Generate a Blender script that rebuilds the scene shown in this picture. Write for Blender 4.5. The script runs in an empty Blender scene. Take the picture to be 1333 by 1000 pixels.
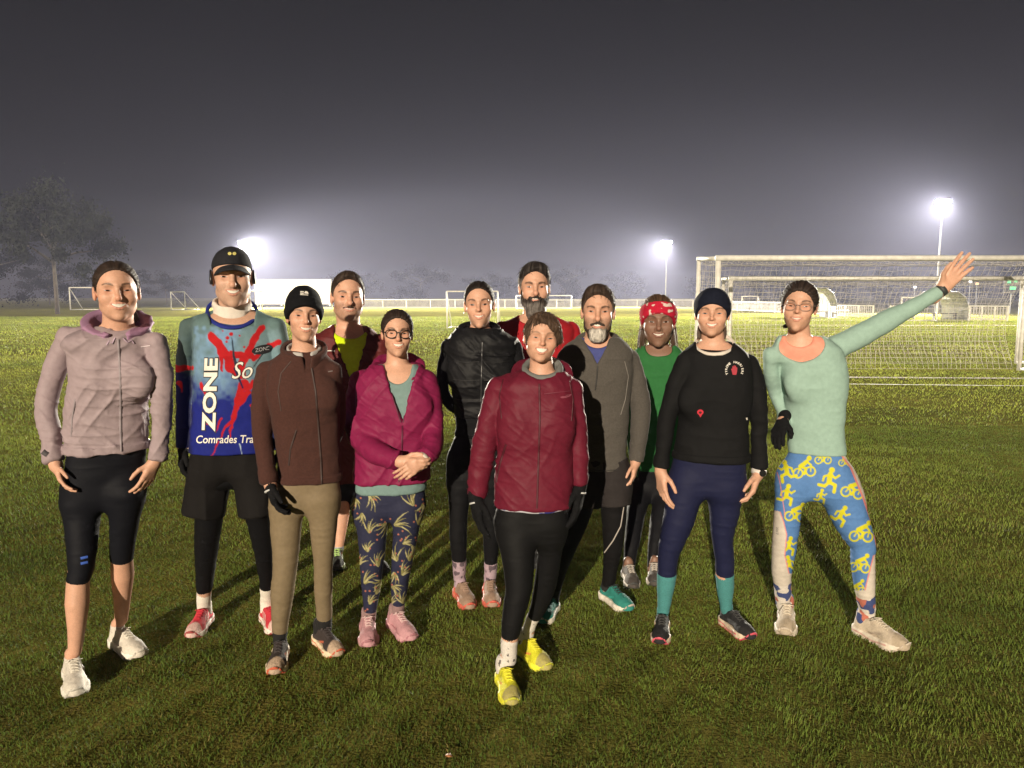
import bpy, math, random, time
import numpy as np
from mathutils import Vector
from mathutils.bvhtree import BVHTree
T_START = time.time()
rad = math.radians
F32 = np.float32
# ------------------------------------------------------------------ camera model
FOC, CU, CV, PITCH, CAMH = 970.0, 666.5, 500.0, rad(6.65), 1.57
CT, ST = math.cos(PITCH), math.sin(PITCH)
CAM = np.array([0.0, 0.0, CAMH])

def ray(u, v):
    x = (u - CU) / FOC
    y = (CV - v) / FOC
    return np.array([x, CT + y * ST, -ST + y * CT])

def P(u, v, Y):
    d = ray(u, v)
    return CAM + d * (Y / d[1])

def G(u, v):
    d = ray(u, v)
    p = CAM + d * (-CAMH / d[2])
    p[2] = 0.0
    return p

def px(p):
    """world points -> photo pixels"""
    p = np.asarray(p, float)
    q = p - CAM
    f = q[..., 1] * CT - q[..., 2] * ST
    up = q[..., 1] * ST + q[..., 2] * CT
    return np.stack([CU + FOC * q[..., 0] / f, CV - FOC * up / f], -1)

def mpp(Y):
    return Y / (FOC * 1.0)

# ------------------------------------------------------------------ noise
def _h(ix, iy, iz):
    n = (ix * 374761393 + iy * 668265263 + iz * 1274126177) & 0x7fffffff
    n = ((n ^ (n >> 13)) * 1274126177) & 0x7fffffff
    return ((n ^ (n >> 16)) & 0xffff) / 32767.5 - 1.0

def vn(p):
    """smooth value noise in -1..1 at points p (N,3)"""
    p = np.asarray(p, float) + 517.3
    i = np.floor(p).astype(np.int64)
    f = p - i
    f = f * f * f * (f * (f * 6 - 15) + 10)
    x, y, z = i[:, 0], i[:, 1], i[:, 2]
    fx, fy, fz = f[:, 0], f[:, 1], f[:, 2]
    L = lambda a, b, t: a + (b - a) * t
    return L(L(L(_h(x, y, z), _h(x + 1, y, z), fx), L(_h(x, y + 1, z), _h(x + 1, y + 1, z), fx), fy),
             L(L(_h(x, y, z + 1), _h(x + 1, y, z + 1), fx), L(_h(x, y + 1, z + 1), _h(x + 1, y + 1, z + 1), fx), fy), fz)

# ------------------------------------------------------------------ distance fields
def smin(a, b, k):
    if k <= 0:
        return np.minimum(a, b)
    h = np.clip(0.5 + 0.5 * (b - a) / k, 0, 1)
    return b + (a - b) * h - k * h * (1 - h)

def smax(a, b, k):
    return -smin(-a, -b, k)

def sph(x, y, z, c, r):
    return np.sqrt((x - c[0]) ** 2 + (y - c[1]) ** 2 + (z - c[2]) ** 2) - r

def ell(x, y, z, c, r):
    X, Y, Z = x - c[0], y - c[1], z - c[2]
    k0 = np.sqrt((X / r[0]) ** 2 + (Y / r[1]) ** 2 + (Z / r[2]) ** 2)
    k1 = np.sqrt((X / r[0] ** 2) ** 2 + (Y / r[1] ** 2) ** 2 + (Z / r[2] ** 2) ** 2) + 1e-6
    return k0 * (k0 - 1) / k1

def cone(x, y, z, a, b, ra, rb, flat=False):
    a = np.asarray(a, float); b = np.asarray(b, float)
    ab = b - a
    L2 = float(ab @ ab) + 1e-12
    X, Y, Z = x - a[0], y - a[1], z - a[2]
    tt = (X * ab[0] + Y * ab[1] + Z * ab[2]) / L2
    t = np.clip(tt, 0, 1)
    d = np.sqrt((X - t * ab[0]) ** 2 + (Y - t * ab[1]) ** 2 + (Z - t * ab[2]) ** 2) - (ra + (rb - ra) * t)
    if flat:
        d = smax(d, (tt - 1) * math.sqrt(L2), 0.004)
    return d

def axis(lo, hi, step, fine=()):
    """sample positions from lo to hi, finer inside the given (a, b, step) spans"""
    out = [lo]
    x = lo
    while x < hi:
        s = step
        for a, b, fs in fine:
            if a <= x < b:
                s = min(s, fs)
            elif x < a < x + step:
                s = min(s, max(a - x, fs))
        x += s
        out.append(x)
    return np.array(out, F32)

class Field:
    def __init__(s, lo, hi, step, finex=(), finey=(), finez=()):
        s.ax = [axis(lo[0], hi[0], step, finex), axis(lo[1], hi[1], step, finey), axis(lo[2], hi[2], step, finez)]
        s.d = np.full([len(a) for a in s.ax], 1.0, F32)

    def box(s, lo, hi):
        sl = []
        for k in range(3):
            i0 = max(0, int(np.searchsorted(s.ax[k], lo[k])) - 1)
            i1 = min(len(s.ax[k]), int(np.searchsorted(s.ax[k], hi[k])) + 1)
            if i1 <= i0:
                return None
            sl.append(slice(i0, i1))
        return tuple(sl)

    def add(s, fn, lo, hi, k=0.0, op='u', margin=0.03):
        m = margin + k
        sl = s.box(np.asarray(lo, float) - m, np.asarray(hi, float) + m)
        if sl is None:
            return
        x = s.ax[0][sl[0]][:, None, None]; y = s.ax[1][sl[1]][None, :, None]; z = s.ax[2][sl[2]][None, None, :]
        v = fn(x, y, z)
        d = s.d[sl]
        if op == 'u':
            s.d[sl] = smin(d, v, k)
        elif op == 's':
            s.d[sl] = smax(d, -v, k)
        else:
            s.d[sl] = smax(d, v, k)

    def cone(s, a, b, ra, rb, k=0.0, flat=False, op='u'):
        a = np.asarray(a, float); b = np.asarray(b, float)
        lo = np.minimum(a - ra, b - rb); hi = np.maximum(a + ra, b + rb)
        s.add(lambda x, y, z: cone(x, y, z, a, b, ra, rb, flat), lo, hi, k, op)

    def chain(s, pts, rs, k=0.01, flat=False):
        """one tapered limb: plain union of its own segments, then a single blend into the field"""
        P_ = np.array(pts, float); R_ = np.array(rs, float)
        m = 0.03 + k
        sl = s.box((P_ - R_[:, None]).min(0) - m, (P_ + R_[:, None]).max(0) + m)
        if sl is None:
            return
        ax = [s.ax[i][sl[i]] for i in range(3)]
        T = np.full([len(q) for q in ax], 1.0, F32)
        for i in range(len(P_) - 1):
            lo = np.minimum(P_[i] - R_[i], P_[i + 1] - R_[i + 1]) - m; hi = np.maximum(P_[i] + R_[i], P_[i + 1] + R_[i + 1]) + m
            j = [slice(max(0, int(np.searchsorted(ax[q], lo[q])) - 1), int(np.searchsorted(ax[q], hi[q])) + 1) for q in range(3)]
            v = cone(ax[0][j[0]][:, None, None], ax[1][j[1]][None, :, None], ax[2][j[2]][None, None, :], P_[i], P_[i + 1], R_[i], R_[i + 1], flat and i == len(P_) - 2)
            t = T[tuple(j)]
            np.minimum(t, v, out=t)
        s.d[sl] = smin(s.d[sl], T, k)

    def cut(s, point, normal, lo=None, hi=None, k=0.0):
        """remove what lies on the normal's side of a plane"""
        n = np.asarray(normal, float); n = n / np.linalg.norm(n)
        q = np.asarray(point, float)
        if lo is None:
            lo = [a[0] for a in s.ax]; hi = [a[-1] for a in s.ax]
        s.add(lambda x, y, z: ((x - q[0]) * n[0] + (y - q[1]) * n[1] + (z - q[2]) * n[2]) + 0 * x, lo, hi, k, 'i', 0.0)

    def mesh(s):
        """surface nets -> verts, quads"""
        d = s.d
        ins = d < 0
        c = np.zeros([n - 1 for n in d.shape], np.uint8)
        for i in (0, 1):
            for j in (0, 1):
                for k in (0, 1):
                    c += ins[i:d.shape[0] - 1 + i, j:d.shape[1] - 1 + j, k:d.shape[2] - 1 + k]
        act = np.argwhere((c > 0) & (c < 8))
        n = len(act)
        if n == 0:
            return np.zeros((0, 3)), np.zeros((0, 4), int)
        idx = np.full(c.shape, -1, np.int32)
        idx[act[:, 0], act[:, 1], act[:, 2]] = np.arange(n)
        acc = np.zeros((n, 3)); cnt = np.zeros(n)
        cor = [(i, j, k) for i in (0, 1) for j in (0, 1) for k in (0, 1)]
        val = {q: d[act[:, 0] + q[0], act[:, 1] + q[1], act[:, 2] + q[2]].astype(float) for q in cor}
        pos = lambda q: np.stack([s.ax[m][act[:, m] + q[m]] for m in range(3)], 1).astype(float)
        cpos = {q: pos(q) for q in cor}
        for q in cor:
            for m in range(3):
                if q[m] == 0:
                    r = list(q); r[m] = 1; r = tuple(r)
                    a, b = val[q], val[r]
                    x = (a < 0) != (b < 0)
                    t = np.where(x, a / np.where(x, a - b, 1), 0)
                    acc += np.where(x[:, None], cpos[q] + (cpos[r] - cpos[q]) * t[:, None], 0)
                    cnt += x
        v = acc / cnt[:, None]
        faces = []
        for m in range(3):
            o1, o2 = [(1, 2), (2, 0), (0, 1)][m]
            a = np.take(ins, range(0, d.shape[m] - 1), m); b = np.take(ins, range(1, d.shape[m]), m)
            e = np.argwhere(a != b)
            ok = (e[:, o1] > 0) & (e[:, o2] > 0) & (e[:, o1] < d.shape[o1] - 1) & (e[:, o2] < d.shape[o2] - 1)
            e = e[ok]
            inside_first = ins[e[:, 0], e[:, 1], e[:, 2]]
            q = []
            for (da, db) in ((0, 0), (-1, 0), (-1, -1), (0, -1)):
                ee = e.copy(); ee[:, o1] += da; ee[:, o2] += db
                q.append(idx[ee[:, 0], ee[:, 1], ee[:, 2]])
            q = np.stack(q, 1)
            q[~inside_first] = q[~inside_first][:, ::-1]
            faces.append(q)
        f = np.concatenate(faces)
        f = f[(f >= 0).all(1)]
        return v, f

def normals(v, f):
    n = np.zeros_like(v)
    a = v[f[:, 2]] - v[f[:, 0]]; b = v[f[:, 3]] - v[f[:, 1]]
    c = np.cross(a, b)
    for k in range(4):
        np.add.at(n, f[:, k], c)
    return n / (np.linalg.norm(n, axis=1, keepdims=True) + 1e-12)

# ------------------------------------------------------------------ objects
COL = bpy.context.scene.collection
CLOCK = {}

def tick(key, t):
    CLOCK[key] = CLOCK.get(key, 0) + time.time() - t

def new_mesh(name, v, faces, mat, col=None, smooth=True):
    """faces: (N,4) or (N,3) int array, or a list of index tuples"""
    me = bpy.data.meshes.new(name)
    v = np.asarray(v, float)
    if isinstance(faces, np.ndarray):
        k = faces.shape[1]
        me.vertices.add(len(v)); me.vertices.foreach_set('co', v.astype(F32).ravel())
        me.loops.add(faces.size); me.loops.foreach_set('vertex_index', faces.astype(np.int32).ravel())
        me.polygons.add(len(faces))
        me.polygons.foreach_set('loop_start', np.arange(0, faces.size, k, dtype=np.int32))
        me.update(calc_edges=True)
        me.validate()
    else:
        me.from_pydata([tuple(p) for p in v], [], faces)
        me.update()
    if smooth:
        me.polygons.foreach_set('use_smooth', np.ones(len(me.polygons), bool))
    if col is not None:
        at = me.color_attributes.new('Col', 'FLOAT_COLOR', 'POINT')
        c = np.ones((len(v), 4), F32); c[:, :3] = col
        at.data.foreach_set('color', c.ravel())
    if mat is not None:
        me.materials.append(mat)
    return me

def obj(name, v, faces, mat, parent=None, col=None, smooth=True, origin=None, label=None):
    """link one mesh object; world-space verts, origin at the parent's location (or given)"""
    o0 = np.array(parent_origin(parent) if parent is not None else (origin if origin is not None else (0, 0, 0)), float)
    me = new_mesh(name, np.asarray(v, float) - o0, faces, mat, col, smooth)
    o = bpy.data.objects.new(name, me)
    COL.objects.link(o)
    if parent is not None:
        o.parent = parent
    else:
        o.location = o0
    if label:
        o['label'] = label
    return o

ORIG = {}

def parent_origin(p):
    return ORIG.get(p.name, tuple(p.location))

def thing(name, label, cat, loc=(0, 0, 0), group=None):
    o = bpy.data.objects.new(name, None)
    o.empty_display_size = 0.2
    COL.objects.link(o)
    o.location = loc
    ORIG[o.name] = tuple(loc)
    o['label'] = label; o['category'] = cat
    if group:
        o['group'] = group
    return o

def tag(o, label, cat, group=None):
    o['label'] = label; o['category'] = cat
    if group:
        o['group'] = group
    return o

def sub(o, parent):
    """register a mesh object so that sub-parts can hang from it"""
    ORIG[o.name] = parent_origin(parent)
    return o

class MB:
    """mesh builder for boxes, tubes and sheets"""
    def __init__(s):
        s.v = []; s.f = []

    def quad(s, a, b, c, d):
        n = len(s.v); s.v += [tuple(a), tuple(b), tuple(c), tuple(d)]; s.f.append((n, n + 1, n + 2, n + 3))

    def box(s, lo, hi):
        x0, y0, z0 = lo; x1, y1, z1 = hi
        n = len(s.v)
        s.v += [(x0, y0, z0), (x1, y0, z0), (x1, y1, z0), (x0, y1, z0), (x0, y0, z1), (x1, y0, z1), (x1, y1, z1), (x0, y1, z1)]
        for q in ((0, 3, 2, 1), (4, 5, 6, 7), (0, 1, 5, 4), (1, 2, 6, 5), (2, 3, 7, 6), (3, 0, 4, 7)):
            s.f.append(tuple(n + i for i in q))

    def tube(s, pts, r, seg=8, caps=True):
        pts = [np.asarray(p, float) for p in pts]
        rr = r if isinstance(r, (list, tuple, np.ndarray)) else [r] * len(pts)
        n0 = len(s.v); prev = None
        for i, p in enumerate(pts):
            t = pts[min(i + 1, len(pts) - 1)] - pts[max(i - 1, 0)]
            t = t / (np.linalg.norm(t) + 1e-12)
            if prev is None:
                a = np.array([0, 0, 1.0]) if abs(t[2]) < 0.9 else np.array([1.0, 0, 0])
            else:
                a = prev
            a = a - t * (a @ t); a /= np.linalg.norm(a) + 1e-12
            prev = a
            b = np.cross(t, a)
            for k in range(seg):
                w = 2 * math.pi * k / seg
                s.v.append(tuple(p + rr[i] * (math.cos(w) * a + math.sin(w) * b)))
        for i in range(len(pts) - 1):
            for k in range(seg):
                k2 = (k + 1) % seg
                s.f.append((n0 + i * seg + k, n0 + i * seg + k2, n0 + (i + 1) * seg + k2, n0 + (i + 1) * seg + k))
        if caps:
            s.f.append(tuple(n0 + k for k in range(seg - 1, -1, -1)))
            s.f.append(tuple(n0 + (len(pts) - 1) * seg + k for k in range(seg)))

    def obj(s, name, mat, parent=None, smooth=False, origin=None, label=None):
        return obj(name, s.v, s.f, mat, parent, None, smooth, origin, label)

# ------------------------------------------------------------------ materials
MATS = {}

def nodes(name):
    m = bpy.data.materials.new(name)
    m.use_nodes = True
    nt = m.node_tree
    return m, nt, nt.nodes['Principled BSDF']

def mat(name, color=(0.5, 0.5, 0.5), rough=0.7, attr=False, var=0.15, scale=30.0, bump=0.0, bscale=200.0, metal=0.0,
        sheen=0.0, spec=0.5, sss=0.0, stretch=None):
    if name in MATS:
        return MATS[name]
    m, nt, b = nodes(name)
    N, L = nt.nodes, nt.links
    tc = N.new('ShaderNodeTexCoord')
    vec = tc.outputs['Object']
    if stretch:
        mp = N.new('ShaderNodeMapping'); mp.inputs['Scale'].default_value = stretch
        L.new(vec, mp.inputs['Vector']); vec = mp.outputs['Vector']
    nz = N.new('ShaderNodeTexNoise'); nz.inputs['Scale'].default_value = scale; nz.inputs['Detail'].default_value = 4
    L.new(vec, nz.inputs['Vector'])
    mr = N.new('ShaderNodeMapRange')
    mr.inputs['From Min'].default_value = 0.3; mr.inputs['From Max'].default_value = 0.7
    mr.inputs['To Min'].default_value = 1 - var; mr.inputs['To Max'].default_value = 1 + var
    L.new(nz.outputs['Fac'], mr.inputs['Value'])
    mx = N.new('ShaderNodeVectorMath'); mx.operation = 'SCALE'
    if attr:
        at = N.new('ShaderNodeAttribute'); at.attribute_name = 'Col'
        L.new(at.outputs['Color'], mx.inputs[0])
    else:
        mx.inputs[0].default_value = color
    L.new(mr.outputs['Result'], mx.inputs['Scale'])
    L.new(mx.outputs['Vector'], b.inputs['Base Color'])
    b.inputs['Roughness'].default_value = rough
    b.inputs['Metallic'].default_value = metal
    b.inputs['Specular IOR Level'].default_value = spec
    if sheen:
        b.inputs['Sheen Weight'].default_value = sheen
        b.inputs['Sheen Roughness'].default_value = 0.4
    if sss:
        b.inputs['Subsurface Weight'].default_value = sss
        b.inputs['Subsurface Radius'].default_value = (0.012, 0.005, 0.003)
        b.inputs['Subsurface Scale'].default_value = 1.0
    if bump:
        n2 = N.new('ShaderNodeTexNoise'); n2.inputs['Scale'].default_value = bscale; n2.inputs['Detail'].default_value = 3
        L.new(vec, n2.inputs['Vector'])
        bp = N.new('ShaderNodeBump'); bp.inputs['Strength'].default_value = bump; bp.inputs['Distance'].default_value = 0.004
        L.new(n2.outputs['Fac'], bp.inputs['Height']); L.new(bp.outputs['Normal'], b.inputs['Normal'])
    MATS[name] = m
    return m

def emit(name, color, strength):
    m, nt, b = nodes(name)
    b.inputs['Base Color'].default_value = (*color, 1)
    b.inputs['Emission Color'].default_value = (*color, 1)
    b.inputs['Emission Strength'].default_value = strength
    return m
# ------------------------------------------------------------------ frames
class Frame:
    def __init__(s, c, yaw=0, pitch=0, roll=0, sc=1.0):
        """face frame: x = picture right, y = facing direction (towards the camera at yaw 0), z up"""
        a, b, g = rad(yaw), rad(pitch), rad(roll)
        f = np.array([math.sin(a) * math.cos(b), -math.cos(a) * math.cos(b), math.sin(b)])
        r = np.array([math.cos(a), math.sin(a), 0.0])
        u = np.cross(f, r); u = u if u[2] > 0 else -u
        r2 = r * math.cos(g) - u * math.sin(g); u2 = u * math.cos(g) + r * math.sin(g)
        s.c = np.asarray(c, float); s.R = np.stack([r2, f, u2], 1); s.s = sc

    def loc(s, x, y, z):
        X, Y, Z = x - s.c[0], y - s.c[1], z - s.c[2]
        R = s.R
        i = 1.0 / s.s
        return [(X * R[0, k] + Y * R[1, k] + Z * R[2, k]) * F32(i) for k in range(3)]

    def w(s, p):
        return s.c + s.s * (np.asarray(p, float) @ s.R.T)

    def lv(s, v):
        return ((v - s.c) @ s.R) / s.s

def face_warp(x, z, h):
    """one person's proportions: length of the lower face, taper to the chin, a slight lean of the jaw"""
    lf = h.get('lower', 1.0); tp = h.get('taper', 0.0); le = h.get('lean', 0.0)
    zn = np.minimum(z, 0)
    x = x * (1 + tp * np.clip(-zn / 0.11, 0, 1)) - le * zn
    z = np.where(z < 0, z / lf, z) if lf != 1.0 else z
    return x, z

def head_sdf(x, y, z, h):
    w = h.get('w', 1.0); jw = h.get('jaw', 1.0); male = h.get('male', 0.0); smile = h.get('smile', 0.006)
    x, z = face_warp(x, z, h)
    ns = h.get('nose', 1.0); ck = h.get('cheek', 1.0)
    ax = np.abs(x)
    d = ell(x, y, z, (0, -0.008, 0.03), (0.074 * w, 0.095, 0.083))
    d = smin(d, ell(x, y, z, (0, 0.022, -0.03), (0.062 * w, 0.066, 0.08)), 0.03)
    d = smin(d, ell(x, y, z, (0, 0.028, -0.07), (0.049 * w * jw, 0.052, 0.042)), 0.025)
    d = smin(d, sph(ax, y, z, ((0.039 + 0.004 * male) * w * jw, 0.008, -0.060), 0.02), 0.02)
    d = smin(d, ell(x, y, z, (0, 0.068, -0.1), (0.02 * jw, 0.017, 0.016 + 0.003 * male)), 0.02)
    d = smin(d, sph(ax, y, z, (0.041 * w, 0.0555, -0.029), 0.0235 * ck), 0.02)
    d = smin(d, cone(ax, y, z, (0.0, 0.084, 0.02), (0.04, 0.072, 0.022), 0.008 + 0.003 * male, 0.006), 0.014)
    d = smax(d, -ell(ax, y, z, (0.032 * w, 0.0985, 0.001), (0.0235, 0.0238, 0.0185)), 0.010)
    d = smin(d, cone(x, y, z, (0, 0.082, 0.008), (0, 0.099 + 0.003 * ns, -0.026 * ns), 0.0068, (0.0098 + 0.001 * male) * ns), 0.010)
    d = smin(d, sph(x, y, z, (0, 0.1005 + 0.003 * ns + 0.003 * male, -0.029 * ns), (0.0103 + 0.0016 * male) * ns), 0.006)
    d = smin(d, sph(ax, y, z, (0.0118 * ns, 0.0905, -0.033 * ns), (0.0076 + 0.0014 * male) * ns), 0.006)
    d = smax(d, -sph(ax, y, z, (0.0063, 0.1015, -0.0435), 0.0038), 0.003)
    d = smin(d, ell(x, y, z, (0, 0.066, -0.06), (0.033, 0.025, 0.027)), 0.018)
    d = smax(d, -cone(ax, y, z, (0.019, 0.0945, -0.034), (0.036, 0.083, -0.056), 0.0022, 0.001), 0.012)
    zm = h.get('zm', -0.06); cv = h.get('curve', 0.0095); o = smile * 0.95
    for i in range(3):
        x0, x1 = 0.0102 * i, 0.0102 * (i + 1)
        f = lambda q: (q, 0.0925 - 0.017 * (q / 0.029) ** 2, zm + cv * (q / 0.030) ** 2 + (o + 0.0026) * (1 - (q / 0.032) ** 2))
        g = lambda q: (q, 0.0915 - 0.017 * (q / 0.029) ** 2, zm + cv * (q / 0.030) ** 2 - (o + 0.0040) * (1 - (q / 0.032) ** 2))
        d = smin(d, cone(ax, y, z, f(x0), f(x1), 0.004, 0.0036), 0.004)
        d = smin(d, cone(ax, y, z, g(x0), g(x1), 0.0048, 0.004), 0.004)
    # ears
    d = smin(d, ell(ax - 0.3 * (np.abs(y) * 0) , y + 0.25 * (z), z, (0.0765 * w, -0.012, -0.006), (0.0095, 0.018, 0.031)), 0.006)
    d = smax(d, -ell(ax, y + 0.25 * z, z, (0.0875 * w, -0.009, -0.004), (0.007, 0.009, 0.018)), 0.004)
    return d

def face_paint(L, h, skin):
    """albedo of the head's skin from local head coordinates"""
    x, y, z = L[:, 0], L[:, 1], L[:, 2]
    x, z = face_warp(x, z, h)
    L = np.stack([x, y, z], 1)
    ax = np.abs(x)
    w = h.get('w', 1.0)
    col = np.tile(np.array(skin, float), (len(L), 1))
    red = np.array(skin) * np.array([1.02, 0.74, 0.68])
    def mix(c, m):
        m = np.clip(m, 0, 1)[:, None]
        col[:] = col * (1 - m) + np.array(c) * m
    front = np.clip((y - 0.03) / 0.02, 0, 1)
    g = lambda cx, cy, cz, r: np.exp(-(((ax - cx) ** 2 + (y - cy) ** 2 + (z - cz) ** 2) / r ** 2))
    mix(red, 0.55 * g(0.042, 0.06, -0.03, 0.02)); mix(red, 0.6 * g(0, 0.11, -0.032, 0.014)); mix(red, 0.5 * g(0.08, -0.01, -0.005, 0.03))
    n = vn(L * 60) * 0.5 + vn(L * 160) * 0.5
    col[:] = col * (1 + 0.05 * n[:, None])
    # eye region: lids redder, and darkened to imitate shade under the brow
    mix(np.array(skin) * np.array([0.86, 0.68, 0.64]), 0.85 * np.exp(-(((ax - 0.033 * w) / 0.018) ** 2 + ((z + 0.002) / 0.011) ** 2)) * front)
    if h.get('stubble'):
        c, a = h['stubble']
        m = front * 0 + np.clip((-0.028 - z + 0.35 * (ax - 0.02)) / 0.012, 0, 1) * np.clip((y + 0.015) / 0.03, 0, 1) * np.clip((z + 0.125) / 0.01, 0, 1)
        m = m * (0.75 + 0.25 * vn(L * 300))
        mix(c, a * m)
    # brows
    bc = h.get('brow', (0.05, 0.03, 0.02)); bt = h.get('browt', 0.0036) * 1.2; bz = h.get('browz', 0.0205)
    zb = bz + 0.005 * (1 - ((ax - 0.036) / 0.02) ** 2) - 0.0
    t = bt * (1 - 0.5 * np.clip((ax - 0.03) / 0.025, 0, 1))
    m = np.clip((t - np.abs(z - zb)) / 0.0018 + 0.5, 0, 1) * np.clip((ax - 0.013) / 0.004, 0, 1) * np.clip((0.056 - ax) / 0.006, 0, 1) * front
    mix(bc, h.get('browa', 0.95) * m * (0.8 + 0.2 * vn(L * 400)))
    # mouth
    zm = h.get('zm', -0.06); cv = h.get('curve', 0.0095); o = h.get('smile', 0.006) * 0.95
    q = np.clip(1 - (ax / 0.0315) ** 2, 0, 1)
    mz = zm + cv * (ax / 0.030) ** 2
    dz = z - mz
    lip = h.get('lip', tuple(q * f_ for q, f_ in zip(skin, (0.92, 0.66, 0.68))))
    inl = np.clip((q * 0.0068 + o * q - dz) / 0.0015 + 0.5, 0, 1) * np.clip((dz + q * 0.009 + o * q) / 0.0015 + 0.5, 0, 1) * np.clip((0.033 - ax) / 0.002, 0, 1) * np.clip((y - 0.055) / 0.01, 0, 1)
    mix(lip, 0.85 * inl)
    if o > 0.0015:
        q2 = np.clip(1 - (ax / 0.0285) ** 2, 0, 1)
        op = np.clip((o * q2 - np.abs(dz)) / 0.0012 + 0.3, 0, 1) * np.clip((y - 0.055) / 0.01, 0, 1) * (q2 > 0)
        mix((0.10, 0.03, 0.03), op)
        te = np.clip((o * q2 - 0.0006 - np.abs(dz - h.get('teethz', 0.0012))) / 0.001 + 0.5, 0, 1) * np.clip((y - 0.055) / 0.01, 0, 1) * np.clip((0.0255 - ax) / 0.003, 0, 1)
        te = te * np.where(dz < -o * h.get('teethlow', 0.75) , 0, 1)
        mix((0.72, 0.67, 0.59), te)
    return col

def bvh_of(v, f):
    return BVHTree.FromPolygons([tuple(p) for p in v], [tuple(int(i) for i in q) for q in f])

def eye_meshes(fr, bv, h, root):
    """two eyes: curved almond of eyeball with iris and pupil, and a dark upper lash line"""
    iris = h.get('iris', (0.06, 0.03, 0.015)); opn = h.get('open', 1.0); w = h.get('w', 1.0)
    look = h.get('look', 0.0)
    for sx in (-1, 1):
        NX, NZ = 25, 13
        vs, cs = [], []
        ins = bv
        for i in range(NX):
            a = -1 + 2 * i / (NX - 1)
            for j in range(NZ):
                b = -1 + 2 * j / (NZ - 1)
                x = a * 0.0145
                zu = 0.0050 * opn * (1 - abs(a) ** 2.2); zl = -0.0036 * opn * (1 - abs(a) ** 2.0)
                z = (zu + zl) / 2 + b * (zu - zl) / 2 + 0.0012 * a * 1.0
                lx, lz = sx * (0.033 * w + x), z - 0.001
                o = fr.w((lx, 0.2, lz)); dr = -fr.R[:, 1]
                hit = bv.ray_cast(Vector(o), Vector(dr), 0.4)[0]
                y = 0.075 if hit is None else fr.lv(np.array(hit)[None])[0, 1]
                y += 0.0006 + 0.0022 * (1 - a * a) * (1 - b * b * 0.6)
                vs.append((lx, y, lz))
                rr = math.hypot((x * sx - look) , (z - 0.0008))
                if abs(a) > 0.93 or b > 0.55:
                    c = (0.02, 0.012, 0.01)  # lash band broadened so its dark carries the brow's shade
                elif b < -0.86:
                    c = (0.20, 0.085, 0.07)
                elif rr < 0.0024:
                    c = (0.004, 0.004, 0.004)
                elif rr < 0.0058:
                    c = iris
                elif rr < 0.0068:
                    c = tuple(0.35 * q + 0.05 for q in iris)
                else:
                    c = (0.36, 0.32, 0.30)
                cs.append(c)
        fs = []
        for i in range(NX - 1):
            for j in range(NZ - 1):
                q = [i * NZ + j, (i + 1) * NZ + j, (i + 1) * NZ + j + 1, i * NZ + j + 1]
                fs.append(tuple(q) if sx else tuple(q))
        obj('eye', fr.w(np.array(vs)), np.array(fs), mat('eye_wet', attr=True, rough=0.12, var=0.0), root, np.array(cs))

# ------------------------------------------------------------------ hair, beards, hats (local head coordinates)
def hair_sdf(style, h):
    w = h.get('w', 1.0); hl = h.get('hl', 0.0); th = h.get('hairt', 0.007)
    def tied(x, y, z):
        ax = np.abs(x)
        d = ell(x, y, z, (0, -0.010, 0.032), (0.074 * w + th, 0.094 + th, 0.083 + th))
        d = smax(d, y - (0.036 + hl + 0.56 * (z - 0.02)) - 0.012 * np.sin(ax * 60) * 0, 0.008)
        d = smax(d, -(z + 0.052 + 0.25 * (y + 0.06)), 0.01)
        d = smax(d, -ell(ax, y, z, (0.085 * w, -0.010, -0.012), (0.025, 0.022, 0.034)), 0.005)
        # soft parting at the crown
        d = smax(d, -cone(x, y, z, (h.get('part', 0.012), 0.07, 0.105 + th), (h.get('part', 0.012), -0.03, 0.119 + th), 0.0035, 0.003), 0.008)
        return d
    def short(x, y, z):
        ax = np.abs(x)
        t = th
        d = ell(x, y, z, (0, -0.010, 0.034), (0.074 * w + t * 0.8, 0.094 + t, 0.083 + t * 1.5))
        d = smin(d, ell(x, y, z, (h.get('quiff', 0.0), 0.03, 0.085), (0.052 * w, 0.05, 0.03 + t)), 0.02)
        d = smax(d, y - (0.032 + hl + 0.62 * (z - 0.02)), 0.006)
        d = smax(d, -(z + 0.05 + 0.35 * (y + 0.03)), 0.01)
        d = smax(d, -ell(ax, y, z, (0.086 * w, -0.008, -0.012), (0.022, 0.02, 0.034)), 0.004)
        return d
    def bob(x, y, z):
        ax = np.abs(x)
        d = ell(x, y, z, (0.004, -0.014, 0.034), (0.080 * w, 0.102, 0.090))
        d = smin(d, ell(ax, y, z, (0.062 * w, 0.0, 0.012), (0.026, 0.05, 0.052)), 0.02)
        d = smin(d, cone(x, y, z, (-0.03, 0.078, 0.094), (0.058, 0.062, 0.052), 0.014, 0.012), 0.02)
        d = smin(d, cone(x, y, z, (0.06, 0.05, 0.06), (0.088, 0.01, -0.01), 0.016, 0.012), 0.02)
        d = smax(d, -ell(x, y, z, (-0.010, 0.112, -0.024), (0.066, 0.088, 0.098)), 0.006)
        d = smax(d, -(z + 0.03 + 0.5 * (y + 0.05)), 0.012)
        d = smax(d, -ell(x, y, z, (-0.088 * w, 0.0, -0.02), (0.026, 0.03, 0.036)), 0.004)
        return d
    return {'tied': tied, 'short': short, 'bob': bob}[style]

def local_mesh(fn, fr, lo, hi, step):
    """surface of a local-space distance function, as world verts + local verts + quads"""
    F = Field(lo, hi, step)
    x = F.ax[0][:, None, None]; y = F.ax[1][None, :, None]; z = F.ax[2][None, None, :]
    F.d[:] = fn(x, y, z)
    v, f = F.mesh()
    return fr.w(v), v, f[:, ::-1]      # the face frame is mirrored

def disp(v, f, amount):
    n = normals(v, f)
    return v + n * amount[:, None]

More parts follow.
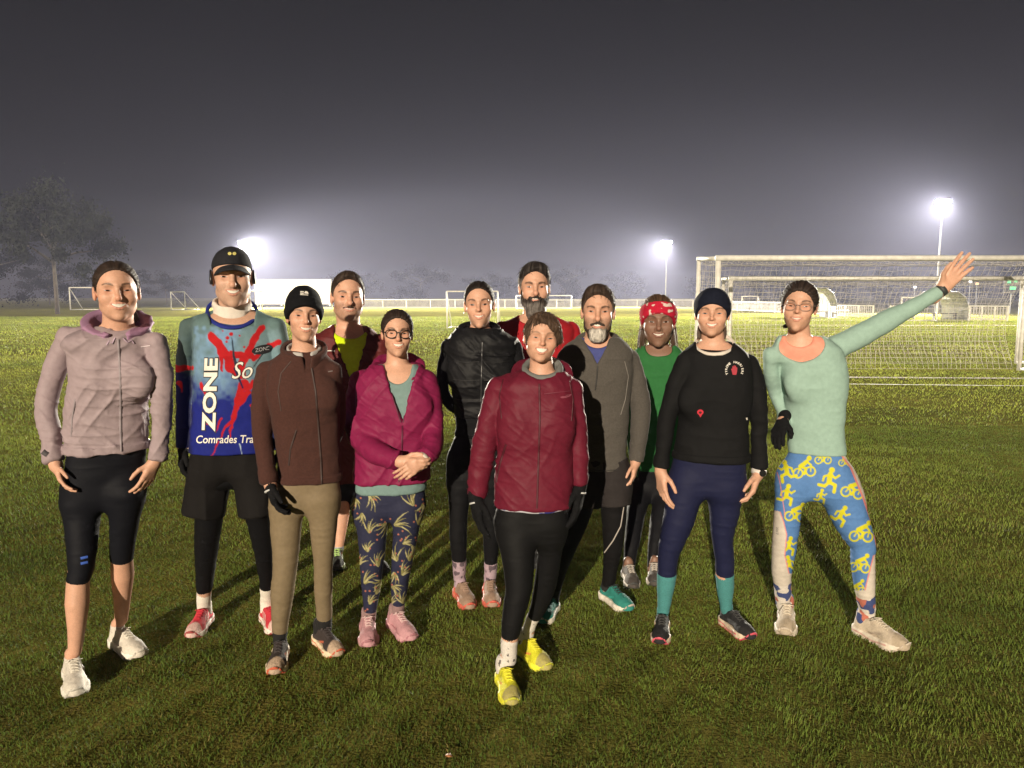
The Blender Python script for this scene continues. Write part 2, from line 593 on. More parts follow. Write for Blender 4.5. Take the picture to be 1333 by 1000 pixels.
def add_hair(fr, h, root):
    st = h.get('hair')
    if not st:
        return
    c = np.array(h.get('hcol', (0.05, 0.03, 0.02))) * (0.62 if st != 'bob' else 1.1)
    wv, lv, f = local_mesh(hair_sdf(st, h), fr, (-0.125, -0.15, -0.12), (0.125, 0.15, 0.16), 0.0023)
    if len(wv) == 0:
        return
    if st == 'tied':
        an = np.arctan2(lv[:, 2] - 0.02, lv[:, 0])
        q = np.stack([an * 42, lv[:, 1] * 16, 0 * an], 1); q2 = np.stack([an * 13, lv[:, 1] * 10, 0 * an + 5], 1)
    else:
        an = np.arctan2(lv[:, 0] - h.get('crown', 0.01), lv[:, 1] + 0.02)
        q = np.stack([an * 44, lv[:, 2] * 26, np.hypot(lv[:, 0], lv[:, 1]) * 26], 1); q2 = np.stack([an * 12, lv[:, 2] * 18, 0 * an + 5], 1)
    s = vn(q); s2 = vn(q2)
    amp = h.get('hamp', 0.0016) * 0.55
    wv = disp(wv, f, (s * amp + s2 * amp * 1.2))
    g = h.get('grey')
    col = c[None] * (1 + 0.55 * s[:, None] + 0.25 * s2[:, None])
    if g is not None:
        gc, ga = g
        m = np.clip((np.abs(lv[:, 0]) - 0.045) / 0.02, 0, 1) * np.clip((0.05 - lv[:, 2]) / 0.03, 0, 1)
        m = np.clip(m * 0.9 + 0.2 * s2, 0, 1)[:, None] * ga
        col = col * (1 - m) + np.array(gc) * (1 + 0.3 * s[:, None]) * m
    obj('hair', wv, f, mat('hair', attr=True, rough=0.66, var=0.2, scale=120, spec=0.22), root, np.clip(col, 0.003, 1))
    # fine strands lying over the mass, a few of them loose
    rng = np.random.default_rng(int(abs(fr.c[0]) * 1000) + 3)
    hat = h.get('hat')
    nrm = normals(wv, f)
    ln = (nrm @ fr.R)
    n = 420
    pick = rng.integers(0, len(lv), n)
    mb = MB(); cc = []
    for k in pick:
        p, nn = lv[k], ln[k]
        if hat and p[2] > hat.get('z0', 0) + hat.get('tilt', 0) * p[1] - 0.004 and hat['kind'] != 'band':
            continue
        flow = np.array([0.0, -1, -0.25]) if st == 'tied' else (np.array([p[0] * 6 + 0.15, 0.5 * np.sign(p[1]), -1.0]) if st == 'bob' else np.array([0.25, 0.9 if p[2] > 0.07 else -0.5, -0.5]))
        flow = flow + rng.normal(0, 0.16, 3)
        d = flow - nn * (flow @ nn); d /= np.linalg.norm(d) + 1e-6
        L = rng.uniform(0.018, 0.045); loose = rng.random() < h.get('stray', 20) / 420.0
        up = rng.uniform(0.004, 0.012) if loose else rng.uniform(0.0, 0.0016)
        pts = [fr.w(p + d * L * t + nn * (0.0006 - 0.5 * L * L * t * t / 0.1 * (0 if loose else 1) + up * t)) for t in (0, 0.33, 0.66, 1)]
        m0 = len(mb.v)
        mb.tube(pts, [0.0009, 0.0010, 0.0008, 0.0003], 3, False)
        g_ = rng.uniform(0.6, 1.7)
        cc += [np.clip(c * g_, 0.002, 1)] * (len(mb.v) - m0)
    if mb.v:
        obj('hair_strands', mb.v, mb.f, mat('hair', attr=True), root, np.array(cc))

def add_cap_beanie(fr, h, root):
    """beanie / headband / peaked cap"""
    hat = h.get('hat')
    if not hat:
        return None
    w = h.get('w', 1.0)
    kind = hat['kind']
    tl = hat.get('tilt', 0.55); z0 = hat.get('z0', 0.03); t = hat.get('t', 0.012)
    # plane  z = z0 + tl * y  (front lifted so the forehead shows)
    if kind == 'beanie':
        def fn(x, y, z):
            d = ell(x, y, z, (0, -0.012, 0.034), (0.076 * w + t, 0.096 + t, 0.087 + t + hat.get('high', 0.0)))
            d2 = ell(x, y, z, (0, -0.012, 0.030), (0.079 * w + t + 0.004, 0.1 + t + 0.004, 0.093 + t))
            d2 = smax(d2, z - (z0 + 0.055 + tl * y), 0.006)
            d = smin(d, d2, 0.003)
            return smax(d, -(z - (z0 + tl * y)), 0.004)
    elif kind == 'band':
        top = hat.get('top', 0.08)
        def fn(x, y, z):
            d = ell(x, y, z, (0, -0.012, 0.03), (0.077 * w + t, 0.097 + t, 0.088 + t))
            d = smax(d, -(z - (z0 + tl * y)), 0.004)
            return smax(d, z - (z0 + top + hat.get('tl2', tl * 0.6) * y), 0.006)
    else:
        def fn(x, y, z):
            d = ell(x, y, z, (0, -0.010, 0.036), (0.076 * w + t, 0.098 + t, 0.085 + t))
            d = smin(d, ell(x, y, z, (0, 0.040, 0.074), (0.052, 0.044, 0.036)), 0.02)
            return smax(d, -(z - (z0 + tl * y)), 0.003)
    wv, lv, f = local_mesh(fn, fr, (-0.125, -0.15, -0.12), (0.125, 0.15, 0.17), 0.003)
    s = vn(lv * np.array([14, 14, 60])); s2 = vn(lv * 34)
    wv = disp(wv, f, s * hat.get('wr', 0.0018) + s2 * 0.0008)
    paint = hat.get('paint')
    c = np.tile(np.array(hat['col'], float), (len(lv), 1))
    if paint:
        c = paint(lv, c)
    o = obj(hat.get('name', kind), wv, f, mat(hat.get('mat', 'knit'), attr=True, rough=0.9, var=0.12, scale=90, bump=0.5, bscale=500, spec=0.12), root, c)
    sub(o, root)
    if kind == 'cap':
        # curved peak
        v, q = [], []
        NA, NR = 25, 8
        for i in range(NA):
            a = rad(-74 + 148 * i / (NA - 1))
            for j in range(NR):
                r = j / (NR - 1)
                R = 0.076 + r * 0.050 * math.cos(a * 0.85) ** 0.7
                x = math.sin(a) * (0.070 * w + r * 0.004); y = -0.012 + math.cos(a) * (R + 0.028)
                zz = z0 + tl * 0.075 - 0.020 * r - 0.022 * math.sin(a) ** 2 + 0.002
                v.append((x, y, zz))
        n = len(v)
        v += [(a, b, c2 - 0.004) for a, b, c2 in v]
        for i in range(NA - 1):
            for j in range(NR - 1):
                k = i * NR + j
                q.append((k, k + 1, k + NR + 1, k + NR)); q.append((n + k, n + k + NR, n + k + NR + 1, n + k + 1))
            k = i * NR + NR - 1
            q.append((k, n + k, n + k + NR, k + NR))
        obj('cap_peak', fr.w(np.array(v)), q, mat('cap_cloth', hat['col'], rough=0.85, spec=0.15, var=0.15, bump=0.4, bscale=600), root)
    return bvh_of(wv, f)

def add_beard(fr, h, root):
    b = h.get('beard')
    if not b:
        return
    L = b.get('len', 0.012); w = h.get('w', 1.0); jw = h.get('jaw', 1.0)
    zm = h.get('zm', -0.06)
    def fn(x, y, z):
        x, z = face_warp(x, z, h)
        ax = np.abs(x)
        if b['kind'] == 'moustache':
            d = cone(ax, y, z, (0.002, 0.098, -0.0475), (0.028, 0.082, -0.0535), 0.0058, 0.0036)
            return d
        d = ell(x, y, z, (0, 0.026, -0.070), (0.0515 * w * jw + L, 0.053 + L, 0.045 + L))
        d = smin(d, ell(x, y, z, (0, 0.066, -0.1 - L * 0.6), (0.022 + L * 0.8, 0.02 + L * 0.6, 0.02 + L * 1.2)), 0.03)
        d = smin(d, ell(x, y, z, (0, 0.066, -0.06), (0.034 + L * 0.3, 0.028 + L * 0.3, 0.024)), 0.012)
        if b['kind'] == 'full':
            d = smin(d, ell(ax, y, z, (0.058 * w, 0.012, -0.04), (0.009 + L * 0.5, 0.02, 0.045)), 0.02)
            d = smin(d, ell(x, y, z, (0, 0.052, -0.08 - b.get('drop', 0.045) * 0.85), (0.046, 0.042, b.get('drop', 0.045))), 0.02)
            d = smax(d, z - (-0.0455 + 0.034 * np.clip((ax - 0.034) / 0.02, 0, 1)), 0.004)
        else:
            d = smax(d, z - (-0.043 - 0.0 * ax), 0.004)
            d = smax(d, ax - (0.037 + 0.25 * np.clip(-0.07 - z, 0, 1)), 0.008)
        d = smax(d, -y + 0.0, 0.01)
        d = smax(d, -ell(x, y, z, (0, 0.11, zm - 0.002), (0.019, 0.06, 0.0062)), 0.003)
        d = smax(d, -ell(x, y, z, (0, 0.1, -0.03), (0.022, 0.05, 0.0165)), 0.004)
        d = smin(d, cone(ax, y, z, (0.003, 0.0985, -0.0485), (0.031, 0.083, -0.0585), 0.0058, 0.0052), 0.003)
        return d
    wv, lv, f = local_mesh(fn, fr, (-0.11, -0.05, -0.2), (0.11, 0.14, 0.02), 0.0024)
    s = vn(lv * np.array([190, 190, 55])); s2 = vn(lv * np.array([70, 70, 30]) + 4)
    wv = disp(wv, f, (s * 0.0022 + s2 * 0.0018) * b.get('rough', 1.0))
    c1 = np.array(b['col']); c2 = np.array(b.get('col2', b['col']))
    m = np.clip((-(lv[:, 2]) - b.get('split', 0.075)) / 0.016 + 0.35 * s2, 0, 1) * np.clip((b.get('splitw', 0.2) - np.abs(lv[:, 0])) / 0.012, 0, 1)
    m = m[:, None]
    col = (c1 * (1 - m) + c2 * m) * (1 + 0.45 * s[:, None])
    obj('moustache' if b['kind'] == 'moustache' else 'beard', wv, f, mat('hair', attr=True), root, np.clip(col, 0.003, 1))

def add_glasses(fr, bv, h, root):
    g = h.get('glasses')
    if not g:
        return
    mb = MB()
    def y_at(x, z):
        o = fr.w((x, 0.25, z)); hit = bv.ray_cast(Vector(o), Vector(-fr.R[:, 1]), 0.5)[0]
        return 0.08 if hit is None else fr.lv(np.array(hit)[None])[0, 1]
    yf = max(y_at(0, 0.006), 0.084) + 0.006
    rx, rz, r = g.get('rx', 0.026), g.get('rz', 0.0205), g.get('r', 0.0016)
    for sx in (-1, 1):
        pts = []
        for i in range(25):
            a = 2 * math.pi * i / 24
            ca, sa = math.cos(a), math.sin(a)
            n = g.get('sq', 2.4)
            q = (abs(ca) ** n + abs(sa) ** n) ** (-1 / n)
            x = sx * 0.0345 + rx * q * ca; z = g.get('z', -0.003) + rz * q * sa
            pts.append(fr.w((x, yf - 3.0 * max(abs(x) - 0.02, 0) ** 2 * 4, z)))
        mb.tube(pts, r, 6, False)
        mb.tube([fr.w((sx * (0.0345 + rx), yf - 0.02, g.get('z', -0.003) + 0.006)), fr.w((sx * 0.078, 0.04, 0.006)), fr.w((sx * 0.082, -0.012, 0.008))], r * 0.9, 6)
    mb.tube([fr.w((-0.0345 + rx, yf, 0.002)), fr.w((0, yf + 0.003, 0.005)), fr.w((0.0345 - rx, yf, 0.002))], r, 6)
    mb.obj('glasses', mat('frame_' + g['name'], g['col'], rough=0.3, var=0.05), root, True)

# ------------------------------------------------------------------ hands
def hand_prims(F, wrist, d, palm, thumb, sc=1.0, curl=22, inflate=0.0, spread=1.0):
    """palm + five jointed fingers added to a field. d: pointing, palm: palm normal, thumb: thumb side"""
    d = d / np.linalg.norm(d)
    palm = palm - d * (palm @ d); palm /= np.linalg.norm(palm)
    t = np.cross(d, palm); t = t if t @ thumb > 0 else -t
    I = inflate
    W = lambda a, b, c: wrist + sc * (a * d + b * t + c * palm)
    F.cone(W(-0.05, 0, 0), W(0.012, 0, 0), (0.024 if I == 0 else 0.029) * sc + I, 0.024 * sc + I, 0.01)
    offs = [(0.088, 0.030), (0.092, 0.0095), (0.087, -0.0105), (0.077, -0.029)]
    lens = [0.92, 1.03, 0.96, 0.76]
    for i, (a, b) in enumerate(offs):
        F.cone(W(0.012, b * 0.55, 0), W(a, b, -0.002), 0.0155 * sc + I, 0.0112 * sc + I, 0.014)
    ends = []
    for i, (a, b) in enumerate(offs):
        L = lens[i] * sc
        ang = rad(curl * (0.75 + 0.14 * i)); p = W(a, b, -0.002)
        lat = spread * b * 2.0
        cur = 0.0
        rs = [0.0095, 0.0086, 0.0079, 0.0066]
        for k, seg in enumerate((0.045, 0.027, 0.021)):
            cur += ang * (0.7, 1.0, 0.75)[k]
            dr = math.cos(cur) * d + math.sin(cur) * palm + lat * t
            dr /= np.linalg.norm(dr)
            q = p + dr * seg * L
            F.cone(p, q, rs[k] * sc + I, rs[k + 1] * sc + I, 0.0035 if k else 0.006)
            p = q
        ends.append(p)
    p = W(0.022, 0.022, 0.006)
    dr = d * 0.72 + t * 0.62 + palm * 0.30; dr /= np.linalg.norm(dr)
    q = p + dr * 0.045 * sc; F.cone(p, q, 0.0145 * sc + I, 0.0105 * sc + I, 0.01)
    dr = d * 0.92 + t * 0.28 + palm * 0.28; dr /= np.linalg.norm(dr)
    r = q + dr * 0.031 * sc; F.cone(q, r, 0.0102 * sc + I, 0.0092 * sc + I, 0.003)
    dr = d * 0.97 + t * 0.06 + palm * 0.25; dr /= np.linalg.norm(dr)
    F.cone(r, r + dr * 0.024 * sc, 0.0092 * sc + I, 0.0072 * sc + I, 0.003)

# ------------------------------------------------------------------ shoes
def shoe(root, heel, toe, cols, up=None, lift=0.0, size=None, side=1):
    """running shoe: upper, midsole (> outsole tread), tongue and laces"""
    heel = np.asarray(heel, float).copy(); toe = np.asarray(toe, float).copy()
    f = toe - heel; L = np.linalg.norm(f[:2]); mid = (heel + toe) / 2
    f = np.array([f[0], f[1], 0.0]) / L
    L = size or min(max(L, 0.25), 0.285)
    heel = mid - f * L / 2
    l = np.array([-f[1], f[0], 0.0])      # left of travel
    c = heel.copy(); c[2] = 0.005 + lift
    R = np.stack([f, l, np.array([0, 0, 1.0])], 1)
    k = L / 0.275
    W = lambda p: c + k * (np.asarray(p, float) @ R.T)
    def outline(x, y):
        a = np.sqrt((x - 0.038) ** 2 + y ** 2) - 0.036
        def seg(p, q, ra, rb):
            ab = (q[0] - p[0], q[1] - p[1]); l2 = ab[0] ** 2 + ab[1] ** 2
            t = np.clip(((x - p[0]) * ab[0] + (y - p[1]) * ab[1]) / l2, 0, 1)
            return np.sqrt((x - p[0] - t * ab[0]) ** 2 + (y - p[1] - t * ab[1]) ** 2) - (ra + (rb - ra) * t)
        a = smin(a, seg((0.038, 0), (0.12, 0.0), 0.036, 0.033), 0.01)
        a = smin(a, seg((0.12, 0.0), (0.19, 0.003 * side), 0.034, 0.046), 0.01)
        a = smin(a, seg((0.19, 0.003 * side), (0.236, 0.008 * side), 0.046, 0.036), 0.01)
        return a
    def upper(x, y, z):
        d = ell(x, y, z, (0.205, 0.005 * side, 0.028), (0.07, 0.045, 0.036))
        d = smin(d, cone(x, y, z, (0.205, 0.004, 0.036), (0.10, 0, 0.062), 0.031, 0.035), 0.02)
        d = smin(d, cone(x, y, z, (0.10, 0, 0.06), (0.062, 0, 0.086), 0.036, 0.037), 0.02)
        d = smin(d, ell(x, y, z, (0.045, 0, 0.045), (0.044, 0.036, 0.05)), 0.02)
        d = smin(d, cone(x, y, z, (0.045, 0, 0.05), (0.047, 0, 0.10), 0.036, 0.035), 0.015)
        d = smax(d, outline(x, y) - 0.002 + 0.25 * np.clip(z - 0.02, 0, 1), 0.008)
        d = smax(d, z - (0.083 + 0.28 * np.abs(x - 0.065) ** 1.0), 0.004)
        d = smax(d, 0.012 - z, 0.0)
        return d
    def sole(x, y, z):
        o = outline(x, y)
        ripple = 0.0025 * np.sin(x * 150)
        d = smax(o - 0.003 - ripple * np.clip(z * 20, 0, 1), np.abs(z - 0.013) - 0.016 - 0.006 * np.clip((0.08 - x) / 0.08, 0, 1), 0.006)
        z2 = z - 1.3 * np.clip(x - 0.215, 0, 1) ** 1.4 * 2.2 - 0.9 * np.clip(0.025 - x, 0, 1) ** 1.3
        d = smax(d, -(z2 + 0.003), 0.003)
        return d
    def tread(x, y, z):
        z2 = z - 1.3 * np.clip(x - 0.215, 0, 1) ** 1.4 * 2.2 - 0.9 * np.clip(0.025 - x, 0, 1) ** 1.3
        return smax(smax(outline(x, y) - 0.0015, np.abs(z2 + 0.004) - 0.0065, 0.002), -(np.abs(((x * 55) % 1) - 0.5) * 0.018 - 0.0025), 0.001)
    out = []
    lo, hi = (-0.02, -0.075, -0.025), (0.295, 0.075, 0.135)
    for nm, fn, st in (('shoe_upper', upper, 0.0036), ('midsole', sole, 0.0036), ('outsole', tread, 0.004)):
        Fd = Field(lo, hi, st)
        x = Fd.ax[0][:, None, None]; y = Fd.ax[1][None, :, None]; z = Fd.ax[2][None, None, :]
        Fd.d[:] = fn(x, y, z)
        v, q = Fd.mesh()
        lv = v
        if nm == 'shoe_upper':
            v = v + normals(v, q) * (0.0007 * vn(v * 140) + 0.0008 * vn(v * 50))[:, None]
            cc = np.tile(np.array(cols['main'], float), (len(v), 1))
            x, y, z = lv.T
            def mix(c3, m):
                cc[:] = cc * (1 - np.clip(m, 0, 1)[:, None]) + np.array(c3) * np.clip(m, 0, 1)[:, None]
            if 'toe' in cols:
                mix(cols['toe'], np.clip((x - 0.20 - 0.4 * np.abs(y)) / 0.008, 0, 1))
            if 'heel' in cols:
                mix(cols['heel'], np.clip((0.06 - x) / 0.006, 0, 1))
            if 'stripe' in cols:
                for s0 in (0.095, 0.12, 0.145):
                    mix(cols['stripe'], np.clip((0.0055 - np.abs(x - s0 + 0.5 * (z - 0.03))) / 0.002, 0, 1) * (z < 0.07) * (np.abs(y) > 0.018))
            if 'mark' in cols:
                mix(cols['mark'], np.clip((0.0065 - np.abs(z - 0.035 - 0.35 * (x - 0.11))) / 0.002, 0, 1) * (np.abs(x - 0.125) < 0.034) * (np.abs(y) > 0.02))
            mix(cols.get('collar', cols['main']), np.clip((z - 0.082) / 0.004, 0, 1) * (x < 0.1))
            mix(np.array(cols['main']) * 0.8, (np.abs(np.sin(x * 260) * np.sin(y * 260)) > 0.82) * 0.35 * (x > 0.13))
            o = obj(nm, W(v), q, mat('shoe_mesh', attr=True, rough=0.8, var=0.1, scale=150, bump=0.5, bscale=700), root, cc)
        else:
            cc = np.tile(np.array(cols['sole'] if nm == 'midsole' else cols.get('tread', (0.05, 0.05, 0.05)), float), (len(v), 1))
            if nm == 'midsole' and 'sole2' in cols:
                x, y, z = lv.T
                m = np.clip((0.004 - np.abs(z - 0.012 - 0.006 * np.sin(x * 40))) / 0.002, 0, 1) * (x < 0.2)
                m = np.maximum(m, np.clip((x - 0.245) / 0.006, 0, 1)) if cols.get('toecap2') else m
                cc = cc * (1 - m[:, None]) + np.array(cols['sole2']) * m[:, None]
            o = obj(nm, W(v), q, mat('sole_foam', attr=True, rough=0.6, var=0.12, scale=70), root, cc)
        o['tmp'] = 1
        out.append(o)
    # laces
    mb = MB()
    top = lambda x: 0.072 + (0.145 - x) * 0.34 + 0.024 if x < 0.15 else 0.072
    def zs(x, y):
        # surface height by marching the upper field
        zz = np.linspace(0.13, 0.0, 120)
        d = upper(np.full(120, x), np.full(120, y), zz)
        i = int(np.argmax(d < 0.0008))
        return zz[i] + 0.002
    for i in range(5):
        x = 0.105 + 0.017 * i; wy = 0.019 - 0.0008 * i
        for sg in (-1, 1):
            pts = []
            for t in np.linspace(-1, 1, 7):
                xx, yy = x + 0.006 * t * sg, wy * t
                pts.append(W((xx, yy, zs(xx, yy))))
            mb.tube(pts, 0.0021 * k, 5)
    for sg in (-1, 1):
        pts = [W((0.103, 0, zs(0.103, 0) + 0.002))]
        for t in np.linspace(0.2, 1, 6):
            a = t * math.pi
            pts.append(W((0.105 + 0.02 * math.sin(a) , sg * (0.006 + 0.026 * t), zs(0.11, 0.0) - 0.008 * t * t + 0.004 * math.sin(a))))
        mb.tube(pts, 0.0018 * k, 5)
    mb.obj('laces', mat('lace_%s' % cols.get('lace_name', 'pale'), cols.get('lace', (0.5, 0.47, 0.42)), rough=0.8), root, True)
    return W((0.047, 0, 0.10)), k, W

# ------------------------------------------------------------------ fold patterns
def folds(v, kind, seed=0.0):
    p = v + seed
    r = lambda q: 1 - 2 * np.abs(vn(q))
    thin = lambda q, w=0.14: np.clip(1 - np.abs(vn(q)) / w, 0, 1) ** 1.6
    if kind == 'shell':
        wp = p + 0.035 * np.stack([vn(p * 5), vn(p * 5 + 9), vn(p * 5 + 18)], 1)
        def drape(th, fa, fb, o):
            c_, s_ = math.cos(th), math.sin(th)
            q = np.stack([(wp[:, 0] * c_ + wp[:, 2] * s_) * fa, wp[:, 1] * 6 + o, (-wp[:, 0] * s_ + wp[:, 2] * c_) * fb], 1)
            n_ = vn(q + o)
            return 1.5 * (1 - np.abs(n_)) ** 3 - 0.45
        m1 = np.clip(0.5 + 0.9 * vn(p * 3.5 + 31), 0, 1); m2 = np.clip(0.5 + 0.9 * vn(p * 4 + 77), 0, 1)
        return (0.0062 * drape(0.62, 17, 3.0, 3) * m1 + 0.0058 * drape(-0.7, 19, 3.2, 11) * (1 - m1) + 0.0046 * drape(1.45, 26, 5, 23) * m2
                + 0.0026 * drape(0.9, 44, 9, 41) + 0.0006 * vn(p * 60))
    if kind == 'fleece':
        a = np.stack([p[:, 0] * 7, p[:, 1] * 7, p[:, 2] * 6 + p[:, 0] * 3], 1)
        return 0.0050 * vn(a) + 0.0026 * r(p * np.array([12, 12, 19])) + 0.0008 * vn(p * 60)
    if kind == 'knit':
        a = np.stack([p[:, 0] * 6 + p[:, 2] * 3, p[:, 1] * 6, p[:, 2] * 7], 1)
        e_ = np.stack([p[:, 0] * 17 + p[:, 2] * 9, p[:, 1] * 9, p[:, 2] * 5 - p[:, 0] * 4], 1)
        return 0.0036 * vn(a) + 0.0030 * vn(e_) + 0.0026 * r(p * np.array([9, 9, 19])) + 0.0008 * vn(p * 40)
    if kind == 'tight':
        return 0.0012 * vn(p * np.array([14, 14, 22])) + 0.0012 * r(p * np.array([9, 9, 34]))
    if kind == 'shorts':
        a = np.stack([p[:, 0] * 16, p[:, 1] * 16, p[:, 2] * 4], 1)
        return 0.0060 * r(a) + 0.002 * vn(p * 24)
    return 0 * v[:, 0]

# ------------------------------------------------------------------ the person builder
def rows_world(rows, Y, yaw=0.0, ratio=0.64):
    out = []
    for r in rows:
        v, a, b = r[:3]
        pa, pb = P(a, v, Y), P(b, v, Y)
        ca = math.cos(math.atan2((pa[0] + pb[0]) / 2, Y))     # width across the line of sight
        rx = (pb[0] - pa[0]) / 2 * ca
        rt = r[3] if len(r) > 3 else ratio
        dy = r[4] if len(r) > 4 else 0.0
        out.append((pa[2], (pa[0] + pb[0]) / 2, Y + dy, rx, min(rx * rt, 0.17)))
    out.sort()
    return np.array(out)

def loft(F, W, grow=0.0, k=0.02, top=None, bot=None, n=2.4, op='u', soft=0.0):
    """stack of superellipse rows (z, cx, cy, rx, ry)"""
    z0, z1 = W[0, 0], W[-1, 0]
    zz = np.linspace(z0, z1, 60)
    # smooth interpolation (monotone enough for our rows)
    t = np.interp(zz, W[:, 0], np.arange(len(W)))
    cols = []
    for c in range(1, 5):
        y = W[:, c]
        i = np.clip(t.astype(int), 0, len(W) - 2); f = t - i
        m = np.gradient(y, W[:, 0]) if len(W) > 2 else np.gradient(y, W[:, 0])
        h = (W[i + 1, 0] - W[i, 0])
        f2, f3 = f * f, f ** 3
        cols.append((2 * f3 - 3 * f2 + 1) * y[i] + (f3 - 2 * f2 + f) * h * m[i] + (-2 * f3 + 3 * f2) * y[i + 1] + (f3 - f2) * h * m[i + 1])
    an = math.atan2(float(W[:, 1].mean()), float(W[:, 2].mean())); ca, sa = math.cos(an), math.sin(an)
    zt = z1 if top is None else top; zb = z0 if bot is None else bot
    def fn(x, y, z):
        cx, cy, rx, ry = [np.interp(z, zz, c).astype(F32) for c in cols]
        rx = rx + F32(grow); ry = ry + F32(grow)
        dx_, dy_ = x - cx, y - cy                      # turned to face the viewer
        X = np.abs(dx_ * F32(ca) - dy_ * F32(sa)); Y = np.abs(dx_ * F32(sa) + dy_ * F32(ca))
        q = ((X / rx) ** n + (Y / ry) ** n) ** (1.0 / n) + 1e-6
        ln = np.sqrt(X * X + Y * Y)
        d = np.where(ln > 0.01, ln * (1 - 1 / q), -np.minimum(rx, ry)) * F32(0.9)
        d = np.maximum(d, z - F32(zt))
        return smax(d, F32(zb) - z, soft) if soft else np.maximum(d, F32(zb) - z)
    m = float(max(W[:, 3].max(), W[:, 4].max())) + grow
    lo = (min(W[:, 1]) - m, min(W[:, 2]) - m, zb); hi = (max(W[:, 1]) + m, max(W[:, 2]) + m, zt)
    F.add(fn, lo, hi, k, op)

def limb(pts, Y0):
    """[(u, v, r_px, dy)] -> world points, radii"""
    ps, rs = [], []
    for q in pts:
        dy = q[3] if len(q) > 3 else 0.0
        Y = Y0 + dy
        ps.append(P(q[0], q[1], Y)); rs.append(q[2] * Y / FOC * math.cos(math.atan2(ps[-1][0], Y)))
    return ps, rs

def smooth_chain(ps, rs, n=4):
    """Catmull-Rom resampling of a limb"""
    ps = np.array(ps); rs = np.array(rs)
    if len(ps) < 3:
        return list(ps), list(rs)
    A = np.concatenate([ps, rs[:, None]], 1)
    out = [A[0]]
    for i in range(len(A) - 1):
        p0 = A[max(i - 1, 0)]; p1 = A[i]; p2 = A[i + 1]; p3 = A[min(i + 2, len(A) - 1)]
        for j in range(1, n + 1):
            t = j / n
            out.append(0.5 * ((2 * p1) + (-p0 + p2) * t + (2 * p0 - 5 * p1 + 4 * p2 - p3) * t * t + (-p0 + 3 * p1 - 3 * p2 + p3) * t ** 3))
    out = np.array(out)
    return list(out[:, :3]), list(out[:, 3])

def leg_chain(rows, Y0, Ya, knee=-0.03):
    """rows (v, uL, uR) hip -> ankle; depth runs from the hips (Y0) to the ankle (Ya)"""
    v0, v1 = rows[0][0], rows[-1][0]
    ps, rs = [], []
    for r in rows:
        t = (r[0] - v0) / (v1 - v0)
        Y = Y0 + (Ya - Y0) * t + knee * math.sin(math.pi * min(t, 1)) + (r[3] if len(r) > 3 else 0)
        ps.append(P((r[1] + r[2]) / 2, r[0], Y)); rs.append((r[2] - r[1]) / 2 * Y / FOC * math.cos(math.atan2(ps[-1][0], Y)))
    return ps, rs

def bounds(*pts, pad=0.06):
    a = np.array([p for q in pts for p in q])
    return a.min(0) - pad, a.max(0) + pad

def finish(F, name, m, root, fold=None, seed=0.0, paint=None, col=None, famp=1.0, label=None, keep=None):
    v, f = F.mesh()
    if len(v) == 0:
        return None, None
    if fold:
        a = folds(v, fold, seed) * famp
        if keep is not None:
            a = a * keep(v)
        v = v + normals(v, f) * a[:, None]
    c = None
    if paint is not None:
        c = paint(v)
    elif col is not None:
        c = np.tile(np.array(col, float), (len(v), 1))
    o = obj(name, v, f, m, root, c, label=label)
    sub(o, root)
    return o, (v, f)

def cast(bv, u, v):
    d = ray(u, v); d = d / np.linalg.norm(d)
    hit, n, i, dist = bv.ray_cast(Vector(CAM), Vector(d), 40)
    if hit is None:
        return None, None
    hit = np.array(hit); n = np.array(n)
    if n @ d > 0:
        n = -n
    return hit, n

def strip(bv, pts, width, off=0.0025, step=3.0):
    """a thin raised band following a line of photo pixels across a surface -> MB"""
    mb = MB()
    q = []
    for a, b in zip(pts[:-1], pts[1:]):
        n = max(1, int(math.hypot(b[0] - a[0], b[1] - a[1]) / step))
        for i in range(n):
            q.append((a[0] + (b[0] - a[0]) * i / n, a[1] + (b[1] - a[1]) * i / n))
    q.append(pts[-1])
    P3 = []
    for u, v in q:
        h, n = cast(bv, u, v)
        if h is not None and (not P3 or np.linalg.norm(h - P3[-1][0]) < 0.12):
            P3.append((h, n))
    if len(P3) < 2:
        return mb
    prev = None
    for i, (h, n) in enumerate(P3):
        t = P3[min(i + 1, len(P3) - 1)][0] - P3[max(i - 1, 0)][0]
        t = t / (np.linalg.norm(t) + 1e-9)
        s = np.cross(t, n); s /= np.linalg.norm(s) + 1e-9
        k = len(mb.v)
        for e, o in ((-1, 0.0), (-0.8, off), (0.8, off), (1, 0.0)):
            mb.v.append(tuple(h + s * e * width / 2 + n * o))
        if i:
            for j in range(3):
                mb.f.append((k - 4 + j, k - 3 + j, k + 1 + j, k + j))
    return mb

def patch(bv, polys, off=0.002, res=2.0):
    """flat pixel polygons (list of (u,v) loops) laid on a surface"""
    mb = MB()
    for poly in polys:
        us = [p[0] for p in poly]; vs = [p[1] for p in poly]
        cu, cv = sum(us) / len(us), sum(vs) / len(vs)
        base = len(mb.v)
        pts = []
        for (u, v) in [(cu, cv)] + list(poly):
            h, n = cast(bv, u, v)
            if h is None:
                pts = None; break
            pts.append(tuple(h + n * off))
        if pts is None:
            continue
        mb.v += pts
        m = len(poly)
        for i in range(m):
            mb.f.append((base, base + 1 + i, base + 1 + (i + 1) % m))
    return mb

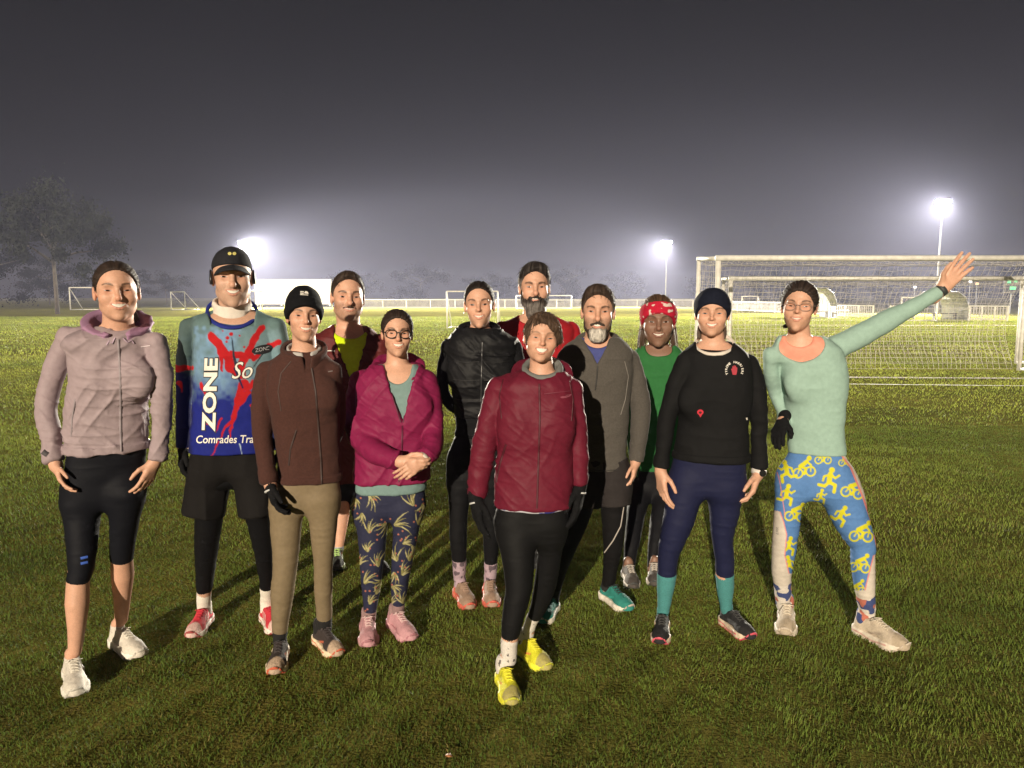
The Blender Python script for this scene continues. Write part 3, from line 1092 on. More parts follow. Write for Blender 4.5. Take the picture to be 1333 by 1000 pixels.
def lettering(bv, text, place, off=0.0025, bold=0.0, shear=0.0):
    """text laid on a surface; place(x, y) maps text units (cap height about 0.7) to photo pixels"""
    cu = bpy.data.curves.new('t', 'FONT'); cu.body = text; cu.offset = bold; cu.shear = shear; cu.resolution_u = 3
    to = bpy.data.objects.new('t', cu); COL.objects.link(to)
    bpy.context.view_layer.update()
    me = to.to_mesh()
    import bmesh
    bm = bmesh.new(); bm.from_mesh(me)
    bmesh.ops.triangulate(bm, faces=bm.faces[:])
    for _ in range(1):
        bmesh.ops.subdivide_edges(bm, edges=[e for e in bm.edges if e.calc_length() > 0.15], cuts=1)
    bmesh.ops.triangulate(bm, faces=bm.faces[:])
    vs = [tuple(v.co) for v in bm.verts]; bm.verts.index_update()
    fs = [tuple(v.index for v in f.verts) for f in bm.faces]
    bm.free(); to.to_mesh_clear()
    bpy.data.objects.remove(to); bpy.data.curves.remove(cu)
    mb = MB(); mp = {}
    for i, (x, y, z) in enumerate(vs):
        u, v = place(x, y)
        h, n = cast(bv, u, v)
        if h is None:
            continue
        mp[i] = len(mb.v); mb.v.append(tuple(h + n * off))
    for f in fs:
        if all(i in mp for i in f):
            mb.f.append(tuple(mp[i] for i in f))
    return mb
SKIN = (0.55, 0.31, 0.215)

def row_at(rows, v):
    vs = [r[0] for r in rows]
    return (v, float(np.interp(v, vs, [r[1] for r in rows])), float(np.interp(v, vs, [r[2] for r in rows])))

def clip_rows(rows, v0, v1):
    out = [row_at(rows, v0)] + [r[:3] for r in rows if v0 < r[0] < v1] + [row_at(rows, v1)]
    return out

def neck_ring(name, cl, tp_, nb, parent, seed):
    """standing collar, hood roll or snood around the neck"""
    base = nb + np.array([cl.get('dx', 0), cl.get('dy', -0.012), cl.get('dz', -0.02)])
    rx, ry, hgt, th = cl.get('rx', 0.072), cl.get('ry', 0.075), cl.get('h', 0.05), cl.get('t', 0.007)
    gap = cl.get('gap', 0.0); flare = cl.get('flare', 0.1); tilt = cl.get('tilt', 0.35); gdx = cl.get('gdx', 0.0)
    an_ = math.atan2(nb[0], nb[1]); can, san = F32(math.cos(an_)), F32(math.sin(an_))
    C = Field(base - 0.17, base + np.array([0.17, 0.17, 0.17 + hgt]), 0.0036)
    def cfn(x, y, z):
        X, Y, Z = x - base[0], y - base[1], z - base[2]
        X, Y = X * can - Y * san, X * san + Y * can      # turned the way the wearer faces
        Z = Z - tilt * Y                       # front lower than the back
        rr = 1 + flare * Z / 0.05
        q = np.sqrt((X / (rx * rr)) ** 2 + (Y / (ry * rr)) ** 2) + 1e-6
        d = np.abs(q - 1) * 0.07 - th
        lw_ = cl.get('low', 0.01)
        d = smax(d, np.abs(Z - hgt / 2 + lw_) - hgt / 2 - lw_, min(th, 0.008))
        if gap > 0:
            g2 = np.maximum(np.abs(X - gdx) - gap * np.clip((Z + 0.035) / (hgt + 0.02), 0.12, 1.2), Y)
            d = smax(d, -g2, 0.006)
        return d
    C.add(cfn, base - 0.17, base + 0.17 + hgt, 0, 'u', 0)
    oc, vc = finish(C, name, mat(tp_['mat'], attr=True, **tp_.get('matkw', {})), parent, cl.get('fold', tp_.get('fold', 'knit')), seed + 5, None, cl.get('col', tp_.get('col')), cl.get('famp', 0.5))
    return vc

def person(sp):
    root_feet = [G(*sp['feet'][k]) for k in range(4)]          # heel a, toe a, heel b, toe b
    mid = sum(root_feet) / 4
    Y0 = sp.get('Y', mid[1])
    root = thing('person', sp['label'], 'person', (mid[0], Y0, 0.0))
    R = {'root': root, 'Y0': Y0}
    h = sp['head']
    skin = sp.get('skin', SKIN)
    # ---- shoes
    ank = []
    for i in range(2):
        a, k, W = shoe(root, root_feet[2 * i], root_feet[2 * i + 1], sp['shoes'], side=(1 if i else -1), size=sp.get('shoe_size'), lift=sp.get('lift', (0, 0))[i])
        ank.append((W((0.045, 0, 0.055)), a))
    # ---- head frame
    Yh = Y0 + h.get('dy', -0.02)
    yaw, pitch, roll = h.get('yaw', 0), h.get('pitch', 0), h.get('roll', 0)
    s = (h['chin'] - h['top']) * (Yh - 0.05) / FOC / h.get('hh', 0.24)
    pf = P(h['eye'][0], h['eye'][1], Yh - 0.085 * s)
    fr = Frame((0, 0, 0), yaw - math.degrees(math.atan2(pf[0], pf[1])), pitch, roll, s)
    fr.c = pf - fr.R[:, 1] * 0.078 * s
    R['fr'] = fr
    # ---- skeleton
    tors = rows_world(sp['torso'], Y0, ratio=sp.get('ratio', 0.64))
    tors[:, 3] *= 0.97
    nb = P(sp['neck'][0], sp['neck'][1], Y0 + 0.015)
    nr = sp.get('nr', 0.054)
    arms = []
    for key in ('armA', 'armB'):
        ps, rs = limb(sp[key], Y0)
        arms.append(smooth_chain(ps, [r * 0.95 for r in rs], 3))
    legs = []
    for i, key in enumerate(('legA', 'legB')):
        ps, rs = leg_chain(sp[key], Y0 + sp.get('hipdy', 0.0), ank[i][1][1], sp.get('knee', -0.03))
        rs = [r * 0.94 for r in rs]
        ps.append(ank[i][1]); rs.append(rs[-1] * 1.0)
        ps.append(ank[i][0]); rs.append(rs[-1] * 1.0)
        legs.append((ps, rs))
    hips = rows_world(sp['hips'], Y0 + sp.get('hipdy', 0.0), ratio=sp.get('hipratio', 0.64))
    hips[:, 4] *= np.linspace(0.80, 1.0, len(hips))
    lr = max(legs[0][1][0], legs[1][1][0])
    hips[0, 4] = min(hips[0, 4], lr * 1.02); hips[1, 4] = min(hips[1, 4], lr * 1.18)
    # ---- body: one continuous surface
    t0 = time.time()
    hands = sp['hands']
    allp = [tors[:, 1:2] * 0 + 0]
    lo = np.array([min(tors[:, 1] - tors[:, 3]), Y0 - 0.2, 0.0]); hi = np.array([max(tors[:, 1] + tors[:, 3]), Y0 + 0.2, fr.c[2] + 0.17 * s])
    for ps, rs in arms + legs:
        a = np.array(ps); lo = np.minimum(lo, a.min(0) - 0.06); hi = np.maximum(hi, a.max(0) + 0.06)
    hw = []
    for i, hd in enumerate(hands):
        if hd is None:
            hw.append(None); continue
        wr = P(hd['w'][0], hd['w'][1], Y0 + hd['w'][2]); tp = P(hd['t'][0], hd['t'][1], Y0 + hd['t'][2])
        hw.append((wr, tp))
        lo = np.minimum(lo, np.minimum(wr, tp) - 0.12); hi = np.maximum(hi, np.maximum(wr, tp) + 0.12)
    lo = np.minimum(lo, fr.c - 0.16); hi = np.maximum(hi, fr.c + 0.16); lo[2] = 0.01
    fine = 0.0019
    c = fr.c
    fx = [(c[0] - 0.085, c[0] + 0.085, fine)]; fy = [(c[1] - 0.125 * s, c[1] + 0.04, fine)]; fz = [(c[2] - 0.13 * s, c[2] + 0.055, fine)]
    for w_, hd in zip(hw, hands):
        if w_ is not None and not hd.get('glove'):
            a, b = np.minimum(*w_) - 0.035, np.maximum(*w_) + 0.035
            fx.append((a[0], b[0], 0.0035)); fy.append((a[1], b[1], 0.0035)); fz.append((a[2], b[2], 0.0035))
    B = Field(lo, hi, 0.0085, fx, fy, fz)
    hem_ = max([t_.get('hem') or 0 for t_ in sp['tops']])
    zh = P(sp['torso'][-1][1], hem_ - 14, Y0)[2] if hem_ else None
    loft(B, tors, -0.024, 0.02, bot=zh)
    loft(B, hips, -0.022, 0.02, soft=0.035, bot=hips[0, 0] + 0.03)
    for ps, rs in arms:
        B.chain(ps[:-1], [r * 0.72 for r in rs[:-1]], 0.015)
    for ps, rs in legs:
        n = len(ps)
        rr = []
        for j, (p, r) in enumerate(zip(ps, rs)):
            vv = px(p)[1]
            covered = vv < sp['legwear']['hem'][0 if ps is legs[0][0] else 1] if 'legwear' in sp else False
            rr.append(r - 0.004 if covered else r)
        B.chain(ps, rr, 0.006)
    # trapezius + neck
    sh = [a[0][0] for a in arms]
    for q in sh:
        B.cone(nb + np.array([0, 0.012, -0.012]), q, 0.044, 0.026, 0.02)
    hn = fr.w((0, -0.024, -0.055))
    R['hn'] = hn
    B.cone(nb + np.array([0, 0.0, -0.03]), hn, nr * 1.08, nr * s * 0.98, 0.02)
    # hands
    for w_, hd, (ps, rs) in zip(hw, hands, arms):
        if w_ is None:
            continue
        wr, tp = w_
        fa = ps[-2]
        B.cone(fa, wr, min(rs[-2] * 0.72, 0.036), 0.026, 0.012)
        d = tp - wr
        sc = np.linalg.norm(d) / 0.178
        hd['sc'] = min(max(sc, 0.78), 1.1)
        hand_prims(B, wr, d, np.array(hd['palm'], float), np.array(hd['thumb'], float), hd['sc'], hd.get('curl', 18), 0.0, hd.get('spread', 1.0))
    # head
    e = fr.s * 0.155
    def hfn(x, y, z):
        X, Y, Z = fr.loc(x, y, z)
        return head_sdf(X, Y, Z, h) * F32(fr.s)
    B.add(hfn, fr.c - e, fr.c + e, 0.012, 'u', 0.0)
    v, f = B.mesh()
    L = fr.lv(v)
    nearhead = (np.abs(L) < 0.16).all(1) & (L[:, 2] > -0.16)
    col = np.tile(np.array(skin, float), (len(v), 1)) * (1 + 0.05 * vn(v * 55)[:, None] + 0.05 * vn(v * 14)[:, None])
    col[nearhead] = face_paint(L[nearhead], h, skin)
    obj('body', v, f, mat('skin', attr=True, rough=0.5, var=0.07, scale=140, bump=0.12, bscale=900, spec=0.4, sss=0.06), root, col)
    tick('body', t0); t0 = time.time()
    keep = (np.abs(L[:, 0]) < 0.12) & (L[:, 1] > 0) & (np.abs(L[:, 2]) < 0.13)
    fm = keep[f].all(1)
    hb = bvh_of(v, f[fm])
    eye_meshes(fr, hb, h, root)
    add_hair(fr, h, root)
    R['hat'] = add_cap_beanie(fr, h, root)
    add_beard(fr, h, root)
    add_glasses(fr, hb, h, root)
    tick('head', t0); t0 = time.time()
    # ---- gloves
    for w_, hd in zip(hw, hands):
        if w_ is not None and hd.get('glove'):
            wr, tp = w_
            a, b = np.minimum(wr, tp) - 0.1, np.maximum(wr, tp) + 0.1
            Gf = Field(a, b, 0.004)
            hand_prims(Gf, wr, tp - wr, np.array(hd['palm'], float), np.array(hd['thumb'], float), hd['sc'], hd.get('curl', 18), 0.003, hd.get('spread', 1.0))
            go, _ = finish(Gf, 'glove', mat('glove_knit', (0.008, 0.008, 0.009), spec=0.12, rough=0.85, var=0.3, scale=60, bump=0.6, bscale=600), root, 'tight', 3.0)
            if hd.get('cuff'):
                d = (tp - wr) / np.linalg.norm(tp - wr)
                mb = MB(); q = wr + d * 0.02
                q = q + np.array([0, -0.007, 0.0]); mb.tube([q - d * 0.003, q + d * 0.003], 0.027, 16)
                mb.obj('glove_tab', mat('tab_grey', (0.5, 0.5, 0.5)), go, True)
    # ---- legwear
    lw = sp.get('legwear')
    if lw:
        a, b = np.array([9, 9, 9.]), -np.array([9, 9, 9.])
        for ps, rs in legs:
            q = np.array(ps); a = np.minimum(a, q.min(0) - 0.12); b = np.maximum(b, q.max(0) + 0.12)
        b[2] = max(b[2], hips[-1, 0] + 0.02)
        a[1] -= 0.05; b[1] += 0.06
        a[0] = min(a[0], (hips[:, 1] - hips[:, 3]).min() - 0.03); b[0] = max(b[0], (hips[:, 1] + hips[:, 3]).max() + 0.03)
        Lf = Field(a, b, lw.get('step', 0.005))
        loft(Lf, hips, -0.011, 0.022, soft=0.06, bot=hips[0, 0] + 0.015)
        base_ = Lf.d.copy(); acc_ = None
        for i, (key, (ps, rs)) in enumerate(zip(('legA', 'legB'), legs)):
            q, r = smooth_chain(ps[:-2], rs[:-2], 3)
            hem = lw['hem'][i]
            pq, rq = [], []
            for p_, r_ in zip(q, r):
                vv = px(p_)[1]
                if vv > hem:
                    p0, r0, v0 = pq[-1], rq[-1], px(pq[-1])[1]
                    t = (hem - v0) / (vv - v0 + 1e-6)
                    pq.append(p0 + (p_ - p0) * t); rq.append(r0 + (r_ - r0) * t)
                    break
                pq.append(p_); rq.append(r_)
            Lf.d = base_.copy()
            Lf.chain(pq, rq, 0.045, True)
            acc_ = Lf.d if acc_ is None else smin(acc_, Lf.d, 0.004)
        Lf.d = acc_
        o, vf = finish(Lf, lw.get('name', 'leggings'), mat(lw.get('mat', 'legging'), attr=True, rough=lw.get('rough', 0.65), var=0.08, scale=60, bump=0.2, bscale=900, spec=0.14), root, lw.get('fold', 'tight'), sp['seed'], lw.get('paint'), lw.get('col'))
        R['legwear'] = o; R['legwear_m'] = vf
    tick('legs', t0); t0 = time.time()
    # ---- socks
    if sp.get('socks'):
        for i, (key, (ps, rs)) in enumerate(zip(('legA', 'legB'), legs)):
            sk = sp['socks']
            vt = sk['top'][i]
            pts, rr = [], []
            q, r = smooth_chain(ps, rs, 3)
            for p_, r_ in zip(q, r):
                vv = px(p_)[1]
                if vv >= vt - sk.get('under', 16) and p_[2] > ank[i][0][2] - 0.001:
                    pts.append(p_); rr.append(r_ + (0.0015 if vv > vt - 5 or not sk.get('under', 16) else -0.0018))
            if len(pts) < 2:
                pts = [ps[-2] + np.array([0, 0, 0.03]), ps[-2], ps[-1]]; rr = [rs[-1] + 0.0015] * 3
            a = np.array(pts)
            Sf = Field(a.min(0) - 0.07, a.max(0) + 0.07, 0.004)
            Sf.chain(pts[::-1], rr[::-1], 0.004, True)
            finish(Sf, 'sock', mat('sock_knit', attr=True, rough=0.9, var=0.12, scale=150, bump=0.5, bscale=500), root, 'tight', sp['seed'], sk.get('paint'), sk.get('col'))
    # ---- shorts
    st = sp.get('shorts')
    if st:
        hw_ = rows_world(st['waist'], Y0 + sp.get('hipdy', 0.0), ratio=0.7)
        pr = []
        for rows in st['legs']:
            ps, rs = leg_chain(rows, Y0 + sp.get('hipdy', 0.0), Y0 - 0.01, 0)
            pr.append((ps, rs))
        a = np.minimum.reduce([np.array(p).min(0) for p, r in pr]) - 0.16; b = np.maximum.reduce([np.array(p).max(0) for p, r in pr]) + 0.16
        b[2] = max(b[2], hw_[-1, 0] + 0.02)
        Sf = Field(a, b, 0.005)
        hw_[:, 4] *= np.linspace(0.82, 1.0, len(hw_))
        loft(Sf, hw_, -0.008, 0.02, soft=0.06)
        base_ = Sf.d.copy(); acc_ = None
        for ps, rs in pr:
            Sf.d = base_.copy()
            Sf.chain(ps, rs, 0.06, True)
            acc_ = Sf.d if acc_ is None else smin(acc_, Sf.d, 0.004)
        Sf.d = acc_
        o, vf = finish(Sf, 'shorts', mat('short_cloth', attr=True, spec=0.12, rough=0.8, var=0.12, scale=50, bump=0.3, bscale=500), root, 'shorts', sp['seed'], st.get('paint'), st.get('col'))
        R['shorts_m'] = vf; R['shorts'] = o
    # ---- tops (inner layers first)
    for tp_ in sp['tops']:
        W = tors.copy()
        g = tp_.get('grow', 0.0)
        cut_v = tp_.get('hem')
        zb = None
        if cut_v is not None:
            zb = P((sp['torso'][-1][1] + sp['torso'][-1][2]) / 2, cut_v, Y0 - 0.08)[2]
        sleeves = tp_.get('sleeves', True)
        pts = [np.stack([W[:, 1] - W[:, 3], W[:, 2] - 0.2, W[:, 0]], 1), np.stack([W[:, 1] + W[:, 3], W[:, 2] + 0.2, W[:, 0]], 1), np.array([nb + 0.05, nb - 0.05])]
        for ps, rs in arms:
            pts.append(np.array(ps))
        lo, hi = bounds(*pts, pad=0.07)
        T = Field(lo, hi, tp_.get('step', 0.0048))
        loft(T, W, g - 0.003, 0.012, bot=zb)
        for bump_ in sp.get('bust', ()):
            cpt = P(bump_[0], bump_[1], Y0 - bump_[3] + 0.028); r = bump_[2] + g
            T.add(lambda x, y, z, c=cpt, r=r: ell(x, y, z, c, (r, r * 0.62, r * 1.1)), cpt - r * 1.2, cpt + r * 1.2, 0.06)
        for q in sh:
            T.cone(nb + np.array([0, 0.012, -0.012]), q, 0.053 + g, 0.034 + g, 0.02)
        if sleeves:
            for i, (ps, rs) in enumerate(arms):
                e = tp_.get('sleeve_end', (None, None))[i]
                if e is not None:
                    n = max(2, int(len(ps) * e)); ps, rs = ps[:n], rs[:n]
                T.chain(ps, [r + g - 0.002 for r in rs], 0.012, True)
                if tp_.get('cuff'):
                    d = ps[-1] - ps[-2]; d = d / np.linalg.norm(d)
                    T.cone(ps[-1] - d * 0.045, ps[-1] - d * 0.006, rs[-1] + 0.004, rs[-1] + 0.0035, 0.004, True)
        if tp_.get('hemband') and zb is not None:
            loft(T, W, g + 0.004, 0.004, top=zb + 0.03, bot=zb)
        # neck opening
        nc = tp_.get('neckcut', 'round')
        cc_ = tp_.get('collar') or {}
        if cc_.get('cut'):
            an_ = math.atan2(nb[0], nb[1]); can, san = F32(math.cos(an_)), F32(math.sin(an_))
            bs = nb + np.array([cc_.get('dx', 0), cc_.get('dy', -0.012), cc_.get('dz', -0.02)])
            def ncut(x, y, z):
                X, Y, Z = x - bs[0], y - bs[1], z - bs[2]
                X, Y = X * can - Y * san, X * san + Y * can
                q = np.sqrt((X / cc_['rx']) ** 2 + (Y / (cc_['ry'] * np.where(Y < 0, F32(1.7), F32(1.1)))) ** 2)
                return np.maximum((q - 1) * F32(0.07), -(Z - cc_['tilt'] * Y) + 0 * X)
            T.add(ncut, bs - 0.14, bs + np.array([0.14, 0.14, 0.2]), 0.003, 's')
        T.cone(nb + np.array([0, 0.0, -0.012]), hn + (hn - nb) * 0.6, nr + 0.006, nr + 0.008, 0.012, op='s')
        if isinstance(nc, tuple):
            cpt = P(nc[0], nc[1], Y0 - 0.075); rx, rz = nc[2] * Y0 / FOC, nc[3] * Y0 / FOC
            T.add(lambda x, y, z: ell(x, y, z, cpt, (rx, 0.095, rz)), cpt - np.array([rx, 0.1, rz]), cpt + np.array([rx, 0.1, rz]), 0.008, 's')
        if tp_.get('vopen'):
            # open front: wedge from the collar to the zip pull (u, v top), half width px, (u, v bottom)
            u0, v0, hw0, u1, v1 = tp_['vopen'][:5]
            p0 = P(u0, v0, Y0 - 0.12); p1 = P(u1, v1, Y0 - 0.12); w0 = hw0 * Y0 / FOC
            dep = tp_['vopen'][5] if len(tp_['vopen']) > 5 else 0.03
            def wedge(x, y, z):
                t = np.clip((p0[2] - z) / (p0[2] - p1[2]), -0.5, 1)
                cx = p0[0] + (p1[0] - p0[0]) * t; w_ = w0 * (1 - t)
                # stay in front of the torso core
                cyf = np.interp(z, W[:, 0], W[:, 2] - W[:, 4]).astype(F32) + F32(dep)
                return np.maximum(np.maximum(np.abs(x - cx) - w_, p1[2] - z), y - cyf)
            T.add(wedge, np.array([p0[0] - w0 * 1.5 - 0.02, Y0 - 0.3, p1[2]]), np.array([p0[0] + w0 * 1.5 + 0.02, Y0 + 0.1, p0[2] + 0.15]), 0.006, 's')
        kk = None
        o, vf = finish(T, tp_['name'], mat(tp_['mat'], attr=True, **tp_.get('matkw', {})), root, tp_.get('fold', 'knit'), sp['seed'] + g * 50, tp_.get('paint'), tp_.get('col'), tp_.get('famp', 1.0))
        if tp_.get('paint_after'):
            pass
        R[tp_['name']] = o; R[tp_['name'] + '_m'] = vf
        # collar
        cl = tp_.get('collar')
        if cl:
            vc = neck_ring(cl.get('name', 'collar'), cl, tp_, nb, o, sp['seed'])
            R[tp_['name'] + '_collar_m'] = vc
    R['nb'] = nb
    for cl in sp.get('rings', ()):
        R[cl['name'] + '_m'] = neck_ring(cl['name'], cl, cl, nb, root, sp['seed'])
    tick('tops', t0)
    # merged surface for projecting details from the front
    return R

def front_bvh(*vfs):
    vs, fs, n = [], [], 0
    for vf in vfs:
        if vf is None:
            continue
        v, f = vf
        vs.append(v); fs.append(np.asarray(f) + n); n += len(v)
    return bvh_of(np.concatenate(vs), np.concatenate(fs))
# ------------------------------------------------------------------ the twelve runners
SHELL = dict(mat='shell_cloth', matkw=dict(rough=0.58, var=0.07, scale=40, bump=0.5, bscale=38, spec=0.16), fold='shell')
FLEECE = dict(mat='fleece_cloth', matkw=dict(rough=0.95, var=0.12, scale=120, bump=0.5, bscale=700, sheen=0.05, spec=0.15), fold='fleece')
JERSEY = dict(mat='jersey_cloth', matkw=dict(rough=0.8, var=0.06, scale=60, bump=0.3, bscale=34, spec=0.12), fold='knit')
BLK_ = (0.011, 0.011, 0.013)

def D(*a, **k):
    r = {}
    for d in a:
        r.update(d)
    r.update(k)
    return r

def seg_d(u, v, a, b):
    ax, ay = a; bx, by = b
    dx, dy = bx - ax, by - ay
    t = np.clip(((u - ax) * dx + (v - ay) * dy) / (dx * dx + dy * dy + 1e-9), 0, 1)
    return np.hypot(u - ax - t * dx, v - ay - t * dy), t

class Inks:
    """albedo print: strokes, dots and rings given in picture units over a garment"""
    def __init__(s, v, base, org=(0, 0), k=1.0):
        q = px(v); s.u, s.v = q[:, 0], q[:, 1]
        s.u = (s.u - org[0]) * k; s.v = (s.v - org[1]) * k
        s.c = np.tile(np.array(base, float), (len(v), 1)) if not isinstance(base, np.ndarray) else base.copy()
        s.k = k

    def mix(s, col, m):
        m = np.clip(m, 0, 1)[:, None]
        s.c = s.c * (1 - m) + np.array(col, float) * m

    def stroke(s, pts, w, col, w2=None, soft=0.7):
        w2 = w if w2 is None else w2
        n = len(pts) - 1
        for i in range(n):
            d, t = seg_d(s.u, s.v, pts[i], pts[i + 1])
            tt = (i + t) / n
            s.mix(col, ((w + (w2 - w) * tt) / 2 - d) / (soft * s.k) + 0.5)

    def dot(s, c, r, col, soft=0.7):
        s.mix(col, (r - np.hypot(s.u - c[0], s.v - c[1])) / (soft * s.k) + 0.5)

    def ring(s, c, r, w, col, soft=0.7):
        s.mix(col, (w / 2 - np.abs(np.hypot(s.u - c[0], s.v - c[1]) - r)) / (soft * s.k) + 0.5)

def ink_px(v):
    return px(v)

def line_on(R, bv, pts, width, name, m, parent, off=0.0025):
    mb = strip(bv, pts, width, off)
    if mb.v:
        return mb.obj(name, m, parent, True)

M_ = lambda n, c, **k: mat(n, c, **D(dict(rough=0.6, var=0.1), k))

def print_on(bv, shapes_polys, name, m, parent, off=0.0016):
    mb = patch(bv, shapes_polys, off)
    if mb.v:
        mb.obj(name, m, parent)

def hair_tail(fr, pts, r, h, root, name='ponytail'):
    mb = MB()
    rnd = random.Random(5)
    for i in range(60):
        o = np.array([rnd.gauss(0, r * 0.5), rnd.gauss(0, r * 0.5), rnd.gauss(0, r * 0.3)])
        q = [fr.w(np.array(p) + o * (1 - 0.2 * j / len(pts))) for j, p in enumerate(pts)]
        q, _ = smooth_chain(q, [0.003] * len(q), 4)
        n = len(q)
        mb.tube(q, [0.0026 * fr.s * (1 - 0.75 * (j / (n - 1)) ** 2) for j in range(n)], 5)
    mb.obj(name, mat('hair_tail_%.3f' % h['hcol'][0], tuple(q * 0.55 for q in h['hcol']), rough=0.55, var=0.35, scale=160), root, True)

# 1 ---------------------------------------------------------------- far left
def runner_lilac():
    sp = dict(label='woman at the far left in pale lilac rain jacket and black knee length tights', seed=1.0, Y=3.04,
        feet=[(94, 876), (103, 912), (150, 838), (183, 861)], shoe_size=0.275,
        head=dict(lower=1.02, taper=-0.02, nose=1.08, cheek=1.05, eye=(153, 378), top=342, chin=419, yaw=2, pitch=2, roll=-1, w=1.03, jaw=1.04, smile=0.007, hair='tied', hcol=(0.045, 0.028, 0.02), hh=0.236, brow=(0.04, 0.025, 0.015), part=0.0, open=0.75, dy=-0.03),
        neck=(154, 438), nr=0.056,
        torso=[(424, 122, 182), (436, 88, 206), (462, 84, 208), (492, 86, 204), (528, 80, 198), (562, 80, 197), (592, 83, 198)],
        armA=[(88, 438, 15), (75, 472, 18), (61, 520, 17.5, -0.02), (64, 560, 16, -0.06), (71, 602, 14.5, -0.09)],
        armB=[(203, 446, 15), (209, 480, 16), (211, 525, 15), (209, 565, 13), (205, 598, 12)],
        hands=[dict(w=(73, 606, -0.095), t=(88, 646, -0.14), palm=(1, 0.35, 0), thumb=(0.4, -1, 0), curl=24), dict(w=(201, 602, 0), t=(181, 648, -0.05), palm=(-1, .3, 0), thumb=(-0.3, -1, 0), curl=24)],
        hips=[(585, 84, 196), (620, 79, 194), (650, 77, 191), (668, 80, 188)],
        legA=[(640, 77, 137), (690, 81, 132), (730, 86, 127), (758, 84, 119), (785, 82, 119), (820, 86, 113), (848, 87, 108)],
        legB=[(640, 137, 193), (680, 140, 184), (722, 141, 176), (748, 142, 177), (780, 146, 172), (806, 148, 168)],
        legwear=dict(name='capri_tights', hem=(758, 728), col=(0.0055, 0.0060, 0.0094), step=0.0045),
        socks=dict(top=(851, 811), under=0, col=(0.55, 0.5, 0.44)),
        shoes=dict(main=(0.62, 0.57, 0.50), sole=(0.74, 0.70, 0.63), lace=(0.72, 0.68, 0.6), lace_name='cream', mark=(0.52, 0.47, 0.42), tread=(0.5, 0.47, 0.42)),
        bust=[(128, 490, 0.075, 0.085), (176, 492, 0.075, 0.085)],
        rings=[D(SHELL, name='hood', rx=0.094, ry=0.088, h=0.075, t=0.011, flare=0.16, tilt=0.42, gap=0.032, dz=-0.010, col=(0.30, 0.17, 0.27), famp=1.0, dy=0.0)],
        tops=[D(SHELL, name='jacket', col=(0.30, 0.235, 0.255), hem=591, cuff=True, hemband=True, famp=1.0,
                collar=dict(h=0.04, gap=0.02, rx=0.07, ry=0.072))])
    R = person(sp)
    bv = front_bvh(R['jacket_m'])
    j = R['jacket']
    line_on(R, bv, [(154, 442), (156, 480), (157, 520), (157, 560), (158, 588)], 0.009, 'zip', M_('zip_grey', (0.25, 0.21, 0.23)), j)
    line_on(R, bv, [(98, 520), (94, 545), (93, 568)], 0.006, 'pocket_seam', M_('zip_grey', (0.25, 0.21, 0.23)), j)
    line_on(R, bv, [(184, 535), (188, 552), (189, 568)], 0.006, 'pocket_seam', M_('zip_grey', (0.25, 0.21, 0.23)), j)
    line_on(R, bv, [(150, 440), (146, 447), (142, 444), (139, 449)], 0.005, 'drawstring', M_('cord_lilac', (0.45, 0.33, 0.43)), j, 0.004)
    line_on(R, bv, [(160, 440), (166, 446), (171, 443), (174, 447)], 0.005, 'drawstring', M_('cord_lilac', (0.45, 0.33, 0.43)), j, 0.004)
    line_on(R, bv, [(183, 452), (196, 450)], 0.004, 'chest_mark', M_('pale_mark', (0.6, 0.52, 0.55)), j)
    line_on(R, bv, [(56, 588), (62, 592)], 0.022, 'cuff_tab', M_('dark_tab', (0.04, 0.035, 0.04)), j, 0.003)
    bl = front_bvh(R['legwear_m'])
    for y in (726, 733):
        line_on(R, bl, [(105, y + 1), (114, y - 1)], 0.011, 'leg_mark', M_('blue_mark', (0.05, 0.12, 0.5)), R['legwear'])
    hair_tail(R['fr'], [(0.01, -0.1, 0.02), (0.02, -0.13, -0.02), (0.045, -0.11, -0.08), (0.06, -0.08, -0.12)], 0.018, sp['head'], R['root'])

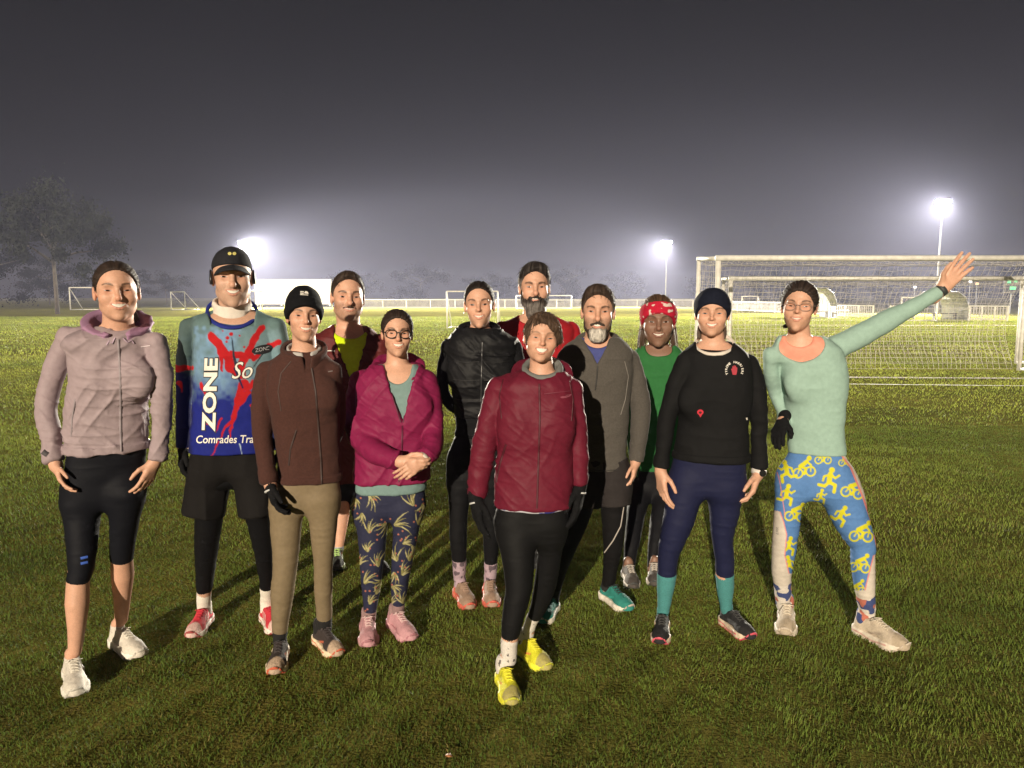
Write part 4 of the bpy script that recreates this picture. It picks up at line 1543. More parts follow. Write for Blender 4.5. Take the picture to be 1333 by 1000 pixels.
# 2 ---------------------------------------------------------------- cap man
def race_paint(v):
    q = px(v)
    u, w = q[:, 0], q[:, 1]
    teal, pale, blue = np.array((0.10, 0.16, 0.165)), np.array((0.17, 0.29, 0.46)), np.array((0.012, 0.018, 0.17))
    n = vn(v * 22) * 0.6 + vn(v * 60) * 0.4
    n = np.asarray(n)
    c = np.tile(teal, (len(v), 1))
    K = Inks(v, c)
    K.u, K.v = u, w
    K.mix(pale, np.clip((w - 425 + n * 16) / 14, 0, 1) * np.clip(1 - np.abs(u - 290) / 46 + 0.6 * n, 0, 1) * 1.3)
    K.mix((0.16, 0.25, 0.29), np.clip((w - 424 + n * 6) / 10, 0, 1) * np.clip((u - 300) / 20, 0, 1) * 0.9)
    K.mix(blue, np.clip((w - 487 + n * 20) / 34, 0, 1))
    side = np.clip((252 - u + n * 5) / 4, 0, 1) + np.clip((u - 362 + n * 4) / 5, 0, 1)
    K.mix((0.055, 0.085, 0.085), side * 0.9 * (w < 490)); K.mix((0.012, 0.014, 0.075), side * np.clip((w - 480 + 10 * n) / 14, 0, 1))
    red = (0.40, 0.012, 0.016)
    def rs(pts, a, b):
        K2 = K.u, K.v
        K.u, K.v = u + n * 2.6, w + vn(v * 35 + 5) * 2.6
        K.stroke(pts, a, red, b)
        K.u, K.v = K2
    rs([(276, 438), (288, 456), (300, 474)], 11, 12); rs([(300, 474), (312, 486)], 16, 16)
    rs([(341, 426), (330, 444), (319, 466), (312, 484)], 8, 12); rs([(284, 452), (289, 482)], 8, 3)
    rs([(362, 446), (350, 450), (330, 466)], 9, 6); rs([(300, 462), (326, 462)], 9, 9); rs([(318, 500), (309, 520), (304, 545)], 12, 6)
    rs([(304, 545), (292, 560), (286, 572)], 5, 1.5); rs([(306, 540), (300, 562), (300, 572)], 3.5, 1.2); rs([(310, 524), (324, 512)], 10, 8)
    rs([(290, 545), (280, 562)], 3, 1); rs([(283, 576), (275, 594)], 3, 1); rs([(330, 498), (322, 508)], 8, 5); rs([(262, 500), (270, 518)], 5, 2)
    for c_, r in (((296, 440), 2.4), ((301, 435), 2.6), ((295, 445), 1.6), ((312, 437), 1.3), ((290, 431), 1.1), ((284, 447), 1.2), ((318, 452), 1.5), ((274, 484), 2), ((268, 512), 1.5), ((327, 528), 2), ((270, 552), 1.4)):
        K.dot(c_, r, red)
    rs([(230, 480), (250, 478)], 10, 6); rs([(233, 498), (236, 508)], 8, 3)
    K.stroke([(302, 440), (304, 462), (308, 478)], 1.2, (0.02, 0.03, 0.05), 4.5)
    K.stroke([(306, 480), (316, 505)], 4, (0.012, 0.015, 0.06), 2)
    K.stroke([(312, 578), (315, 592)], 1.2, (0.4, 0.5, 0.6), 0.6); K.stroke([(348, 452), (330, 478)], 2, (0.02, 0.02, 0.03), 1)
    return K.c

def runner_cap():
    sp = dict(label='man in a dark peaked cap and red splashed blue race shirt with white snood', seed=2.0, Y=3.17,
        feet=[(270, 808), (251, 834), (346, 806), (361, 829)],
        skin=(0.52, 0.31, 0.22),
        head=dict(lower=1.06, taper=0.05, nose=1.12, lean=0.02, eye=(302.5, 360), top=326, chin=403, yaw=0, pitch=0, roll=-1, male=0.8, w=1.0, jaw=1.12, smile=0.006, hh=0.245, hair=None, brow=(0.16, 0.11, 0.08), browa=0.6, open=0.8, stubble=((0.30, 0.24, 0.20), 0.25),
            hat=dict(kind='cap', name='cap', col=(0.018, 0.018, 0.022), mat='cap_cloth_top', z0=0.030, tilt=0.20, t=0.004)),
        neck=(304, 408), nr=0.058,
        torso=[(402, 282, 332), (414, 256, 356), (440, 248, 366), (480, 249, 366), (540, 247, 366), (592, 244, 368)],
        armA=[(246, 426, 14), (241, 465, 13.5), (240, 510, 12.5), (239, 548, 11.5), (239, 582, 10.5)],
        armB=[(359, 427, 14), (367, 465, 13), (371, 510, 12), (372, 548, 11), (371, 582, 10)],
        hands=[dict(w=(239, 584, 0.0), t=(236, 622, -0.05), palm=(1, .3, 0), thumb=(0, -1, 0), glove=True, curl=30), dict(w=(371, 584, 0), t=(369, 630, -0.03), palm=(-1, .3, 0), thumb=(0, -1, 0), glove=True)],
        hips=[(580, 250, 352), (610, 248, 354), (640, 252, 350)],
        legA=[(610, 252, 300), (650, 252, 297), (696, 251, 289), (730, 252, 284), (775, 255, 276), (790, 256, 275)],
        legB=[(610, 304, 352), (650, 312, 352), (696, 324, 357), (735, 333, 358), (768, 338, 356), (782, 338.5, 356)],
        legwear=dict(name='tights', hem=(775, 768), col=(0.0044, 0.0044, 0.0055), step=0.005),
        shorts=dict(waist=[(572, 252, 352), (600, 250, 354), (622, 248, 354)], legs=[[(606, 249, 300), (640, 241, 298), (669, 236, 293)], [(606, 303, 354), (640, 307, 358), (669, 311, 361)]], col=(0.009, 0.008, 0.008)),
        socks=dict(top=(773, 766), col=(0.66, 0.62, 0.55)),
        shoes=dict(main=(0.55, 0.03, 0.05), toe=(0.6, 0.42, 0.38), stripe=(0.68, 0.6, 0.55), sole=(0.72, 0.66, 0.6), sole2=(0.45, 0.05, 0.05), lace=(0.5, 0.03, 0.05), lace_name='red', tread=(0.3, 0.05, 0.05)),
        rings=[D(JERSEY, name='snood', rx=0.071, ry=0.076, h=0.085, t=0.007, flare=0.0, tilt=0.34, dz=-0.030, col=(0.62, 0.56, 0.5), famp=1.3)],
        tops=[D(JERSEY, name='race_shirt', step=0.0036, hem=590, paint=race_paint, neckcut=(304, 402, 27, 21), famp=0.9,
                collar=dict(name='neckband', h=0.012, low=0.001, rx=0.098, ry=0.122, t=0.006, flare=0, tilt=0.50, dz=0.002, dy=-0.014, cut=True, col=(0.02, 0.03, 0.20)))])
    R = person(sp)
    bv = front_bvh(R['race_shirt_m'])
    sh = R['race_shirt']
    white, dark = M_('print_white', (0.72, 0.68, 0.62)), M_('print_black', (0.012, 0.012, 0.016))
    zone = lambda x, y: (281.5 - y * 22.5 - (560 - 97 * (x / 2.9) - 510) * 0.04, 560 - x * 34.0)
    lettering(bv, 'ZONE', zone, 0.0022, 0.075).obj('printed_word_edge', dark, sh)
    lettering(bv, 'ZONE', zone, 0.0040, 0.038).obj('printed_word', white, sh)
    so = lambda x, y: (300 + x * 27 , 493 - y * 31 - x * 1.0)
    lettering(bv, 'So', so, 0.0022, 0.03, 0.35).obj('printed_word_edge', dark, sh)
    lettering(bv, 'So', so, 0.0040, 0.0, 0.35).obj('printed_word', white, sh)
    lettering(bv, 'Comrades Trainer', lambda x, y: (255 + x * 12.6, 577 - y * 14.5 - x * 0.1), 0.0028, 0.01, 0.15).obj('printed_words', white, sh)
    oval = [(341.5 + 14 * math.cos(a), 455 + 6.0 * math.sin(a) - 2.5 * math.cos(a)) for a in np.linspace(0, 2 * math.pi, 24, False)]
    print_on(bv, [oval], 'printed_badge', dark, sh, 0.0022)
    lettering(bv, 'ZONE', lambda x, y: (332 + x * 6.6, 458.6 - y * 7 - x * 1.3), 0.0042, 0.005).obj('printed_word', M_('print_grey', (0.4, 0.4, 0.42)), sh)
    gold = M_('cap_badge_gold', (0.55, 0.48, 0.15))
    for du in (-3.0, 3.0):
        c = [(302 + du + 2.4 * math.cos(a), 330.5 + 2.0 * math.sin(a)) for a in np.linspace(0, 2 * math.pi, 12, False)]
        print_on(R['hat'], [c], 'cap_badge', gold, R['root'], 0.002)
    # bone-conduction earphones hooked over both ears
    fr = R['fr']
    for sx in (-1, 1):
        mb = MB()
        mb.tube([fr.w((sx * 0.082, 0.018, -0.03)), fr.w((sx * 0.083, 0.02, -0.008)), fr.w((sx * 0.083, 0.006, 0.026)), fr.w((sx * 0.082, -0.025, 0.03)), fr.w((sx * 0.082, -0.045, 0.0))], [0.007, 0.0075, 0.004, 0.003, 0.003], 8)
        mb.obj('earphone', M_('earphone_black', (0.015, 0.015, 0.017), rough=0.35), R['root'], True)

# 3 ---------------------------------------------------------------- beanie woman
def runner_beanie():
    brown = (0.060, 0.026, 0.021)
    sp = dict(label='woman in a black beanie, brown fleece jacket and khaki leggings with one black glove showing', seed=3.0,
        feet=[(366, 852), (360, 880), (416, 836), (438, 857)],
        head=dict(taper=0.06, nose=0.98, lower=1.0, cheek=0.95, eye=(398, 411), top=377, chin=445.5, yaw=6, pitch=1, roll=2, w=0.95, smile=0.0055, hh=0.238, hair='tied', hcol=(0.05, 0.03, 0.02), open=0.8, brow=(0.05, 0.03, 0.02),
            hat=dict(kind='beanie', name='beanie', col=(0.0055, 0.0055, 0.0066), z0=-0.026, tilt=0.74, t=0.011, high=0.006)),
        neck=(397, 462), nr=0.05,
        torso=[(456, 366, 424), (468, 352, 434), (490, 346, 441), (540, 352, 445), (590, 358, 446), (634, 361, 446)],
        armA=[(347, 483, 15), (342, 520, 15.5, -0.02), (341, 560, 14.5, -0.05), (346, 600, 13, -0.09), (351, 630, 12, -0.11)],
        armB=[(433, 482, 13), (440, 520, 11, 0.06), (438, 560, 11, 0.12), (425, 590, 10, 0.17), (405, 605, 9, 0.19)],
        hands=[dict(w=(352, 632, -0.115), t=(364, 676, -0.16), palm=(1, 0.2, 0), thumb=(1, -0.8, 0), glove=True, cuff=True, curl=30), None],
        hips=[(620, 360, 445), (650, 352, 444), (672, 350, 441)],
        legA=[(650, 350, 397), (690, 350, 394), (732, 353, 390), (775, 350.5, 384), (805, 352, 378), (834, 355, 373)],
        legB=[(650, 397, 444), (690, 402, 440), (732, 407, 435), (770, 408, 434), (808, 412, 433), (822, 413, 431)],
        legwear=dict(hem=(833, 808), col=(0.185, 0.14, 0.085), step=0.0045, mat='legging_khaki'),
        socks=dict(top=(830, 806), col=(0.0066, 0.0060, 0.0066)),
        shoes=dict(main=(0.035, 0.025, 0.024), mark=(0.5, 0.12, 0.06), toe=(0.45, 0.33, 0.24), collar=(0.012, 0.012, 0.012), sole=(0.72, 0.60, 0.42), sole2=(0.6, 0.12, 0.05), toecap2=True, lace=(0.05, 0.04, 0.04), lace_name='dark', tread=(0.5, 0.1, 0.05)),
        bust=[(380, 516, 0.06, 0.075), (420, 516, 0.06, 0.075)],
        rings=[D(JERSEY, name='zip_collar', rx=0.062, ry=0.066, h=0.04, t=0.006, flare=0.06, tilt=0.3, dz=-0.006, gap=0.014, gdx=0.01, col=(0.38, 0.36, 0.35))],
        tops=[D(FLEECE, name='fleece_jacket', col=brown, hem=632, cuff=True, hemband=True,
                collar=dict(h=0.06, gap=0.016, gdx=0.012, rx=0.077, ry=0.08, t=0.009, flare=0.1, tilt=0.38, dz=-0.026))])
    R = person(sp)
    bv = front_bvh(R['fleece_jacket_m']); j = R['fleece_jacket']
    line_on(R, bv, [(405, 474), (411, 510), (415, 560), (418, 600), (419, 630)], 0.009, 'zip', M_('zip_brown', (0.03, 0.014, 0.012)), j)
    line_on(R, bv, [(386, 560), (378, 585), (376, 606)], 0.008, 'pocket_seam', M_('zip_brown', (0.03, 0.014, 0.012)), j)
    line_on(R, bv, [(381, 468), (366, 486), (362, 510), (366, 535)], 0.006, 'shoulder_seam', M_('seam_brown', (0.045, 0.02, 0.016)), j)
    line_on(R, bv, [(427, 484), (433, 483)], 0.005, 'chest_mark', M_('mark_grey', (0.16, 0.13, 0.13)), j)
    w = M_('print_white', (0.72, 0.68, 0.62))
    hb = R['hat']
    print_on(hb, [[(391, 379.5), (395.5, 379.8), (395.5, 381), (391, 380.7)], [(391, 381.5), (395.5, 381.8), (395.5, 383), (391, 382.7)], [(391, 383.4), (401, 384.1), (401, 385.0), (391, 384.4)],
                  [(396.2, 382.6), (396.4, 380.6), (398, 379.4), (400, 380.0), (401.2, 381.6), (401.3, 383.0)]], 'beanie_badge', w, R['root'], 0.0022)

# 4 ---------------------------------------------------------------- moustache man
def runner_moustache():
    sp = dict(label='man with a moustache in a maroon jacket over a neon yellow shirt, standing behind', seed=4.0,
        feet=[(438, 728), (440, 746), (482, 734), (501, 750)], Y=4.4,
        head=dict(lower=1.02, nose=1.05, cheek=1.06, taper=-0.03, eye=(455, 386.5), top=358, chin=422, yaw=6, pitch=2, roll=2, male=1.0, w=1.0, jaw=1.1, smile=0.0025, hh=0.243, hair='short', hcol=(0.045, 0.028, 0.018), hairt=0.009, grey=((0.2, 0.17, 0.15), 0.4), hl=-0.008, brow=(0.03, 0.02, 0.014), browt=0.0045,
            stubble=((0.13, 0.09, 0.07), 0.5), beard=dict(kind='moustache', col=(0.05, 0.032, 0.022))),
        neck=(455, 438), nr=0.06,
        torso=[(424, 432, 478), (436, 412, 494), (460, 408, 502), (500, 412, 500), (560, 416, 500), (620, 418, 498)],
        armA=[(412, 448, 14), (406, 490, 13), (406, 530, 12), (412, 570, 11), (420, 610, 10)],
        armB=[(494, 448, 14), (500, 490, 13), (502, 530, 12), (496, 580, 11), (486, 626, 9)],
        hands=[None, dict(w=(481, 630, -0.02), t=(470, 668, -0.06), palm=(-1, .3, 0), thumb=(-0.3, -1, 0), curl=28)],
        hips=[(600, 424, 492), (630, 424, 492), (650, 426, 490)],
        legA=[(636, 426, 458), (670, 431, 456), (700, 434, 450), (722, 431, 446), (740, 432, 444)],
        legB=[(636, 460, 490), (670, 462, 486), (700, 466, 482), (725, 468, 484), (742, 474, 486)],
        shorts=dict(waist=[(590, 424, 494), (620, 422, 494), (640, 422, 494)], legs=[[(620, 424, 458), (662, 424, 458)], [(620, 460, 494), (662, 460, 492)]], col=(0.012, 0.013, 0.02)),
        socks=dict(top=(716, 716), col=(0.35, 0.38, 0.42)),
        shoes=dict(main=(0.03, 0.035, 0.03), mark=(0.35, 0.65, 0.12), sole=(0.5, 0.62, 0.35), heel=(0.3, 0.5, 0.1), lace=(0.4, 0.6, 0.2), lace_name='green'),
        tops=[D(JERSEY, name='neon_shirt', grow=-0.011, sleeves=False, col=(0.52, 0.68, 0.01), neckcut=(455, 425, 22, 16)),
              D(SHELL, name='jacket', grow=0.004, col=(0.095, 0.016, 0.016), hem=628, vopen=(454, 418, 26, 461, 505, 0.06),
                collar=dict(h=0.05, gap=0.085, rx=0.09, ry=0.09, t=0.008, flare=0.3, tilt=0.5, dz=-0.03))])
    R = person(sp)
    bv = front_bvh(R['jacket_m'])
    line_on(R, bv, [(424, 457), (430, 456.6), (436, 457)], 0.006, 'chest_mark', M_('print_white', (0.72, 0.68, 0.62)), R['jacket'], 0.003)

# 5 ---------------------------------------------------------------- glasses woman
def leaf_paint(v):
    q = px(v)
    base = np.tile(np.array((0.022, 0.024, 0.052)), (len(v), 1))
    K = Inks(v, base, (430, 620), 4.165)
    K.u = (q[:, 0] - 430) * 4.165; K.v = (q[:, 1] - 620) * 4.165
    rnd = random.Random(4)
    olive, cream = (0.21, 0.19, 0.075), (0.36, 0.33, 0.17)
    sprig = [(205, 95, 60, 95), (215, 310, -85, 85), (300, 250, 120, 80), (345, 270, -15, 95), (395, 370, -20, 60), (265, 490, -100, 90), (365, 460, -110, 90), (390, 540, -55, 75), (185, 585, -50, 75),
             (330, 600, 30, 60), (285, 560, 140, 70), (215, 695, -70, 60), (400, 690, -110, 70), (455, 160, -110, 95), (480, 265, -70, 70), (205, 410, -100, 60), (170, 200, 100, 60), (130, 120, 80, 60),
             (500, 150, 100, 70), (430, 460, -80, 60), (345, 520, 100, 60), (250, 640, -60, 50), (330, 700, -80, 50), (160, 480, -70, 60), (440, 380, 60, 50)]
    for (x, y, a, L) in sprig:
        for k in range(5):
            b = rad(a - 25 + (k - 2) * 15 + rnd.uniform(-5, 5)); l = L * rnd.uniform(0.75, 1.2)
            bend = 0.55 + (k - 2.5) * 0.05
            pts = [(x + l * t * math.cos(b + bend * t), y + l * t * math.sin(b + bend * t)) for t in (0.08, 0.4, 0.75, 1)]
            K.stroke(pts, 9, cream if rnd.random() < 0.4 else olive, 1.5, 0.5)
            K.stroke(pts[1:3], 7, olive if k % 2 else cream, 5, 0.5)
        for k in range(3):
            K.dot((x + rnd.uniform(-50, 50), y + rnd.uniform(-50, 50)), 5, (0.34, 0.12, 0.08), 0.5)
    return K.c

def runner_glasses():
    mag = (0.19, 0.012, 0.058)
    sp = dict(label='woman in dark glasses with clasped hands, magenta jacket and leaf patterned leggings', seed=5.0,
        feet=[(478, 818), (482, 846), (512, 815), (534, 837)], shoe_size=0.26,
        head=dict(lower=1.02, taper=0.03, cheek=0.98, nose=1.02, lean=-0.03, eye=(518, 434), top=403.5, chin=464, yaw=3, pitch=2, roll=2, w=0.98, jaw=0.98, smile=0.0065, hh=0.236, hair='tied', hcol=(0.04, 0.024, 0.018), hairt=0.010, hl=0.004, open=0.8, hamp=0.0025,
            glasses=dict(name='black', col=(0.012, 0.011, 0.011), rx=0.027, rz=0.021, r=0.0022)),
        neck=(518, 482), nr=0.05,
        torso=[(474, 488, 548), (484, 472, 556), (504, 464, 562), (545, 465, 562), (590, 461, 561), (636, 458, 560)],
        armA=[(470, 497, 15), (465, 530, 15), (467, 566, 15.5, -0.05), (492, 590, 15, -0.14), (517, 600, 12, -0.2)],
        armB=[(555, 497, 14), (561, 530, 14), (564, 562, 13, -0.04), (562, 585, 12, -0.12), (552, 596, 11, -0.18)],
        hands=[dict(w=(521, 601, -0.205), t=(556, 610, -0.235), palm=(0, 1, 0.2), thumb=(0, -0.3, 1), curl=38), dict(w=(549, 599, -0.20), t=(520, 622, -0.27), palm=(0, 1, 0), thumb=(0, -0.4, 1), curl=30)],
        hips=[(622, 465, 552), (640, 461, 556), (655, 458, 555), (680, 462, 550)],
        legA=[(660, 457, 508), (700, 464, 505), (740, 467, 500), (770, 470, 496), (797, 473, 490), (806, 474, 489)],
        legB=[(660, 508, 553), (700, 510, 545), (740, 508, 536), (770, 508, 531), (795, 510, 526), (802, 510, 525)],
        legwear=dict(hem=(797, 795), paint=leaf_paint, step=0.0032, mat='legging_print'),
        socks=dict(top=(795, 793), col=(0.25, 0.16, 0.16)),
        shoes=dict(main=(0.50, 0.26, 0.29), collar=(0.28, 0.17, 0.18), heel=(0.36, 0.19, 0.21), sole=(0.52, 0.28, 0.31), lace=(0.62, 0.45, 0.45), lace_name='pink', tread=(0.35, 0.15, 0.18)),
        bust=[(493, 534, 0.066, 0.085), (540, 534, 0.066, 0.085)],
        rings=[D(SHELL, name='hood', rx=0.088, ry=0.085, h=0.05, t=0.012, flare=0.2, tilt=0.45, gap=0.05, dz=-0.03, col=mag, famp=1.0, dy=0.005)],
        tops=[D(JERSEY, name='teal_shirt', grow=-0.009, sleeves=False, hem=643, col=(0.16, 0.24, 0.235), neckcut=(518, 470, 20, 30)),
              D(SHELL, name='jacket', grow=0.007, col=mag, hem=630, cuff=True, famp=0.9, vopen=(518, 470, 24, 524, 552, 0.07))])
    R = person(sp)
    bv = front_bvh(R['jacket_m'])
    line_on(R, bv, [(524, 554), (523, 590), (519, 628)], 0.008, 'zip', M_('zip_magenta', (0.09, 0.006, 0.03)), R['jacket'])
    line_on(R, bv, [(505, 492), (512, 520), (522, 550)], 0.007, 'zip_tape', M_('zip_magenta', (0.09, 0.006, 0.03)), R['jacket'])
    line_on(R, bv, [(534, 492), (529, 520), (525, 550)], 0.007, 'zip_tape', M_('zip_magenta', (0.09, 0.006, 0.03)), R['jacket'])
    # beaded necklace and a pale watch at the cuff
    nb, mb = R['nb'], MB()
    bb = front_bvh(R['teal_shirt_m'])
    pts = []
    for t in np.linspace(-1, 1, 19):
        a = t * 1.25
        p = nb + np.array([0.058 * math.sin(a), -0.062 * math.cos(a) - 0.004, -0.012 - 0.028 * math.cos(a) ** 2])
        pts.append(p)
    for p in pts:
        mb.tube([p - np.array([0, 0, .003]), p, p + np.array([0, 0, .003])], [0.0012, 0.0036, 0.0012], 6)
    mb.obj('necklace', M_('beads', (0.5, 0.45, 0.36), rough=0.3), R['root'], True)
    w0 = P(551, 597, R['Y0'] - 0.19); w1 = P(548, 600, R['Y0'] - 0.20)
    mb = MB(); d = (w1 - w0) / np.linalg.norm(w1 - w0)
    mb.tube([w0 - d * 0.008, w0 + d * 0.008], 0.031, 16); mb.obj('watch_strap', M_('strap_pale', (0.55, 0.48, 0.42)), R['root'], True)

# 6 ---------------------------------------------------------------- young woman in black
def runner_black():
    sp = dict(label='dark haired young woman all in black with a padded vest and hands behind her back', seed=6.0,
        feet=[(597, 774), (614, 797), (637, 771), (640, 794)], shoe_size=0.265,
        head=dict(taper=0.12, lower=1.02, nose=0.92, cheek=0.92, eye=(623, 396.5), top=365, chin=425.5, yaw=-3, pitch=1, roll=-2, w=0.97, jaw=0.92, smile=0.0045, hh=0.235, hair='tied', hcol=(0.022, 0.014, 0.011), hairt=0.006, open=1.12, brow=(0.02, 0.012, 0.01), browt=0.004),
        neck=(624, 438), nr=0.047,
        torso=[(428, 596, 652), (438, 586, 668), (462, 583, 674), (500, 587, 668), (540, 590, 662), (590, 586, 660), (640, 584, 658)],
        armA=[(585, 452, 13), (577, 485, 11.5), (577, 512, 10.5, 0.04), (592, 530, 9.5, 0.12), (610, 540, 8.5, 0.18)],
        armB=[(668, 452, 13), (676, 485, 11.5), (676, 512, 10.5, 0.04), (660, 530, 9.5, 0.12), (640, 540, 8.5, 0.18)],
        hands=[None, None],
        hips=[(548, 602, 646), (572, 588, 658), (610, 582, 660), (640, 583, 656)],
        legA=[(600, 581.5, 619), (640, 582, 614), (668, 584, 610), (700, 584, 609), (732, 588, 608), (752, 590, 606)],
        legB=[(600, 621, 660), (640, 624, 656), (668, 626, 653), (700, 628, 651), (736, 630, 648), (754, 631, 646)],
        legwear=dict(hem=(733, 736), col=(0.0055, 0.0055, 0.0066), step=0.005),
        socks=dict(top=(735, 738), paint=lambda v: np.where((vn(v * np.array([55, 55, 40])) > 0.25)[:, None], np.array([[0.10, 0.07, 0.09]]), np.array([[0.36, 0.26, 0.31]]))),
        shoes=dict(main=(0.33, 0.22, 0.16), mark=(0.42, 0.3, 0.24), sole=(0.60, 0.13, 0.09), heel=(0.60, 0.12, 0.08), sole2=(0.68, 0.28, 0.2), lace=(0.3, 0.2, 0.15), lace_name='tan', tread=(0.55, 0.1, 0.07)),
        bust=[(606, 490, 0.06, 0.085), (646, 490, 0.06, 0.085)],
        tops=[D(JERSEY, name='long_sleeve_top', grow=-0.005, col=(0.0055, 0.0055, 0.0066), hem=572),
              D(SHELL, name='padded_vest', grow=0.005, sleeves=False, col=(0.0066, 0.0066, 0.0077), hem=545, famp=1.6,
                collar=dict(h=0.075, gap=0.022, rx=0.078, ry=0.078, t=0.011, flare=0.12, tilt=0.35, dz=-0.03))])
    R = person(sp)
    bv = front_bvh(R['padded_vest_m']); g = R['padded_vest']
    z = M_('zip_black', (0.03, 0.03, 0.033), rough=0.35)
    line_on(R, bv, [(628, 446), (627, 480), (626, 540)], 0.008, 'zip', z, g)
    for y in (468, 492, 517):
        line_on(R, bv, [(590, y + 2), (606, y + 4), (624, y + 3)], 0.004, 'quilt_seam', M_('seam_black', (0.006, 0.006, 0.007)), g)
        line_on(R, bv, [(630, y + 3), (648, y + 4), (664, y + 2)], 0.004, 'quilt_seam', M_('seam_black', (0.006, 0.006, 0.007)), g)
    fr = R['fr']
    for sx in (-1, 1):
        mb = MB(); mb.tube([fr.w((sx * 0.079, 0.004, -0.034)), fr.w((sx * 0.080, 0.006, -0.040)), fr.w((sx * 0.079, 0.004, -0.046))], [0.001, 0.003, 0.001], 6)
        mb.obj('earring', M_('pearl', (0.6, 0.55, 0.5), rough=0.25), R['root'], True)
    hair_tail(fr, [(0, -0.1, 0.03), (0, -0.135, 0.0), (0.01, -0.12, -0.06)], 0.016, sp['head'], R['root'], 'hair_bun')

# 7 ---------------------------------------------------------------- bearded man in red
def runner_red():
    sp = dict(label='tall bearded man in a bright red T-shirt at the back of the group', seed=7.0,
        feet=[(696, 724), (694, 745), (727, 722), (733, 741)],
        head=dict(lower=1.05, nose=1.1, cheek=0.95, eye=(697, 373.5), top=346.5, chin=405, yaw=4, pitch=1, roll=0, male=1.0, w=1.0, jaw=1.05, smile=0.003, curve=-0.001, hh=0.235, hair='short', hcol=(0.022, 0.016, 0.013), hairt=0.012, hl=0.002, quiff=0.018, grey=((0.24, 0.21, 0.19), 0.8), hamp=0.004, brow=(0.02, 0.013, 0.01), browt=0.0048, browz=0.017,
            beard=dict(kind='full', len=0.011, drop=0.052, col=(0.030, 0.022, 0.018), col2=(0.11, 0.095, 0.085), rough=1.5)),
        neck=(697, 420), nr=0.062,
        torso=[(410, 672, 722), (420, 654, 742), (445, 648, 750), (490, 652, 746), (560, 656, 742), (620, 656, 742)],
        armA=[(654, 432, 14), (647, 470, 13), (646, 510, 11), (650, 550, 10), (656, 590, 9)],
        armB=[(742, 432, 14), (749, 470, 13), (750, 510, 11), (746, 550, 10), (740, 590, 9)],
        hands=[None, None],
        hips=[(590, 660, 738), (630, 660, 738), (650, 662, 736)],
        legA=[(630, 662, 698), (660, 670, 700), (690, 678, 703), (720, 684, 702)],
        legB=[(630, 699, 736), (660, 705, 736), (690, 712, 737), (718, 718, 737)],
        legwear=dict(name='tights', hem=(722, 720), col=(0.0055, 0.0055, 0.0066), step=0.006),
        shoes=dict(main=(0.02, 0.02, 0.022), sole=(0.03, 0.03, 0.033), lace=(0.05, 0.05, 0.05), lace_name='black'),
        tops=[D(JERSEY, name='tshirt', col=(0.30, 0.012, 0.018), hem=620, sleeve_end=(0.55, 0.55), neckcut=(697, 410, 24, 14))])
    person(sp)

